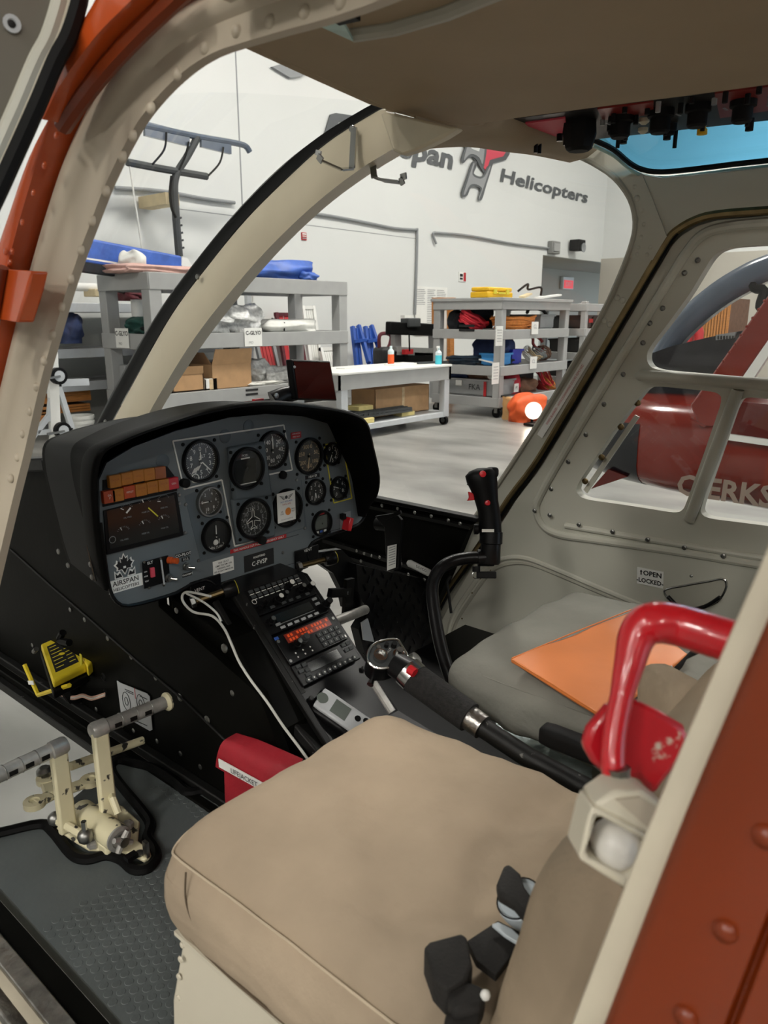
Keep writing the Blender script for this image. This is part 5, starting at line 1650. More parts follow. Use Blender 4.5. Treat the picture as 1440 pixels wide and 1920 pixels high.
# hood
RIM = [(204, 1104, .02), (194, 1060, .035), (184, 980, .06), (180, 905, .085), (192, 852, .105), (235, 826, .115), (300, 801, .125), (400, 771, .13), (500, 757, .13), (600, 765, .13), (660, 777, .13), (688, 795, .125), (700, 840, .11), (711, 895, .09), (706, 930, .07), (692, 950, .04), (684, 970, .02)]
rim = [aY(x, y, YP - o) for x, y, o in RIM]
rimc = curve_pts(rim, 4)
cen = V((1.0, YP, 1.2))
g = []
nR = len(rimc)
for i, p in enumerate(rimc):
    out_ = V((p.x - cen.x, 0, p.z - cen.z)).normalized()
    up_ = max(0, out_.z)
    row = [V((p.x, YP - .001, p.z)) - out_ * .004, p - out_ * .0045 + V((0, .004, 0)), p - out_ * .002 + V((0, -.001, 0)), p + out_ * .003, p + out_ * .006 + V((0, .008, 0))]
    for d_ in (.06, .12, .18, YP + .17 - p.y):
        if d_ <= YP + .17 - p.y:
            row.append(p + out_ * .007 + V((.19 * d_ * max(0, -out_.x), d_, -.20 * d_ * up_)))
        else:
            row.append(p + out_ * .006 + V((0, YP + .17 - p.y, -.20 * (YP + .17 - p.y) * up_)))
    g.append(row)
hood = MB().sheet(g).build('glare_hood', 'hood_black', ip, smooth=60, label='black glare hood')
# side cheek with its bright flange and screws
chk = [(158, 928), (152, 950), (160, 1000), (170, 1050), (180, 1090)]
MB().tube(curve_pts([aX(x, y, .618) for x, y in chk], 5), .0022, 6).build('hood_flange', 'chrome', ip)
for x, y in ((155, 984), (170, 1058), (110, 1034), (128, 1060), (173, 1082)):
    MB().lathe(aX(x, y, .620), (-1, 0, 0), [(.0055, 0), (.005, .002), (0, .0035)], 10).build('hood_screw', 'steel', ip)
# housing behind the panel closing it off
MB().prism([r_[-1] for r_ in g], (0, .01, 0)).build('housing_back', 'black_paint', ip, smooth=0)
MB().prism([V((.70, YP + .004, 1.075)), V((1.30, YP + .004, 1.09)), V((1.28, YP + .16, 1.075)), V((.72, YP + .16, 1.06))], (0, 0, -.01)).build('housing_floor', 'black_paint', ip, smooth=0)
# rounded lower cheek joining the hood to the bulkhead
lc_ = [r_[-1] for r_ in g[:14]]
MB().slab([[r_[4], r_[4].lerp(V((.72, 1.30, r_[4].z - .03)), .5) + V((-.012, 0, -.012)), V((.74, 1.34, min(r_[4].z, 1.2) - .04))] for r_ in g[:9]], (.006, 0, 0)).build('lower_cheek', 'hood_black', ip, smooth=70)


def pr(px, py, rpx):
    return rpx * (pp(px, py) - EYE).dot(CF) / FPX


def gauge(name, px, py, rpx, dial='dial_black', bezel='black_satin', ticks=40, span=(0, 360), needles=((45, .8, 'white_print'),), nums=None, label=None, major=5, off=.0, screws=True, tickm='white_print', numsize=.2):
    c = pp(px, py, off)
    r = pr(px, py, rpx)
    b = MB().lathe(c, AFT, [(r, -.002), (r, .006), (r * .97, .0085), (r * .88, .0085), (r * .85, .006), (r * .84, .001)], 32).build(name, bezel, ip, smooth=40, label=label)
    MB().lathe(c, AFT, [(r * .86, .0), (r * .86, .0012), (0, .0012)], 28).build('dial', dial, b, smooth=0)
    tk = MB()
    for i in range(ticks + 1 if ticks else 0):
        a = radians(90 - (span[0] + (span[1] - span[0]) * i / ticks))
        d = V((cos(a), 0, sin(a)))
        t_ = V((-sin(a), 0, cos(a)))
        r1_, r2_ = (r * .68 if i % major == 0 else r * .75), r * .81
        w = r * (.016 if i % major == 0 else .009)
        y0 = c + AFT * .0016
        tk.add([y0 + d * r1_ - t_ * w, y0 + d * r2_ - t_ * w, y0 + d * r2_ + t_ * w, y0 + d * r1_ + t_ * w], [(0, 1, 2, 3)])
    if ticks:
        tk.build('tick_marks', tickm, b, smooth=0)
    if nums:
        for i, s_ in enumerate(nums):
            a = radians(90 - (span[0] + (span[1] - span[0]) * i / (len(nums) if span[1] - span[0] >= 360 else len(nums) - 1)))
            text(s_, c + V((cos(a), 0, sin(a))) * r * .54 + AFT * .0016, EX, EZ, r * numsize * 1.5, tickm, b, name='numeral')
    for ang, ln, m in needles:
        a = radians(90 - ang)
        d = V((cos(a), 0, sin(a)))
        t_ = V((-sin(a), 0, cos(a)))
        y0 = c + AFT * .003
        MB().prism([y0 - d * r * .14 - t_ * r * .03, y0 + d * r * ln * .8 - t_ * r * .025, y0 + d * r * ln * .86, y0 + d * r * ln * .8 + t_ * r * .025, y0 - d * r * .14 + t_ * r * .03], AFT * .0006).build('needle', m, b, smooth=0)
    MB().lathe(c, AFT, [(r * .07, .0015), (r * .07, .0045), (0, .0048)], 10).build('needle_hub', 'black_satin', b)
    MB().lathe(c, AFT, [(r * .85, .0066), (0, .0066)], 28).build('cover_glass', 'dial_glass', b, smooth=0)
    if screws:
        for sx_, sz_ in ((-1, -1), (1, -1), (1, 1), (-1, 1)):
            q_ = c + V((sx_ * r * .86, 0, sz_ * r * .86))
            MB().lathe(V((q_.x, YP - off, q_.z)), AFT, [(.0038, 0), (.0034, .002), (.001, .0022), (0, .0018)], 8).build('gauge_screw', 'black_matte', b)
    return b


alt = gauge('altimeter', 375, 864, 41, nums=list('0123456789'), ticks=50, needles=((135, .86, 'white_print'), (358, .5, 'white_print')), label='black altimeter dial with white numerals')
c = pp(375, 864)
r = pr(375, 864, 41)
for k in range(5):
    p = c + V((-r * .42 + k * r * .085, 0, -r * .42 + k * r * .03)) + AFT * .0017
    MB().box(p, (r * .035, .0004, r * .3), (V((.8, 0, -.6)), EY, V((.6, 0, .8)))).build('barber_stripe', 'white_print', alt)
text('ALT', c + V((r * .1, 0, r * .2)) + AFT * .0016, EX, EZ, r * .2, 'white_print', alt, name='numeral')
MB().lathe(pp(343, 905), AFT, [(.009, 0), (.009, .012), (.006, .014), (0, .014)], 12).build('setting_knob', 'black_matte', alt)
MB().tube(circ(pp(366, 897, .0012), EX, EZ, .0085, 16), .0012, 5, closed=True).build('subscale_ring', 'white_print', alt)
gauge('torque_gauge', 391, 940, 29, dial='dial_brown', bezel='steel', nums=['0', '2', '4', '6', '8', '10'], span=(-90, 200), ticks=30, needles=((270, .75, 'white_print'),), label='small gauge with a worn silver bezel')
ts = gauge('turn_gauge', 404, 1003, 33, ticks=6, span=(140, 220), needles=((0, .7, 'white_print'),), label='black turn gauge with a white ball')
c = pp(404, 1003)
r = pr(404, 1003, 33)
MB().lathe(c + V((-r * .05, 0, -r * .42)) + AFT * .002, AFT, [(r * .17, 0), (r * .12, .003), (0, .004)], 14).build('slip_ball', 'white_print', ts)
MB().bar(c + V((r * .17, -.002, -r * .52)), c + V((r * .2, -.002, -r * .25)), .002, .001).build('slip_line', 'white_print', ts)
text('MIN TURN', c + V((.0, 0, -r * .72)) + AFT * .0016, EX, EZ, r * .2, 'white_print', ts, name='numeral')
# attitude indicator housing and heading housing, pressed boxes
bx = MB().prism([pp(x, y) for x, y in [(422, 838), (490, 826), (505, 930), (432, 938)]], AFT * .014).build('raised_housing', 'panel_grey_dark', ip, bevel=.006, seg=3)
MB().prism([pp(x, y) for x, y in [(428, 934), (505, 924), (512, 1004), (440, 1020)]], AFT * .012).build('raised_housing', 'panel_grey_dark', ip, bevel=.006, seg=3)
ai = gauge('attitude_display', 462, 878, 40, ticks=0, needles=(), off=.016, label='black attitude display with a dark screen')
c = pp(460, 882, .0185)
r = pr(462, 878, 40)
MB().box(c + V((0, 0, -.002)), (r * 1.28, .001, r * 1.12)).build('screen', 'lcd_dark', ai)
MB().box(c + V((0, -.001, -r * .62)), (r * 1.2, .001, .0018)).build('screen_edge', 'white_print', ai)
text('F4321', c + V((0, -.001, r * .7)), EX, EZ, r * .16, 'white_print', ai)
MB().box(c + V((r * .02, -.001, r * .57)), (r * .5, .001, r * .06)).build('screen_tag', 'white_print', ai)
gauge('airspeed_gauge', 510, 844, 37, nums=['0', '20', '40', '60', '80', '100', '120', '140'], span=(0, 320), ticks=32, needles=((0, .85, 'white_print'),), label='black airspeed dial')
hi_ = gauge('heading_gauge', 475, 972, 39, nums=['N', '3', '6', 'E', '12', '15', 'S', '21', '24', 'W', '30', '33'], ticks=72, needles=(), off=.013, label='heading dial with an aircraft outline', tickm='grey_print')
c = pp(475, 972, .0155)
r = pr(475, 972, 39)
pl = [(0, .5), (.06, .35), (.07, .1), (.4, -.12), (.4, -.2), (.07, -.1), (.05, -.35), (.18, -.46), (.18, -.52), (0, -.46)]
pts = [c + V((x * r, 0, z * r)) for x, z in pl] + [c + V((-x * r, 0, z * r)) for x, z in reversed(pl[1:-1])]
MB().tube(pts, .0008, 4, closed=True).build('aircraft_outline', 'white_print', hi_)
MB().lathe(pp(474, 1008, .003), AFT, [(.006, 0), (.006, .025), (.009, .025), (.009, .035), (0, .036)], 12).build('setting_knob', 'black_matte', hi_)
MB().lathe(pp(528, 890, .0), AFT, [(.009, 0), (.009, .008), (.006, .01), (0, .01)], 10).build('panel_knob', 'black_matte', ip)
bp_ = gauge('blanked_gauge', 537, 952, 37, ticks=0, needles=(), label='black blanked gauge behind a white card')
c = pp(537, 950, .011)
cw, chh = .052, .066
cd = MB().box(c, (cw, .0015, chh)).build('warning_card', 'white_paint', bp_, label='white card with a winged badge and an orange dot')
MB().lathe(c + V((.004, 0, -.011)) + AFT * .0009, AFT, [(.0085, 0), (0, .0003)], 20).build('orange_dot', 'orange_rope', bp_)
for s_ in (-1, 1):
    for k in range(4):
        MB().prism([c + V((s_ * .003, 0, .0235 - k * .0018)) + AFT * .0009, c + V((s_ * (.020 - k * .003), 0, .027 - k * .0028)) + AFT * .0009, c + V((s_ * (.018 - k * .003), 0, .0252 - k * .0028)) + AFT * .0009], AFT * .0003).build('wing_mark', 'black_print', bp_, smooth=0)
MB().lathe(c + V((0, 0, .0215)) + AFT * .0009, AFT, [(.004, 0), (0, .0004)], 12).build('badge', 'grid_dark', bp_)
text('NOT REQUIRED', c + V((0, 0, .012)), EX, EZ, .0048, 'blue_paint', bp_, depth=.001)
text('UNTIL 2025', c + V((0, 0, .006)), EX, EZ, .0048, 'red_print', bp_, depth=.001)
text('VIS\nCHK', c + V((-.014, 0, -.012)), EX, EZ, .005, 'black_print', bp_, depth=.001)
text('PASS\nTEST', c + V((.019, 0, -.010)), EX, EZ, .005, 'black_print', bp_, depth=.001)
text('DO NOT REMOVE', c + V((0, 0, -.0275)), EX, EZ, .0042, 'grey_print', bp_, depth=.001)
gauge('speed_gauge', 578, 855, 35, dial='dial_brown', nums=['0', '50', '100', '150', '200', '250', '300'], span=(20, 340), ticks=48, needles=((188, .8, 'pale_rope'),), label='large gauge with a brown dial', tickm='pale_rope')
gauge('pressure_gauge', 590, 922, 25, nums=['0', '1', '2', '3', '4', '5', '6'], span=(-140, 140), ticks=28, needles=((190, .8, 'white_print'), (170, .6, 'white_print')), label='small gauge with bold white marks', numsize=.26)
cl = gauge('clock', 602, 981, 25, ticks=0, needles=(), label='round digital clock with a grey display')
c = pp(602, 980, .004)
r = pr(602, 981, 25)
MB().box(c + V((0, 0, .001)), (r * 1.25, .001, r * 1.0)).build('screen', 'lcd_grey', cl)
MB().box(c + V((0, 0, r * .67)), (r * .7, .001, r * .12)).build('red_mark', 'red_print', cl)
for k in range(3):
    MB().box(c + V((r * (-.4 + .4 * k), 0, -r * .68)), (r * .26, .001, r * .16)).build('clock_button', 'blue_paint' if k == 1 else 'white_print', cl)
gauge('fuel_gauge', 621, 851, 22, nums=['0', '1', '2', '3', '4', '5'], span=(-30, 170), ticks=20, needles=((205, .85, 'white_print'),), label='upper small black gauge in the yellow frame', numsize=.3)
gauge('amp_gauge', 634, 915, 23, nums=['0', '2', '4', '6', '8'], span=(-150, 120), ticks=24, needles=((290, .8, 'white_print'),), label='lower small black gauge in the yellow frame', numsize=.26)
for x, y in ((422, 818), (466, 800), (305, 865)):
    MB().lathe(pp(x, y), AFT, [(.014, 0), (.014, .0008), (.0125, .0015), (0, .0015)], 20).build('blank_plug', 'panel_grey_dark', ip)


def strip(pix, w, m, name, off=.001):
    for a, b in zip(pix, pix[1:]):
        p, q_ = pp(*a, off), pp(*b, off)
        MB().bar(p, q_, w, .0012, EY).build(name, m, ip, smooth=0)


strip([(498, 920), (493, 892), (548, 881), (532, 797), (324, 827), (345, 917), (416, 900), (440, 1024), (511, 1004), (506, 962)], .0030, 'white_print', 'white_line')
strip([(608, 834), (642, 829), (660, 934), (626, 943), (608, 834)], .0027, 'yellow_print', 'yellow_line')


def plate(x, y, w, h, m, name, txts=(), tilt=0, off=.0005, tm='white_print', label=None):
    c = pp(x, y, off)
    o = MB().box(c, (w, .0012, h)).build(name, m, ip, label=label)
    for s_, dx, dz, sz in txts:
        text(s_, c + V((dx, 0, dz)) + AFT * .0003, EX, EZ, sz, tm, o, depth=.0008, bold=.012)
    return o


plate(486, 1019, .155, .0085, 'red_print', 'red_placard', [('THIS HANDLE CUT FUEL IN EMERGENCY ONLY', 0, 0, .0066)], label='long red emergency placard')
plate(555, 816, .03, .014, 'red_print', 'red_placard', [('NEVER EXCEED', 0, .0035, .0035), ('SPEED 155 KT', 0, -.003, .0035)])
plate(586, 893, .044, .009, 'black_print', 'tape_label', [('HEATER', 0, 0, .0075)])
plate(419, 1061, .052, .030, 'white_paint', 'white_placard', [('VNE 155 KT', 0, .009, .0052), ('LIMIT 220 KM / HR', 0, .003, .0052), ('DRIVING N2%', 0, -.003, .0052), ('SEE FLIGHT MANUAL', 0, -.009, .0052)], tm='black_print')
cf_ = plate(486, 1050, .082, .036, 'black_print', 'callsign_plate', [('REGISTERED', 0, .009, .006), ('C-FVSP', 0, -.005, .014)], label='black plate with a call sign')
# arrows of engraving
for a, b in (((455, 1032), (560, 1002)), ((430, 1090), (555, 1055)), ((600, 1000), (665, 985))):
    MB().bar(pp(*a, .0002), pp(*b, .0002), .0008, .0006, EY).build('engraved_line', 'black_print', ip)
# engine display
MB().prism([pp(x, y, .0005) for x, y in [(192, 957), (330, 922), (343, 1003), (198, 1040)]], AFT * .004).build('display_frame', 'black_satin', ip, bevel=.0015)
ed = MB().prism([pp(x, y, .0045) for x, y in [(200, 958), (326, 928), (337, 998), (206, 1030)]], AFT * .0006).build('engine_display', 'lcd_dark', ip, smooth=0, label='dark engine display with small arc scales')
for (x, y, a) in ((238, 958, 60), (272, 948, 135), (307, 940, 20), (232, 1000, 130), (272, 988, 135), (308, 978, 135)):
    c = pp(x, y, .0056)
    r = .014
    tk = MB()
    for k in range(9):
        an = radians(150 - 15 * k)
        d = V((cos(an), 0, sin(an)))
        t_ = V((-sin(an), 0, cos(an)))
        tk.add([c + d * r * .8 - t_ * .0003, c + d * r - t_ * .0003, c + d * r + t_ * .0003, c + d * r * .8 + t_ * .0003], [(0, 1, 2, 3)])
    tk.build('arc_scale', 'grey_print', ed, smooth=0)
    an = radians(180 - a * .5)
    d = V((cos(an), 0, sin(an)))
    MB().bar(c + d * r * .5, c + d * r * .95, .0014, .0006, EY).build('pointer', 'white_print', ed)
    text(('FUEL', 'ENG OIL', 'MGB OIL', 'FUEL PRES', 'OIL PRES', 'OIL PRES')[int(x) % 6], c + V((0, 0, -.012)), EX, EZ, .0042, 'grey_print', ed, depth=.0003)
MB().bar(pp(278, 952, .006), pp(296, 968, .006), .0024, .0006, EY).build('pointer', 'yellow_print', ed)
MB().bar(pp(245, 952, .006), pp(237, 962, .006), .003, .0006, EY).build('pointer', 'white_print', ed)
MB().tube(circ(pp(211, 1012, .006), EX, EZ, .006, 16), .0005, 4, closed=True).build('scale_ring', 'grey_print', ed)
# annunciator caps
caps = [(214, 902, 'amber_cap'), (236, 897, 'amber_cap'), (257, 892, 'amber_cap'), (278, 889, 'amber_cap'), (299, 886, 'amber_dark'),
        (203, 931, 'red_orange_cap'), (219, 928, 'amber_cap'), (241, 922, 'red_orange_cap'), (263, 918, 'amber_cap'), (284, 913, 'amber_cap'), (305, 909, 'amber_cap'), (323, 906, 'red_cap')]
MB().prism([pp(x, y, .0005) for x, y in [(192, 900), (312, 874), (333, 902), (330, 920), (192, 950)]], AFT * .003).build('warning_block', 'black_satin', ip)
for x, y, m in caps:
    c = pp(x, y, .0085)
    o = MB().box(c, (.0225, .010, .0225), (EX, EY, EZ)).build('warning_light', m, ip, bevel=.0012)
    text(('OIL\nP', 'GEN', 'FUEL', 'PITOT', 'DOOR\nS', 'HYD', 'BAT')[x % 7], c, EX, EZ, .005, 'white_print' if 'red' in m else 'amber_dark', o, depth=.0052)
# ELT unit and toggles
el = plate(293, 1072, .056, .052, 'black_satin', 'beacon_unit', [('ELT', -.012, .021, .0075), ('ON', -.023, .006, .004), ('ARM', -.023, -.003, .004), ('TEST', -.022, -.013, .004)], off=.003, label='black beacon switch unit')
MB().box(pp(286, 1073, .005), (.0085, .005, .019)).build('rocker', 'red_plastic_dim' if 0 else 'logo_red', el, bevel=.001)
MB().bar(pp(302, 1050, .006), pp(308, 1096, .006), .003, .0016, EY).build('guard_wire', 'silver_plastic', el)
for x, y in ((270, 1054), (301, 1048), (307, 1097), (279, 1102)):
    MB().lathe(pp(x, y, .004), AFT, [(.003, 0), (.0025, .0015), (0, .0015)], 8).build('unit_screw', 'chrome', el)
MB().lathe(pp(316, 1050, .004), (.4, -1, 0), [(.007, 0), (.007, .008), (.006, .009), (.006, .02), (0, .021)], 14).build('lamp_cap', 'orange_paint', el, label='orange lamp cap')


def toggle(x, y, par=None, s_=1.0, off=.003):
    p = pp(x, y, off)
    t = MB().lathe(p, AFT, [(.0085 * s_, 0), (.0085 * s_, .002), (.006 * s_, .002), (.006 * s_, .008 * s_), (0, .008 * s_)], 12).build('toggle_switch', 'steel', par or ip)
    MB().tube([p + V((0, -.008 * s_, 0)), p + V((.009 * s_, -.016 * s_, -.002))], [.002 * s_, .003 * s_], 8).build('lever', 'chrome', t)
    return t


toggle(316, 1083, el)
toggle(349, 1062)
plate(343, 1040, .034, .0085, 'black_print', 'tape_label', [('CO-PILOT', 0, 0, .0078)])
plate(348, 1048, .018, .007, 'black_print', 'tape_label', [('I.C.S.', 0, 0, .0062)])
plate(351, 1077, .022, .0075, 'black_print', 'tape_label', [('TRANSMIT', 0, 0, .0052)])
# airline sticker
stc = plate(236, 1094, .068, .024, 'white_paint', 'company_sticker', [('AIRSPAN', 0, .0045, .0135), ('HELICOPTERS', 0, -.0065, .0085)], tm='black_print', label='white company sticker with a maple leaf')
c = pp(233, 1062, .0005)
LF = [(0, 1), (.18, .62), (.4, .74), (.34, .3), (.72, .55), (.78, .3), (1, .2), (.72, -.1), (.78, -.3), (.3, -.3), (.0, -.75)]
lf = LF + [(-x, y) for x, y in reversed(LF[1:-1])]
MB().prism([c + V((x * .021, 0, y * .024 + .002)) for x, y in lf], AFT * .0006).build('leaf_border', 'white_paint', stc, smooth=0)
MB().prism([c + V((x * .017, 0, y * .020 + .002)) + AFT * .0006 for x, y in lf], AFT * .0004).build('leaf', 'black_print', stc, smooth=0)
MB().box(c + V((.0, -.0012, -.001)), (.005, .0004, .004)).build('leaf_mark', 'white_paint', stc)
for s_ in (-1, 1):
    MB().prism([c + V((s_ * a, 0, b)) + AFT * .0003 for a, b in [(.004, -.020), (.021, -.020), (.021, -.004), (.016, -.010), (.010, -.006)]], AFT * .0005).build('peak', 'white_paint', stc, smooth=0)
    MB().prism([c + V((s_ * a, 0, b)) + AFT * .0008 for a, b in [(.006, -.018), (.019, -.018), (.019, -.008), (.015, -.014), (.010, -.010)]], AFT * .0004).build('peak_fill', 'black_print', stc, smooth=0)
# guarded red switch at the right
gs = plate(648, 977, .036, .044, 'grey_print', 'guard_base', label='grey base of the guarded switch')
MB().box(pp(652, 982, .014), (.014, .022, .034), (V((.9, 0, -.3)), EY, V((.3, 0, .9)))).build('switch_guard', 'red_paint', gs, bevel=.002, label='red switch guard')
MB().box(pp(643, 968, .008), (.01, .012, .012)).build('guard_hinge', 'black_matte', gs)
for x, y in ((372, 1051), (571, 990), (336, 944), (348, 946), (530, 1036), (336, 928), (347, 999), (556, 900), (518, 836)):
    MB().lathe(pp(x, y), AFT, [(.0038, 0), (.003, .002), (0, .0022)], 8).build('panel_screw', 'steel', ip)
MB().prism([pp(x, y, .0) for x, y in [(346, 930), (410, 905), (435, 1030), (575, 988), (565, 900), (572, 990), (376, 1053)]], AFT * .0004).build('sub_panel_edge', 'panel_grey_dark', ip, smooth=0)

# ---- tablet on its mount above the hood
tbm = thing('tablet_computer', 'black tablet with a dark reddish screen on an arm above the hood', 'tablet', aY(560, 755, 1.25))
YTb = 1.27
A, B_, C_, D_ = [aY(x, y, Yv) for x, y, Yv in ((546, 674, YTb), (620, 677, YTb + .03), (633, 752, YTb + .03), (556, 750, YTb))]
nrm = (B_ - A).cross(D_ - A).normalized()
if nrm.y > 0:
    nrm = -nrm
MB().prism([A, B_, C_, D_], -nrm * .018).build('body', 'black_satin', tbm, bevel=.004)
cc = (A + B_ + C_ + D_) / 4
MB().prism([cc + (p - cc) * .91 + nrm * .0003 for p in (A, B_, C_, D_)], nrm * .0006).build('screen', 'screen_glass', tbm, smooth=0)
MB().tube([aY(560, 735, YTb + .03), aY(530, 742, YTb + .03), aY(512, 752, YTb + .04)], [.018, .02, .024], 12).build('mount_arm', 'black_satin', tbm, smooth=50)
MB().lathe(aY(517, 742, YTb), AFT, [(.006, 0), (.006, .004), (0, .005)], 10).build('clamp_bolt', 'steel', tbm)
MB().lathe(aY(552, 688, YTb - .004), AFT, [(.0035, 0), (.003, .002), (0, .002)], 8).build('button', 'silver_plastic', tbm)
tag(MB().box(aY(484, 755, 1.22) + V((0, 0, .002)), (.024, .01, .012)).build('red_tape', 'red_print'), 'small piece of red tape on the hood top', 'tape')

# ================================================================ centre console
cs = thing('center_console', 'black sloping centre console carrying the radio stack', 'console', V((.95, .95, .66)))
CX0, CX1 = .868, 1.045
# side profile: slope under the radios, then the lower deck
prof = [(1.26, 1.055), (1.115, 1.046), (.946, .890), (.86, .812), (.72, .79), (.62, .78), (.62, .66), (1.35, .66), (1.35, 1.055)]
MB().prism([V((CX0 - .012, y, z)) for y, z in prof], (CX1 - CX0 + .02, 0, 0)).build('body', 'black_satin', cs, smooth=0, bevel=.004)
MB().prism([V((XW + .02, y, z)) for y, z in [(1.24, 1.04), (1.05, 1.0), (.92, .86), (.90, .66), (1.24, .66)]], (CX0 - XW - .03, 0, 0)).build('left_shelf', 'black_paint', cs, smooth=0, bevel=.006)
# edge angles with worn paint
MB().bar(V((CX0 - .012, 1.125, 1.062)), V((CX0 - .012, .86, .818)), .012, .014, EX).build('edge_angle', 'black_edge', cs, bevel=.002)
MB().bar(V((CX0 - .045, 1.135, 1.045)), V((CX0 - .045, .88, .79)), .01, .012, EX).build('edge_angle', 'black_edge', cs, bevel=.002)

dv = V((0, -.169, -.156)).normalized()      # down the slope
nv = V((0, -.156, .169)).normalized()       # out of the face
ru = lambda u, v, h=0: V((CX0 + .004 + u * .160, 1.115, 1.054)) + dv * v + nv * h
Br = (EX, -dv, nv)
UP = -dv


def radio(name, label, v0, v1, h=.006):
    t = thing(name, label, 'radio', ru(.5, v1, 0))
    MB().box(ru(.5, (v0 + v1) / 2, h / 2), (.160, v1 - v0 - .002, h), Br).build('face', 'black_satin', t, bevel=.0015)
    return t


def rbox(t, u, v, w, hh, m, name, h=.006, th=.003, bevel=.0008, **k):
    return MB().box(ru(u, v, h + th / 2), (w, hh, th), Br).build(name, m, t, bevel=bevel, **k)


def rknob(t, u, v, r, hgt, m='black_satin', h=.006, cap=None):
    o = MB().lathe(ru(u, v, h), nv, [(r, 0), (r, hgt * .4), (r * .72, hgt * .42), (r * .72, hgt), (0, hgt)], 14).build('knob', m, t, smooth=30)
    if cap:
        MB().lathe(ru(u, v, h + hgt), nv, [(r * .6, 0), (r * .6, .001), (0, .001)], 12).build('knob_cap', cap, o)
    return o


ra = radio('audio_panel', 'black audio selector panel at the top of the radio stack', 0, .062)
for i in range(9):
    for j in range(2):
        rbox(ra, .09 + i * .095, .008 + j * .012, .0105, .0065, 'grid_dark', 'push_button')
        rbox(ra, .09 + i * .095, .0138 + j * .012, .011, .0016, 'white_print', 'button_mark', th=.0006, bevel=0)
for u, v, r, h, cp in ((.16, .043, .007, .02, None), (.36, .045, .0085, .022, 'white_print'), (.5, .040, .007, .016, 'steel'), (.62, .026, .009, .024, 'white_print'), (.78, .040, .008, .02, 'steel'), (.91, .044, .009, .022, 'white_print'), (.08, .046, .006, .012, None)):
    rknob(ra, u, v, r, h, cap=cp)
for u in (.25, .44, .56, .69, .85):
    rbox(ra, u, .054, .011, .006, 'grid_dark', 'push_button')
MB().tube(circ(ru(.06, .03, .0065), EX, UP, .005, 12), .0006, 4, closed=True).build('ring_mark', 'white_print', ra)
rn = radio('nav_radio', 'black radio with a dark display and a row of keys', .062, .108)
rbox(rn, .5, .080, .098, .019, 'lcd_dark', 'display', th=.001)
rbox(rn, .5, .0925, .098, .0012, 'grey_print', 'display_line', th=.0006, bevel=0)
rknob(rn, .09, .082, .008, .018, cap='steel')
rknob(rn, .97, .093, .010, .028)
for i in range(6):
    rbox(rn, .22 + i * .115, .101, .011, .0055, 'silver_plastic', 'key')
for u, v in ((.9, .070), (.9, .082), (.18, .092)):
    rbox(rn, u, v, .012, .006, 'grey_print', 'key')
rc = radio('com_radio', 'black radio with a glowing orange two line display', .112, .178, h=.010)
rbox(rc, .52, .127, .120, .020, 'led_orange_dim', 'display', h=.010, th=.001)
for j in range(2):
    for i in range(14):
        if (i * 7 + j * 3) % 5 == 4:
            continue
        rbox(rc, .20 + i * .05, .1225 + j * .009, .0048, .0058, 'led_orange', 'lit_segment', h=.011, th=.0005, bevel=0)
rbox(rc, .03, .118, .010, .006, 'blue_paint', 'brand_mark', h=.010, th=.0008, bevel=0)
for i in range(4):
    for j in range(3):
        k = rbox(rc, .62 + i * .1, .146 + j * .0115, .0135, .0092, 'grid_dark', 'key', h=.010)
        text('1234567890CE'[j * 4 + i], ru(.62 + i * .1, .146 + j * .0115, .0131), EX, UP, .006, 'white_print', k, depth=.0003)
rknob(rc, .22, .146, .0085, .02, h=.010, cap='steel')
rknob(rc, .36, .142, .009, .018, h=.010, m='grid_dark')
for i in range(6):
    MB().lathe(ru(.16 + (i % 3) * .12, .160 + (i // 3) * .009, .0102), nv, [(.002, 0), (0, .002)], 8).build('rotary_mark', 'white_print', rc)
for v in (.125, .17):
    for u in (.03, .97):
        MB().lathe(ru(u, v, .0102), nv, [(.0035, 0), (.0035, .001), (0, .001)], 10).build('fixing_screw', 'steel', rc)
rt_ = radio('transponder', 'black transponder with a row of round buttons', .179, .226, h=.010)
rbox(rt_, .47, .197, .085, .020, 'lcd_dark', 'display', h=.010, th=.001)
for i in range(10):
    b = MB().lathe(ru(.10 + i * .089, .2185, .010), nv, [(.0055, 0), (.005, .003), (0, .0032)], 10).build('round_button', 'grid_dark', rt_)
    MB().lathe(ru(.10 + i * .089, .2185, .0133), nv, [(.0018, 0), (0, .0002)], 6).build('button_mark', 'white_print', b)
for u, v in ((.08, .186), (.08, .197), (.17, .188), (.17, .200), (.14, .208), (.86, .186), (.94, .186), (.86, .198), (.94, .198)):
    rbox(rt_, u, v, .0105, .0075, 'grid_dark', 'key', h=.010)
# rack rails beside the radios
MB().bar(ru(-.03, .002, .004), ru(-.03, .235, .004), .004, .012, EX).build('rack_rail', 'black_edge', cs)
for u, v in ((1.0, .245), (.2, .262), (.05, .25)):
    MB().lathe(ru(u, v, -.001), nv, [(.006, 0), (.005, .003), (0, .003)], 10).build('console_screw', 'black_edge', cs)
rkk = None
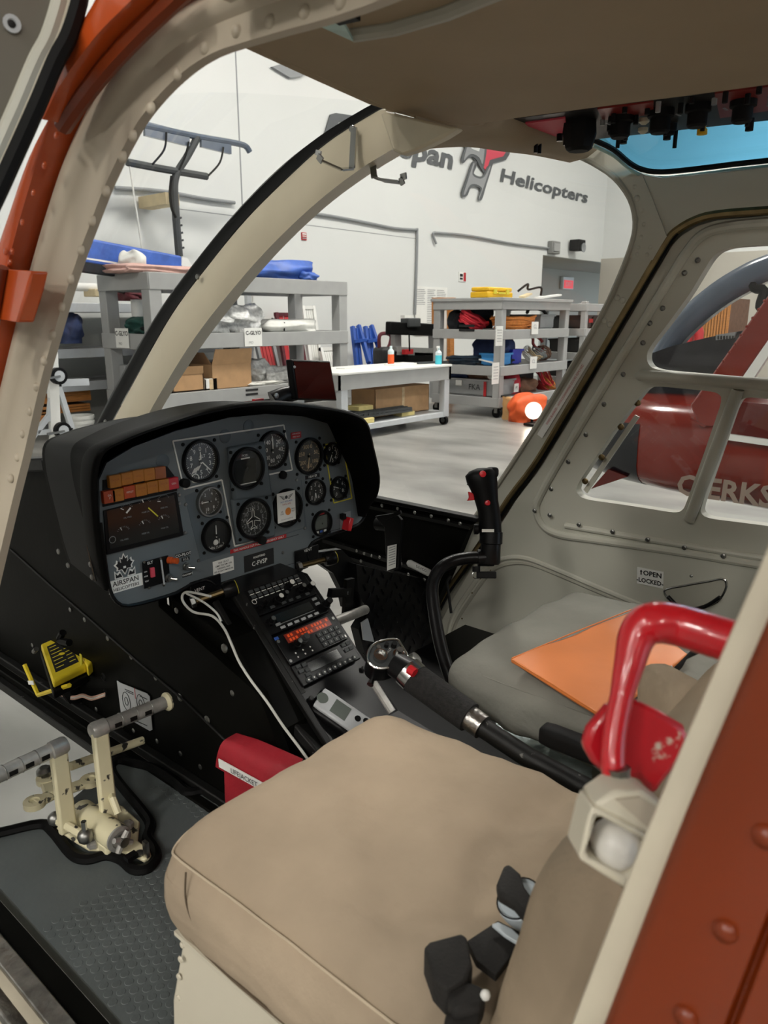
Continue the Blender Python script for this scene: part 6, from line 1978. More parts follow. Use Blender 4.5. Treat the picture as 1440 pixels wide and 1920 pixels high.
# vent knobs
for px, py, Yv, lb, d in ((424, 1107, 1.12, 'black vent pull knob above the white cable', (V((.85, -.4, .2)))), (613, 1048, 1.12, 'black vent pull knob beside the call sign plate', V((.9, -.35, .1)))):
    k0 = aY(px, py, Yv)
    t = thing('vent_knob', lb, 'knob', k0)
    d = d.normalized()
    MB().cyl(k0 - d * .07, k0, .006, 10).build('shaft', 'brass', t)
    MB().lathe(k0, d, [(.014, -.006), (.0165, 0), (.0165, .016), (.014, .020), (0, .021)], 18).build('grip', 'black_satin', t, smooth=40)
    MB().tube(circ(k0 + d * .021, basis(d)[0], basis(d)[1], .0135, 18), .0006, 4, closed=True).build('ring', 'yellow_print', t)
    MB().lathe(k0 - d * .07, d, [(.011, 0), (.011, .008), (.007, .01)], 6).build('nut', 'steel', t)
    e = aY(px - 38, py - 4, YP - .002)
    MB().box(e, (.075, .004, .045)).build('bracket', 'black_satin', t, bevel=.004)
    text('VENT', aY(px - 50 if px < 500 else px - 36, py - 2 if px < 500 else py - 17, YP - .006), EX, EZ, .010, 'white_print', t, depth=.001)
# white cable from the panel down the console
tag(MB().tube(curve_pts([aX(x, y, .762) for x, y in [(395, 1118), (350, 1110), (342, 1125), (362, 1147), (398, 1155), (420, 1178), (435, 1210), (448, 1240), (470, 1275), (500, 1315), (530, 1360), (560, 1400), (578, 1425)]], 5), .0024, 8).build('white_cable', 'white_cable'), 'white cable running down the side of the console', 'cable')
tag(MB().tube(curve_pts([aX(x, y, .755) for x, y in [(350, 1113), (380, 1128), (405, 1148), (415, 1165)]], 5), .002, 8).build('short_cable', 'white_cable'), 'short pale cable loop under the panel', 'cable')
# handheld meter in its cradle
hm = thing('handheld_meter', 'silver and black handheld meter with a small display on the console', 'meter', aX(640, 1350, .92))
h0, h1 = aX(612, 1322, .90), aX(676, 1366, .93)
dm = (h1 - h0).normalized()
nm_ = V((-.25, -.3, .92))
nm_ = (nm_ - dm * nm_.dot(dm)).normalized()
sm = nm_.cross(dm)
mc = (h0 + h1) / 2
L_ = (h1 - h0).length + .05
MB().soft(mc - nm_ * .008, (L_, .062, .026), .011, (dm, sm, nm_), 8).build('back_shell', 'black_satin', hm, smooth=70)
MB().soft(mc + nm_ * .008, (L_ - .008, .048, .010), .005, (dm, sm, nm_), 8).build('front_shell', 'silver_plastic', hm, smooth=70)
tpn = nm_ * .0135
MB().box(mc - dm * .012 + tpn, (.034, .030, .001), (dm, sm, nm_)).build('screen', 'lcd_grey', hm)
MB().lathe(mc - dm * .052 + tpn * .9, nm_, [(.012, 0), (.011, .001), (0, .001)], 16).build('sensor_window', 'lcd_grey', hm)
for a, b in ((.024, .006), (.036, -.011), (.040, .012), (.05, 0)):
    MB().lathe(mc + dm * a + sm * b + tpn * .95, nm_, [(.0065, 0), (.006, .0015), (0, .0018)], 12).build('meter_button', 'black_satin', hm)
crd = tag(MB().bar(aX(560, 1345, .86), aX(620, 1415, .86), .08, .02, V((.3, 0, 1))).build('meter_cradle', 'black_edge', bevel=.004), 'worn black tray under the handheld meter', 'tray')

# ================================================================ cyclic stick
DC = 1.5
cy = lambda x, y, d=DC: aD(x, y, d)
ck = thing('cyclic_stick', 'black cyclic stick with a red trigger in front of the grey seat', 'control stick', cy(858, 1290, 1.38))
tub = curve_pts([cy(868, 1310, 1.36), cy(850, 1285, 1.38), cy(826, 1210, 1.42), cy(812, 1130, 1.46), cy(812, 1092, 1.48), cy(826, 1066, 1.49), cy(850, 1052, 1.5), cy(880, 1046, 1.5), cy(900, 1046, 1.5)], 6)
MB().tube(tub, .0125, 14).build('stick_tube', 'black_satin', ck, smooth=60)
MB().tube([cy(846, 1150, 1.46) + V((0, 0, 0)), cy(838, 1090, 1.47), cy(845, 1080, 1.48)], .003, 6).build('stick_wire', 'black_rubber', ck)
MB().lathe(cy(905, 1046), (cy(930, 1046) - cy(900, 1046)), [(.017, -.01), (.017, .022), (.014, .024), (0, .024)], 16).build('elbow', 'black_satin', ck, smooth=40)
up_c = (cy(921, 1000) - cy(919, 1058)).normalized()
MB().lathe(cy(919, 1058), up_c, [(.018, 0), (.020, .004), (.020, .04), (.023, .042), (.023, .065), (0, .066)], 18).build('collar', 'black_satin', ck, smooth=40)
rings = []
GX, GY = CR, (CF - up_c * CF.dot(up_c)).normalized()
for x, y, a, b in ((921, 1018, .0225, .022), (919, 985, .0225, .022), (917, 960, .0225, .022), (912, 938, .0238, .023), (908, 920, .027, .024), (904, 905, .031, .026), (902, 893, .032, .026), (906, 884, .028, .023), (911, 878, .018, .016)):
    c = cy(x, y)
    rings.append([c + GX * (a * cos(2 * pi * k / 20)) + GY * (b * sin(2 * pi * k / 20)) for k in range(20)])
MB().loft(rings).build('grip', 'black_rubber', ck, smooth=70)
MB().soft(cy(922, 886), (.026, .03, .022), .008, (GX, GY, up_c), 6).build('hat_switch', 'black_matte', ck, smooth=60)
MB().lathe(cy(905, 889, DC - .024), -CF, [(.007, 0), (.006, .005), (0, .006)], 12).build('red_button', 'red_button', ck, label='red thumb button')
MB().lathe(cy(914, 943, DC - .022), -CF, [(.006, 0), (.005, .005), (0, .006)], 12).build('red_button', 'red_button', ck, label='red side button')
MB().prism([cy(878, 921, DC - .008), cy(889, 926, DC - .008), cy(890, 938, DC - .008), cy(876, 939, DC - .008), cy(880, 932, DC - .008)], CF * .014).build('trigger', 'red_paint', ck, bevel=.002, label='red trigger')
MB().prism([cy(880, 890, DC - .004), cy(893, 884, DC - .004), cy(890, 905, DC - .004), cy(876, 910, DC - .004)], CF * .012).build('trigger_guard', 'black_matte', ck, bevel=.002)
MB().lathe(cy(900, 992), -CR, [(.006, 0), (.011, .004), (.011, .012), (0, .013)], 12).build('friction_knob', 'black_rubber', ck)
MB().box(cy(915, 995, DC - .024), (.024, .001, .006), (CR, CF, CU)).build('grip_tag', 'white_print', ck)
MB().tube(circ(cy(893, 1078), CR, CU, .008, 16), .0011, 5, closed=True).build('key_ring', 'chrome', ck)
MB().box(cy(912, 1078), (.04, .006, .014), (CR, CF, CU)).build('lock_tab', 'black_matte', ck, bevel=.002)
MB().cyl(cy(893, 1062), cy(893, 1072), .008, 10).build('clamp_bolt', 'black_matte', ck)

# fire bottle bracket and white marker in the footwell
fb = thing('wall_bracket', 'tall black bracket with a paper tag in the footwell beyond the panel', 'bracket', aX(735, 1075, 1.6))
MB().prism([aX(x, y, 1.6) for x, y in [(702, 968), (740, 962), (752, 975), (748, 1070), (725, 1072), (720, 990)]], (.012, 0, 0)).build('plate', 'black_satin', fb, bevel=.003)
MB().cyl(aX(708, 982, 1.62), aX(738, 985, 1.62), .02, 14).build('knob', 'black_rubber', fb)
MB().bar(aX(722, 972, 1.59), aX(752, 960, 1.59), .006, .01).build('lever', 'black_satin', fb)
tg = MB().prism([aX(x, y, 1.597) for x, y in [(727, 1024), (744, 1020), (742, 1064), (726, 1070)]], (-.001, 0, 0)).build('paper_tag', 'white_paint', fb, smooth=0)
for k in range(8):
    MB().bar(aX(729, 1028 + k * 4.6, 1.5955), aX(741, 1024 + k * 4.6, 1.5955), .002, .0005, EX).build('print_line', 'grey_print', tg)
ml = thing('marker_tube', 'white capped tube clipped along the footwell stringer', 'tube', aX(790, 1070, 1.68))
MB().cyl(aX(768, 1056, 1.68), aX(804, 1074, 1.68), .011, 12).build('tube', 'white_paint', ml)
MB().lathe(aX(768, 1056, 1.68), aX(760, 1052, 1.68) - aX(768, 1056, 1.68), [(.009, 0), (.008, .006), (0, .008)], 12).build('cap', 'white_paint', ml)
text('DEVCO', aX(790, 1066, 1.667), (aX(804, 1073, 1.667) - aX(780, 1061, 1.667)), EZ, .012, 'black_print', ml)
pd = thing('pilot_pedal', 'dark rudder pedal tube beside the radio stack', 'pedal', aD(640, 1150, 1.75))
MB().cyl(aY(612, 1172, 1.2), aY(685, 1143, 1.25), .013, 14).build('tube', 'steel_worn', pd)
MB().bar(aY(655, 1085, 1.27), aY(650, 1160, 1.27), .03, .012, EY).build('arm', 'black_satin', pd)
MB().bar(aY(618, 1112, 1.26), aY(655, 1110, 1.27), .022, .014, EY).build('link', 'black_satin', pd)
MB().prism([aY(x, y, 1.28) for x, y in [(678, 1168), (690, 1160), (702, 1204), (682, 1200)]], (0, .004, 0)).build('lever_plate', 'pale_metal', pd)
text('E', aY(652, 1112, 1.26), EX, EZ, .012, 'grey_print', pd)

# ================================================================ collective lever
XC = .89
co = lambda x, y, o=0: aX(x, y, XC + o)
cv = thing('collective_lever', 'black collective lever with a switch head and silver bands', 'control lever', co(1080, 1465))
hd0 = co(724, 1226)
ax_ = (co(890, 1352) - co(775, 1268)).normalized()
hn = V((-.25, -.45, .85)).normalized()
hx = V((1, .15, .3))
hx = (hx - hn * hx.dot(hn)).normalized()
hy = hn.cross(hx)
hpol = [aP(x, y, hd0 + hn * .006, hn) for x, y in [(690, 1237), (692, 1220), (702, 1208), (722, 1201), (744, 1200), (752, 1210), (764, 1234), (748, 1244), (728, 1252), (706, 1252), (696, 1246)]]
MB().prism(curve_pts(hpol, 2, True), -hn * .004).build('switch_plate', 'grid_dark', cv, bevel=.0008)
MB().tube(curve_pts(hpol, 3, True), .0028, 8, closed=True).build('plate_rim', 'chrome', cv)
hp2 = [p - hn * .004 for p in hpol]
MB().prism(curve_pts(hp2, 2, True), -hn * .035).build('head_body', 'black_satin', cv, bevel=.004)
for x, y, r, h, m in ((712, 1233, .012, .010, 'chrome'), (747, 1228, .011, .004, 'chrome'), (747, 1226, .006, .014, 'steel'), (738, 1212, .005, .01, 'black_matte'), (724, 1212, .004, .008, 'black_matte'), (709, 1216, .004, .006, 'steel'), (757, 1236, .003, .004, 'chrome')):
    MB().lathe(aP(x, y, hd0 + hn * .006, hn), hn, [(r, 0), (r, h), (r * .8, h), (r * .78, h * .4), (0, h * .4)] if m == 'chrome' and r > .011 else [(r, 0), (r * .9, h), (0, h)], 16).build('head_switch', m, cv)
for x, y, s_ in ((728, 1222, 'LDG LT'), (715, 1224, 'HOIST'), (735, 1242, 'HYD')):
    text(s_, aP(x, y, hd0 + hn * .0066, hn), hx, hy, .005, 'white_print', cv)
MB().bar(aP(732, 1243, hd0 + hn * .0068, hn), aP(738, 1246, hd0 + hn * .0068, hn), .006, .002).build('pale_mark', 'yellow_print', cv)
MB().tube([aP(712, 1250, hd0 - hn * .02, hn), aP(700, 1270, hd0 - hn * .03, hn), aP(694, 1284, hd0 - hn * .03, hn)], [.003, .003, .006], 8).build('hook_lever', 'chrome', cv)
MB().cyl(co(700, 1280), co(735, 1335), .007, 10).build('friction_rod', 'steel_worn', cv)
MB().lathe(aP(776, 1238, hd0, hn), V((.3, -.5, .6)), [(.012, -.01), (.013, 0), (.011, .008), (0, .009)], 14).build('round_knob', 'steel', cv)
MB().tube([co(742, 1246), co(768, 1262)], [.022, .024], 18).build('neck', 'black_satin', cv, smooth=50)
MB().tube([co(764, 1258), co(778, 1272)], [.0265, .0265], 20).build('silver_band', 'chrome', cv, smooth=50)
MB().cyl(co(767, 1254, -.02), co(778, 1262, -.02), .008, 8).build('red_ring', 'red_paint', cv)
MB().tube([co(776, 1271), co(880, 1345)], [.0255, .0245], 20).build('foam_grip', 'cork', cv, smooth=50, label='black textured foam grip')
MB().tube([co(878, 1344), co(905, 1364)], [.020, .020], 18).build('silver_band', 'alu_edge', cv, smooth=50)
MB().tube([co(900, 1361), co(990, 1420), co(1085, 1472), co(1180, 1520)], [.0155, .0155, .0165, .017], 16).build('lever_tube', 'black_edge', cv, smooth=50)
MB().soft(co(1075, 1395, -.0), (.03, .10, .03), .008, None, 6).build('belt_stop', 'black_matte', cv, smooth=50)
# foil under the lever
tag(MB().prism([aZ(x, y, .80) for x, y in [(930, 1355), (1010, 1385), (1110, 1440), (1110, 1500), (1000, 1440), (930, 1390)]], (0, 0, -.004)).build('foil_liner', 'foil', smooth=0), 'crinkled pale foil liner between the seats', 'foil')


# ================================================================ near seat
def fold(w, s=1.0):
    return noise.noise(w * (7 * s)) * .5 + noise.noise(w * (17 * s)) * .25


ns = thing('copilot_chair', 'tan fabric seat with a worn cushion and lap belt', 'seat', V((.62, .35, .66)))
SX0, SX1, SY0, SY1, SZ0, SZ1 = .392, .846, .0, .715, .825, .985


CREASE = [((.80, .37), (.60, .385), .022, .026), ((.70, .31), (.55, .365), .017, .018), ((.74, .30), (.66, .48), .007, .03), ((.62, .545), (.50, .40), .010, .03), ((.78, .52), (.70, .64), .006, .04), ((.56, .30), (.47, .45), .012, .02)]


def cush(u, w):
    d = fold(w) * .013 + .003 * noise.noise(w * 24)
    n = V((u.x, u.y, u.z)).normalized()
    w = w + n * d
    if u.z > .5:
        cx = (w.x - (SX0 + SX1) / 2) / .227
        cyy = (w.y - .36) / .36
        w.z += .012 * max(0, 1 - cx * cx) - .006 * max(0, cyy) ** 2
        # soft valleys running to the belt, and dents of use
        for (ax, ay), (bx_, by_), am, wd in CREASE:
            dx, dy = bx_ - ax, by_ - ay
            t = max(0, min(1, ((w.x - ax) * dx + (w.y - ay) * dy) / (dx * dx + dy * dy)))
            d2 = (w.x - ax - t * dx) ** 2 + (w.y - ay - t * dy) ** 2
            w.z -= am * math.exp(-d2 / (wd * wd)) * (1 - .5 * t)
    if u.z < 0:
        w = w + V((.02 * (-u.x) * abs(u.z), -.01 * u.y * abs(u.z), 0))
        if u.x < -.9:
            w.x += .003 * sin(w.y * 160) * abs(u.z) ** 2
    return w


cu = MB().soft(((SX0 + SX1) / 2, (SY0 + SY1) / 2, (SZ0 + SZ1) / 2), (SX1 - SX0, SY1 - SY0, SZ1 - SZ0), .062, n=36, fn=cush).build('seat_cushion', 'seat_tan', ns, smooth=80)
# piping seam and creases along the near edge
MB().tube([p_ + V((-.7, 0, .7)) * (fold(p_) * .013 + .003 * noise.noise(p_ * 24)) for p_ in curve_pts([V((.47, .6975, .9675)), V((.44, .696, .965)), V((.418, .6895, .960)), V((.4095, .665, .966)), V((.408, .62, .9685)), V((.408, .5, .9705)), V((.408, .35, .9705)), V((.408, .2, .9685))], 6)], .0014, 6).build('piping', 'stitch', cu)
MB().tube(curve_pts([V((SX0 + .006, .635, .972)), V((SX0 - .001, .628, .94)), V((SX0 + .003, .615, .905)), V((SX0 + .012, .58, .872))], 5), .0012, 6).build('seam', 'seam_dark', cu)
MB().tube(curve_pts([V((SX0 + .004, .672, .93)), V((SX0 + .006, .64, .885)), V((SX0 + .011, .58, .866)), V((SX0 + .014, .5, .862)), V((SX0 + .016, .40, .862))], 5), .002, 6).build('hem', 'seam_dark', cu)
sb0 = V((.62, .18, .93))
lean = Matrix.Rotation(radians(14), 3, 'X')


def back(u, w):
    n = V((u.x, u.y, u.z)).normalized()
    w = w + n * (fold(w, 1.0) * .018 + .006 * sin(w.z * 60 + w.x * 30) * max(0, noise.noise(w * 6)))
    return w


MB().soft((.630, .156, 1.045), (.47, .19, .40), .075, (EX, lean @ EY, lean @ EZ), 26, back).build('seat_back', 'seat_tan_side', ns, smooth=80)
bs = MB().prism([V((.418, .68, .85)), V((.418, -.1, .85)), V((.41, -.1, .66)), V((.40, .70, .66)), V((.405, .70, .74))], (.018, 0, 0)).span((.425, .0, .66), (.82, .66, .845)).build('seat_base', 'cream_base', ns, bevel=.004)
MB().bar((.412, .684, .852), (.412, .0, .852), .012, .006).build('base_lip', 'cream_base', ns)
for k, (y, z) in enumerate(((.672, .84), (.678, .815), (.684, .785), (.688, .75), (.655, .70))):
    MB().lathe((.409 - k * .0006, y, z), (-1, 0, 0), [(.0045, 0), (.0035, .002), (0, .0025)], 10).build('base_rivet', 'cream_base', bs)
# stains
for x, y in ((725, 1370), (745, 1487), (600, 1690), (612, 1692), (606, 1656)):
    pass

# ================================================================ far seat
fs = thing('pilot_chair', 'grey fabric seat with a gathered skirt under the orange folder', 'seat', V((1.22, .35, .66)))


def cush2(u, w):
    n = V((u.x, u.y, u.z)).normalized()
    w = w + n * (fold(w + V((3, 0, 0))) * .014 + .004 * noise.noise(w * 20))
    if u.x < -.9:
        s_ = max(0, (-u.z + .6)) * .5
        w.x += .008 * sin(w.y * 70 + 3 * w.z) * s_
    if u.y > .9:
        w.y += .006 * sin(w.x * 60) * max(0, -u.z + .5) * .6
    if u.z > .5:
        cx = (w.x - 1.22) / .24
        w.z += .012 * max(0, 1 - cx * cx)
    return w


MB().soft((1.22, .36, .953), (.5, .68, .10), .038, n=32, fn=cush2).build('seat_cushion', 'seat_grey', fs, smooth=80)
MB().soft((1.22, .015, 1.22), (.48, .17, .66), .07, (EX, lean @ EY, lean @ EZ), 20, back).build('seat_back', 'seat_grey', fs, smooth=80)
MB().tube(curve_pts([V((.983, .20, .993)), V((.981, .4, .994)), V((.985, .62, .993)), V((1.01, .684, .992)), V((1.1, .690, .994)), V((1.3, .690, .994))], 5), .0011, 6).build('piping', 'seat_grey', fs)
MB().span((1.2, .0, .66), (1.44, .60, .90)).build('seat_base', 'cabin_grey_dark', fs, bevel=.004)
for x0, x1, y0, y1, nm in ():
    pass
# orange folder
fo = thing('orange_folder', 'orange vinyl folder lying on the grey seat', 'folder', aZ(1080, 1250, 1.024))
F0 = [aZ(x, y, 1.024) for x, y in [(957, 1243), (1185, 1149), (1290, 1232), (1130, 1352)]]
n_ = 8
gr = []
for i in range(n_ + 1):
    row = []
    for j in range(n_ + 1):
        a = F0[0].lerp(F0[1], j / n_)
        b = F0[3].lerp(F0[2], j / n_)
        p = a.lerp(b, i / n_)
        p.z += .006 * noise.noise(p * 9) + .006
        row.append(p)
    gr.append(row)
MB().slab(gr, (0, 0, -.007)).build('cover', 'orange_vinyl', fo, smooth=60, bevel=.003)
e0 = [p + V((0, 0, .0075)) for p in F0]
for a, b in ((e0[0], e0[1]), (e0[0], e0[3])):
    a2, b2 = a.lerp(b, .01), a.lerp(b, .99)
    MB().tube([a2, a2.lerp(b2, .5) + V((0, 0, .001)), b2], .0012, 6).build('stitched_edge', 'orange_vinyl', fo)
MB().bar(e0[1].lerp(e0[2], .45).lerp(e0[0], .06) + V((0, 0, -.004)), e0[2].lerp(e0[3], .25) + V((0, 0, -.004)), .012, .004).build('reflective_tape', 'silver_plastic', fo)

# far seat harness straps
def ribbon(pts, w, side, name, m, par, th=.003):
    pts = curve_pts(pts, 6)
    side = V(side).normalized()
    g = [[p - side * w / 2, p + side * w / 2] for p in pts]
    return MB().slab(g, lambda p: V((0, 0, -th))).build(name, m, par, smooth=60)


h2 = thing('seat_harness', 'black harness straps lying on the back of the grey seat', 'harness', V((1.12, .25, 1.0)))
ribbon([aD(1300, 1330, .82), aD(1340, 1260, .84), aD(1400, 1175, .86), aD(1460, 1100, .88)], .045, CR + CU, 'strap', 'strap_black', h2)
ribbon([aD(1262, 1265, .9), aD(1290, 1225, .9), aD(1340, 1200, .92)], .03, CR + CU, 'strap', 'strap_black', h2)
MB().soft(aD(1260, 1340, .86), (.05, .13, .10), .02, (CR, CF, CU), 6).build('bolster', 'seat_tan', h2, smooth=60)

# ================================================================ near seat harness buckle
hb2 = thing('lap_harness', 'black lap belt with a pale round buckle on the tan seat', 'harness', aZ(930, 1700, 1.0))
bc = aZ(978, 1694, 1.03)
bn = V((-.35, .25, .9)).normalized()
MB().lathe(bc, bn, [(.020, -.014), (.023, 0), (.023, .006), (.021, .008), (.019, .006), (0, .0065)], 26).build('buckle', 'buckle_pale', hb2, smooth=40, label='pale round buckle')
MB().tube(circ(bc + bn * .008, basis(bn)[0], basis(bn)[1], .0222, 26), .0008, 6, closed=True).build('buckle_ring', 'black_rubber', hb2)


def web(pix, z, th, nm, m='strap_black', bev=.003):
    return MB().prism([aZ(x, y, z) for x, y in pix], (0, 0, -th)).build(nm, m, hb2, bevel=bev, seg=3)


web([(944, 1622), (956, 1618), (976, 1636), (984, 1660), (1012, 1700), (992, 1724), (965, 1692), (934, 1674), (931, 1654)], 1.052, .012, 'strap_pad', bev=.004)
web([(876, 1764), (934, 1726), (986, 1752), (956, 1795), (930, 1828), (893, 1800)], 1.016, .008, 'strap')
web([(794, 1776), (806, 1764), (866, 1748), (876, 1756), (886, 1808), (876, 1834), (838, 1856), (812, 1828)], 1.036, .03, 'strap_pad', bev=.009)
web([(836, 1856), (878, 1834), (912, 1848), (906, 1888), (850, 1898)], 1.030, .022, 'strap_loop', bev=.006)
web([(836, 1896), (904, 1890), (884, 1990), (818, 1990)], 1.022, .012, 'strap')
web([(922, 1732), (934, 1728), (962, 1742), (984, 1764), (972, 1768), (946, 1752)], 1.026, .004, 'tongue', 'buckle_pale', .001)
MB().ball(aZ(910, 1866, 1.03), .0045).build('white_tab', 'white_paint', hb2)
MB().ball(aZ(1024, 1648, 1.05), (.005, .006, .008)).build('white_tab', 'white_paint', hb2)

# ================================================================ red handle and lamp bracket on the near post
rh = thing('red_lever', 'red hand grip on a chipped red bracket by the orange door post', 'handle', aD(1180, 1480, .45))
hd = lambda x, y, d=.47: aD(x, y, d)
MB().tube(curve_pts([hd(1400, 1212, .45), hd(1330, 1190, .46), hd(1270, 1172, .47), hd(1225, 1168, .47), hd(1196, 1190, .47), hd(1180, 1245, .465), hd(1165, 1310, .46), hd(1152, 1380, .455), hd(1150, 1440, .45), hd(1156, 1462, .45)], 10), [(.0132 if i_ < 34 else max(.0072, .0132 - (i_ - 34) * .00024)) for i_ in range(91)], 28).build('grip', 'red_paint', rh, smooth=70)
MB().prism([hd(x, y, .47) for x, y in [(1094, 1400), (1104, 1368), (1140, 1325), (1190, 1312), (1240, 1335), (1285, 1362), (1300, 1400), (1245, 1470), (1228, 1495), (1196, 1460), (1150, 1466), (1112, 1432)]], CF * .012).build('bracket_plate', 'red_chipped', rh, bevel=.004, label='chipped red bracket plate')
MB().tube([hd(1160, 1440, .445), hd(1165, 1475, .445)], [.007, .005], 8).build('pivot_pin', 'steel', rh)
lb_ = thing('dome_lamp', 'frosted dome lamp inside a cream bracket on the orange door post', 'lamp', aD(1160, 1640, .42))
ld = lambda x, y, d=.42: aD(x, y, d)
pol = [ld(x, y) for x, y in [(1086, 1605), (1104, 1530), (1112, 1512), (1130, 1520), (1232, 1575), (1222, 1600), (1180, 1665), (1170, 1666), (1090, 1614)]]
hol = [ld(x, y) for x, y in [(1098, 1600), (1118, 1532), (1128, 1532), (1214, 1578), (1200, 1622), (1172, 1645), (1104, 1610)]]
MB().prism(pol, CF * .028, [hol]).build('bracket', 'cream_base', lb_, bevel=.003)
MB().prism([ld(x, y, .45) for x, y in [(1086, 1605), (1112, 1512), (1232, 1575), (1170, 1666)]], CF * .004).build('bracket_back', 'brass', lb_)
MB().prism([ld(1112, 1512), ld(1152, 1484), ld(1205, 1482), ld(1262, 1525), ld(1232, 1576)], CF * .03).build('bracket_top', 'cream_base', lb_, bevel=.003)
MB().prism([ld(x, y, .418) for x, y in [(1155, 1500), (1200, 1495), (1242, 1520), (1215, 1552)]], CF * .004).build('shade_tab', 'cabin_tan', lb_)
MB().lathe(ld(1155, 1582, .435), -CF, [(.0138, -.006), (.0138, .003), (.0125, .009), (.008, .013), (.003, .0145), (0, .0147)], 22).build('dome', 'bulb_glass', lb_, smooth=80, label='frosted white dome')
lb_arm = MB().prism([ld(x, y, .44) for x, y in [(1190, 1530), (1290, 1500), (1330, 1530), (1240, 1600)]], CF * .012).build('mount_arm', 'cream_base', lb_)

# ================================================================ pouch, yellow unit, placard, wires
lj = thing('life_jacket_pouch', 'red pouch with a white name strip below the console', 'pouch', aX(460, 1520, .80))
jl = lambda x, y, o=0: aX(x, y, .715 + o)


def pch(u, w):
    return w + V((fold(w, 2) * .006, 0, fold(w + V((5, 0, 0)), 2) * .006))


pa_, pb3 = jl(412, 1392), jl(500, 1500)
MB().soft(((.715 + .768) / 2, (pa_.y + pb3.y) / 2 - .03, .735), (.05, .20, .15), .02, n=18, fn=pch).build('body', 'red_cloth', lj, smooth=80)
fg = [[jl(x, y, o) for x, y, o in r] for r in ([(404, 1438, -.008), (445, 1462, -.010), (488, 1486, -.010), (530, 1505, -.008)], [(408, 1412, -.012), (450, 1438, -.014), (495, 1462, -.014), (540, 1485, -.012)], [(418, 1390, -.004), (465, 1412, -.006), (505, 1432, -.006), (552, 1452, -.004)], [(440, 1376, .02), (480, 1388, .02), (520, 1405, .02), (565, 1425, .02)])]
MB().slab(dense([list(r) for r in fg], 3), (.004, 0, 0)).build('flap', 'red_cloth', lj, smooth=60)
sa, sb_ = jl(414, 1432, -.017), jl(490, 1474, -.017)
ds = (sb_ - sa).normalized()
us = V((-1, 0, 0)).cross(ds)
us = us if us.z > 0 else -us
MB().box((sa + sb_) / 2, ((sb_ - sa).length + .01, .016, .002), (ds, us, ds.cross(us))).build('name_strip', 'white_paint', lj)
text('LIFEJACKET', (sa + sb_) / 2 + ds * .012 + V((-.0014, 0, 0)), ds, us, .0135, 'black_print', lj, depth=.0014, sx=1.05)

yb = thing('yellow_unit', 'yellow instrument unit strapped to the black bulkhead', 'instrument', aX(120, 1290, .70))
ZY = .80
yq = [aZ(x, y, ZY) for x, y in ((76, 1207), (128, 1184), (162, 1247), (99, 1277))]
MB().prism(yq, (0, 0, -.020)).build('case', 'yellow_plastic', yb, bevel=.006, seg=3)
MB().prism([aZ(x, y, ZY + .004) for x, y in ((126, 1184), (139, 1178), (174, 1240), (164, 1250))], (0, 0, -.028)).build('end_cap', 'yellow_plastic', yb, bevel=.005, seg=3)
yc_ = sum(yq, V((0, 0, 0))) / 4
ypl = [yc_ + (p - yc_) * .7 + V((0, 0, .0006)) for p in yq]
yp = MB().prism(ypl, (0, 0, -.001)).build('name_plate', 'black_print', yb, smooth=0)
for k in range(7):
    a_ = ypl[0].lerp(ypl[3], .1 + k * .13)
    b_ = ypl[1].lerp(ypl[2], .1 + k * .13)
    MB().bar(a_.lerp(b_, .08) + V((0, 0, .0004)), a_.lerp(b_, .4 + .08 * (k % 3)) + V((0, 0, .0004)), .003, .0006).build('print_line', 'yellow_print', yp)
    MB().bar(a_.lerp(b_, .66) + V((0, 0, .0004)), a_.lerp(b_, .92) + V((0, 0, .0004)), .003, .0006).build('print_line', 'yellow_print', yp)
MB().lathe(yc_ + V((0, 0, .0008)), EZ, [(.007, 0), (.007, .001), (0, .001)], 12).build('seal_dot', 'yellow_plastic', yb)
MB().tube(curve_pts([aZ(x, y, ZY + h) for x, y, h in ((128, 1182, .004), (146, 1210, .006), (153, 1240, .004), (148, 1262, -.02), (140, 1272, -.03))], 4), .0028, 6).build('strap', 'yellow_print', yb)
MB().prism([p + V((0, 0, -.021)) for p in [yc_.lerp(q_, 1.08) for q_ in yq]], (0, 0, -.02)).build('rubber_base', 'black_rubber', yb, bevel=.004)
MB().cyl(yc_ + V((0, 0, -.05)), V((yc_.x + .04, yc_.y, FZ - .01)), .03, 10).build('mount_stem', 'black_rubber', yb)
MB().tube([aX(x, y, .69) for x, y in ((46, 1246), (60, 1278), (72, 1303), (100, 1294), (130, 1285))], .0055, 6).build('mount_frame', 'yellow_plastic', yb)
MB().box(aX(58, 1280, .684), (.002, .03, .010), (EX, V((0, -.93, .3)), V((0, .3, .93)))).build('white_band', 'white_paint', yb)
MB().tube(curve_pts([aX(x, y, .70) for x, y in ((118, 1186), (112, 1200), (130, 1205))], 4), .008, 8).build('cable_plug', 'black_rubber', yb)
MB().cyl(aX(64, 1222, .70), aX(68, 1217, .70), .006, 8).build('bolt', 'steel', yb)
for k in range(3):
    tag(MB().tube(curve_pts([aX(x, y + k * 2.4, .75) for x, y in ((108, 1296), (135, 1306), (155, 1302), (172, 1307), (196, 1300))], 4), .0022, 6).build('signal_wire', ('wire_pink', 'white_cable', 'wire_pink')[k]), ('upper pink', 'middle white', 'lower pink')[k] + ' wire running from the yellow unit to the bulkhead', 'wire')
pk = thing('metal_placard', 'silver placard with line drawings on the black bulkhead', 'placard', wl_(250, 1365, -.003))
MB().prism([wl_(x, y, -.003) for x, y in ((220, 1276), (226, 1280), (276, 1300), (281, 1306), (286, 1368), (282, 1370), (232, 1342), (228, 1338))], (-.0015, 0, 0)).build('plate', 'silver_plastic', pk, smooth=0)
q0 = wl_(237, 1315, -.0052)
q1 = wl_(264, 1320, -.0052)
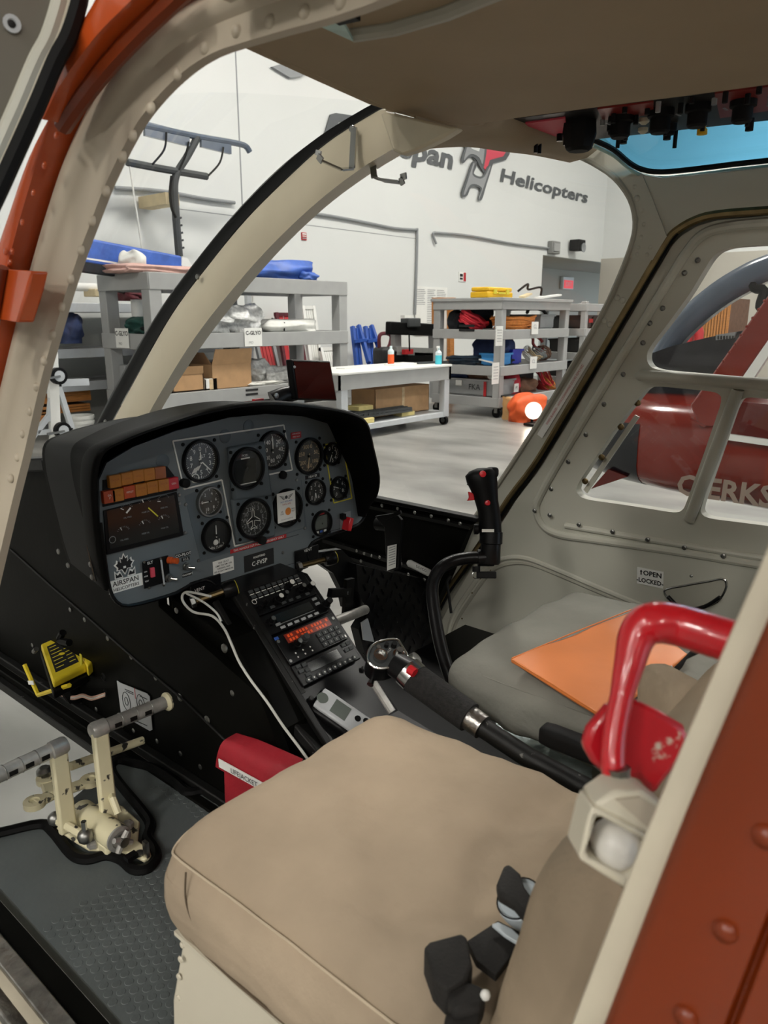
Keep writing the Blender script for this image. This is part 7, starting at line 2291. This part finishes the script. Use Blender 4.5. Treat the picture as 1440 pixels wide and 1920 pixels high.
for qq in (q0, q1):
    MB().tube(circ(qq, EY, EZ, .016, 14, .022), .0008, 4, closed=True).build('drawing', 'grid_dark', pk)
    MB().tube(circ(qq, EY, EZ, .007, 10, .010), .0008, 4, closed=True).build('drawing', 'grid_dark', pk)
for x, y, l in ((234, 1292, 16), (236, 1296, 14), (262, 1305, 14), (240, 1345, 26), (256, 1352, 20)):
    MB().bar(wl_(x, y, -.005), wl_(x + l, y + l * .45, -.005), .0018, .0005, EX).build('print_line', 'grid_dark', pk)
MB().bar(wl_(252, 1290, -.005), wl_(254, 1310, -.005), .0015, .0005, EX).build('red_line', 'red_print', pk)

# ================================================================ rudder pedals
pdl = thing('rudder_pedals', 'chipped cream rudder pedal assembly with grey foot tubes on the floor', 'pedals', aZ(210, 1600, FZ))
zz = lambda x, y, h=0: aZ(x, y, FZ + h)
BPL = [(270, 1612), (246, 1600), (200, 1592), (165, 1590), (140, 1575), (105, 1552), (112, 1545), (150, 1530), (190, 1500), (230, 1510), (262, 1540), (258, 1575), (280, 1590), (284, 1604)]
MB().prism([zz(x, y, .014) for x, y in BPL], (0, 0, -.008)).build('base_plate', 'cream_chipped', pdl, bevel=.003)
MB().lathe(zz(262, 1602, .014), EZ, [(.008, 0), (.008, .004), (.004, .006), (0, .006)], 12).build('base_screw', 'steel', pdl)
MB().box(zz(274, 1592, .03), (.006, .012, .03)).build('clip', 'alu_edge', pdl)
MB().box(zz(246, 1606, .02), (.02, .014, .008)).build('clip', 'black_satin', pdl)
# pivot housing
hA, hB = zz(150, 1520, .034), zz(222, 1572, .034)
MB().tube([hA, hA.lerp(hB, .05), hA.lerp(hB, .95), hB], [.020, .023, .024, .023], 20).build('pivot_housing', 'cream_chipped', pdl, smooth=50)
ax2 = (hB - hA).normalized()
MB().lathe(hB, ax2, [(.023, -.002), (.023, .004), (.016, .006), (.014, .003)], 20).build('housing_end', 'steel_worn', pdl)
MB().box((hA + hB) / 2 - V((0, 0, .020)), ((hB - hA).length * .95, .046, .028), (ax2, ax2.cross(EZ).normalized(), EZ)).build('housing_foot', 'cream_chipped', pdl, bevel=.006)
for k in range(4):
    an = k * pi / 2 + .6
    s1 = ax2.cross(EZ).normalized()
    MB().tube([hB + ax2 * .012, hB + ax2 * .014 + (s1 * cos(an) + EZ * sin(an)) * .020], [.007, .005], 8).build('lock_wing', 'steel_worn', pdl)
MB().cyl(hB + ax2 * .004, hB + ax2 * .02, .009, 10).build('lock_bolt', 'steel', pdl)
# arms and foot tubes
YA = 1.20


def pedal(arm_top, arm_bot, tube_end, lean_to):
    a = aY(*arm_top, YA)
    b = lean_to
    m1 = MB().bar(b, a, .016, .030, EX)
    o = m1.build('pedal_arm', 'cream_chipped', pdl, bevel=.004)
    e = aY(*tube_end, YA)
    e = V((e.x, a.y, a.z + (e.z - a.z)))
    d = (e - a).normalized()
    MB().lathe(a - d * .002, d, [(.0135, -.014), (.016, -.009), (.016, .014), (.0135, .016)], 16).build('tube_clamp', 'steel_worn', pdl)
    t = MB().tube([a + d * .010, e], [0.0132, 0.0132], 18).build('foot_tube', 'steel_worn', pdl, smooth=50)
    L = (e - a).length
    for k in range(3):
        MB().lathe(a + d * (L * (.3 + .22 * k)), d, [(0.0132, -.001), (.0144, 0), (0.0132, .001)], 16).build('tube_ring', 'steel', t)
        MB().box(a + d * (L * (.22 + .22 * k)) + V((0, -0.0132, .0)), (.014, .002, .008), (d, EY, EZ)).build('tube_slot', 'black_edge', t)
    MB().lathe(e, d, [(0.0132, -.006), (.019, 0), (.018, .005), (.013, .006), (.012, .002)], 16).build('tube_end', 'cream_chipped', pdl)


pedal((186, 1366), None, (312, 1316), zz(206, 1545, .03))
pedal((108, 1402), None, (-30, 1466), zz(128, 1560, .03))
# link rods
MB().cyl(aY(132, 1437, 1.30), aY(268, 1388, 1.30), .0085, 12).build('cross_rod', 'cream_chipped', pdl)
lk0, lk1 = zz(103, 1535, .05), zz(160, 1568, .04)
MB().cyl(lk0, lk1, .008, 10).build('link_rod', 'cream_chipped', pdl)
MB().ball(lk0, .013).build('rod_end', 'steel', pdl)
MB().ball(lk1, .014).build('rod_end', 'steel', pdl)
MB().cyl(lk1, lk1 + V((0, 0, .03)), .005, 8).build('rod_bolt', 'chrome', pdl)
MB().lathe(zz(175, 1586, .014), EZ, [(.011, 0), (.011, .008), (.005, .012), (0, .012)], 6).build('base_bolt', 'steel_worn', pdl)
MB().lathe(zz(240, 1550, .014), EZ, [(.011, 0), (.011, .008), (.005, .012), (0, .012)], 6).build('base_bolt', 'steel_worn', pdl)
MB().tube([zz(205, 1480, .06), zz(212, 1500, .08), zz(222, 1525, .06)], .007, 8).build('link_rod', 'cream_chipped', pdl)
# bell crank behind
for (x0, y0), (x1, y1) in (((80, 1490), (65, 1507)), ((80, 1490), (170, 1465)), ((80, 1490), (88, 1462))):
    a, b = aZ(x0 + 18, y0, .70), aZ(x1, y1, .70)
    MB().bar(a, b, .028, .010, EZ).build('crank_arm', 'cream_chipped', pdl, bevel=.004)
    MB().lathe(b + V((0, 0, .004)), EZ, [(.020, -.008), (.020, .003), (.010, .004), (.009, .0)], 14).build('crank_eye', 'cream_chipped', pdl)
MB().lathe(aZ(85, 1455, .70), EZ, [(.013, 0), (.016, .006), (.016, .014), (.009, .02), (0, .02)], 12).build('crank_nut', 'steel', pdl)

# ================================================================ parked red helicopter beyond the far window
ph = thing('parked_helicopter', 'dark red helicopter with a black nose parked outside the closed cabin door', 'helicopter', V((4.9, .2, 0)))
st_ = [(2.26, .12, .80, .90), (2.18, .40, .76, 1.0), (2.04, .64, .73, 1.08), (1.8, .80, .70, 1.165), (1.45, .86, .675, 1.175), (1.0, .88, .655, 1.185), (.4, .90, .63, 1.2), (-.6, .92, .6, 1.22), (-2.5, .9, .6, 1.25)]
rings = []
for y, w, z0, z1 in st_:
    z0 -= .085
    ring = []
    for k in range(36):
        a = 2 * pi * k / 36
        ca, sa_ = cos(a), sin(a)
        e = .5
        xx = math.copysign(abs(ca) ** e, ca) * w
        zz_ = math.copysign(abs(sa_) ** e, sa_) * (z1 - z0) / 2
        ring.append(V((4.9 + xx, y, (z0 + z1) / 2 + zz_)))
    rings.append(ring)
fus = MB().loft(rings[2:]).build('fuselage', 'heli_red', ph, smooth=50)
MB().loft(rings[:3]).build('nose_cone', 'heli_red', ph, smooth=50)
cn = V((4.9, 1.9, .9))
MB().sheet([[cn + (r_[k] - cn) * 1.006 for k in range(17, 37 - 1)] for r_ in rings[:4] + [[a_.lerp(b_, .55) for a_, b_ in zip(rings[3], rings[4])]]]).build('nose_patch', 'heli_black', ph, smooth=50, label='black lower nose patch')
xs_ = lambda x, y, X=4.02: aX(x, y, X)
MB().prism([xs_(x, y) for x, y in [(1293, 760), (1350, 680), (1440, 553), (1520, 440), (1600, 440), (1440, 640), (1392, 706), (1350, 800), (1310, 800)]], (.08, 0, 0)).build('door_post', 'heli_red', ph, bevel=.01)
MB().prism([xs_(x, y, 4.0) for x, y in [(1393, 706), (1440, 638), (1560, 470), (1590, 470), (1440, 668), (1412, 710)]], (.04, 0, 0)).build('door_edge', 'white_paint', ph)
MB().prism([xs_(x, y, 4.0) for x, y in [(1380, 752), (1600, 775), (1600, 850), (1350, 815)]], (.02, 0, 0)).build('door_panel', 'heli_red_dark', ph)
MB().bar(xs_(1360, 818, 3.99), xs_(1600, 852, 3.99), .03, .03, EX).build('white_stripe', 'white_paint', ph)
r7 = None
for k in range(12):
    p = xs_(1312 + k * 11, 742 - k * 16.2, 4.018)
    if r7 is None:
        r7 = MB().lathe(p, (-1, 0, 0), [(.008, 0), (.006, .004), (0, .005)], 8).build('post_rivet', 'heli_red', ph)
    else:
        inst(r7, p, ph)
g = []
pil_o = [(1190, 735), (1222, 660), (1262, 598), (1320, 545), (1375, 508), (1440, 478), (1600, 430)]
pil_i = [(1215, 742), (1255, 668), (1295, 620), (1350, 575), (1400, 545), (1450, 520), (1600, 470)]
for (x, y), (x2, y2) in zip(pil_o, pil_i):
    p, q_ = aX(x, y, 4.4), aX(x2, y2, 4.4)
    g.append([p + V((.1, 0, 0)), p, p.lerp(q_, .3) + V((-.03, 0, 0)), p.lerp(q_, .7) + V((-.03, 0, 0)), q_, q_ + V((.1, 0, 0))])
MB().sheet(dense(g)).build('windscreen_post', 'heli_post', ph, smooth=60, solid=.01)
MB().prism([aX(x, y, 4.35) for x, y in [(1185, 745), (1212, 690), (1222, 662), (1262, 648), (1330, 632), (1392, 620), (1378, 655), (1340, 705), (1300, 765)]], (.9, 0, 0)).build('dash_cover', 'black_cloth', ph, bevel=.02)
MB().prism([aX(x, y, 4.33) for x, y in [(1342, 628), (1380, 622), (1376, 634), (1342, 638)]], (.05, 0, 0)).build('dash_vent', 'grey_print', ph)
for k in range(6):
    MB().prism([aX(x, y, 4.32) for x, y in [(1345 + k * 5.5, 630), (1347 + k * 5.5, 629.5), (1347 + k * 5.5, 636), (1345 + k * 5.5, 636.5)]], (.01, 0, 0)).build('vent_slat', 'black_print', ph)
MB().tube(curve_pts([aX(x, y, 4.4) for x, y in ((1408, 520), (1415, 540), (1432, 545), (1425, 575), (1440, 580))], 4), .025, 8).build('mirror_bracket', 'black_matte', ph)
MB().prism([aX(x, y, 4.1) for x, y in [(1108, 917), (1140, 880), (1176, 894), (1150, 903), (1122, 912)]], (.3, 0, 0)).build('chin_fin', 'heli_red_dark', ph)
MB().bar(xs_(1295, 785, 3.99), xs_(1322, 800, 3.99), .008, .012, EX).build('step_latch', 'heli_red', ph)
MB().tube(circ(aX(1387, 932, 4.2), EY, EZ, .022, 12), .006, 6, closed=True).build('tie_ring', 'black_matte', ph)
lc0, lc1 = aX(1255, 893, 3.985), aX(1470, 938, 3.985)
text('C-ERKS', (lc0 + lc1) / 2 + V((0, 0, -.02)), -EY, V((.1, 0, 1)), .15, 'heli_letter', fus, depth=.003, bold=.03, sx=.98)
# landing gear
for X in (4.3, 5.5):
    MB().tube(curve_pts([V((X, .6, .22)), V((X, .45, .12)), V((X, .2, .06)), V((X, -2.5, .06))], 4), .045, 10).build('skid_tube', 'heli_black', ph)
for Y in (.3, -1.4):
    MB().tube(curve_pts([V((4.3, Y, .1)), V((4.5, Y, .5)), V((4.9, Y, .62)), V((5.3, Y, .5)), V((5.5, Y, .1))], 4), .04, 10).build('skid_leg', 'heli_black', ph)
MB().span((4.25, -2.4, 1.2), (5.55, .2, 2.1)).build('cabin_body', 'heli_red', ph, bevel=.15, seg=4)
# things seen far beyond it
lo = aX(1318, 560, 19.0)
hi = aX(1365, 620, 19.0)
ct = thing('rusty_container', 'brown slatted container far behind the parked helicopter', 'container', V((19.4, (lo.y + hi.y) / 2, 0)))
MB().span((19.0, min(lo.y, hi.y), 0), (20.5, max(lo.y, hi.y), lo.z)).build('body', 'brown_cloth', ct)
for k in range(10):
    y = min(lo.y, hi.y) + abs(lo.y - hi.y) * (k + .5) / 10
    MB().span((18.97, y - .04, .1), (19.0, y + .04, lo.z - .05)).build('rib', 'wood', ct)
rs = aX(1275, 640, 15.0)
sv = thing('red_coverall', 'bright red coverall hanging on a stand behind the parked helicopter', 'coverall', V((15, rs.y, 0)))
MB().soft((15.0, rs.y, 1.25), (.3, .5, .85), .12, n=8).build('torso', 'red_print', sv, smooth=70)
MB().cyl((15, rs.y, .05), (15, rs.y, .9), .04, 8).build('stand', 'grid_dark', sv)
MB().box((15, rs.y, .03), (.5, .5, .06)).build('foot', 'grid_dark', sv)
for s_ in (-1, 1):
    MB().tube([(15, rs.y + s_ * .2, 1.6), (14.95, rs.y + s_ * .36, 1.3), (14.95, rs.y + s_ * .38, 1.0)], [.1, .09, .07], 8).build('sleeve', 'red_print', sv, smooth=70)
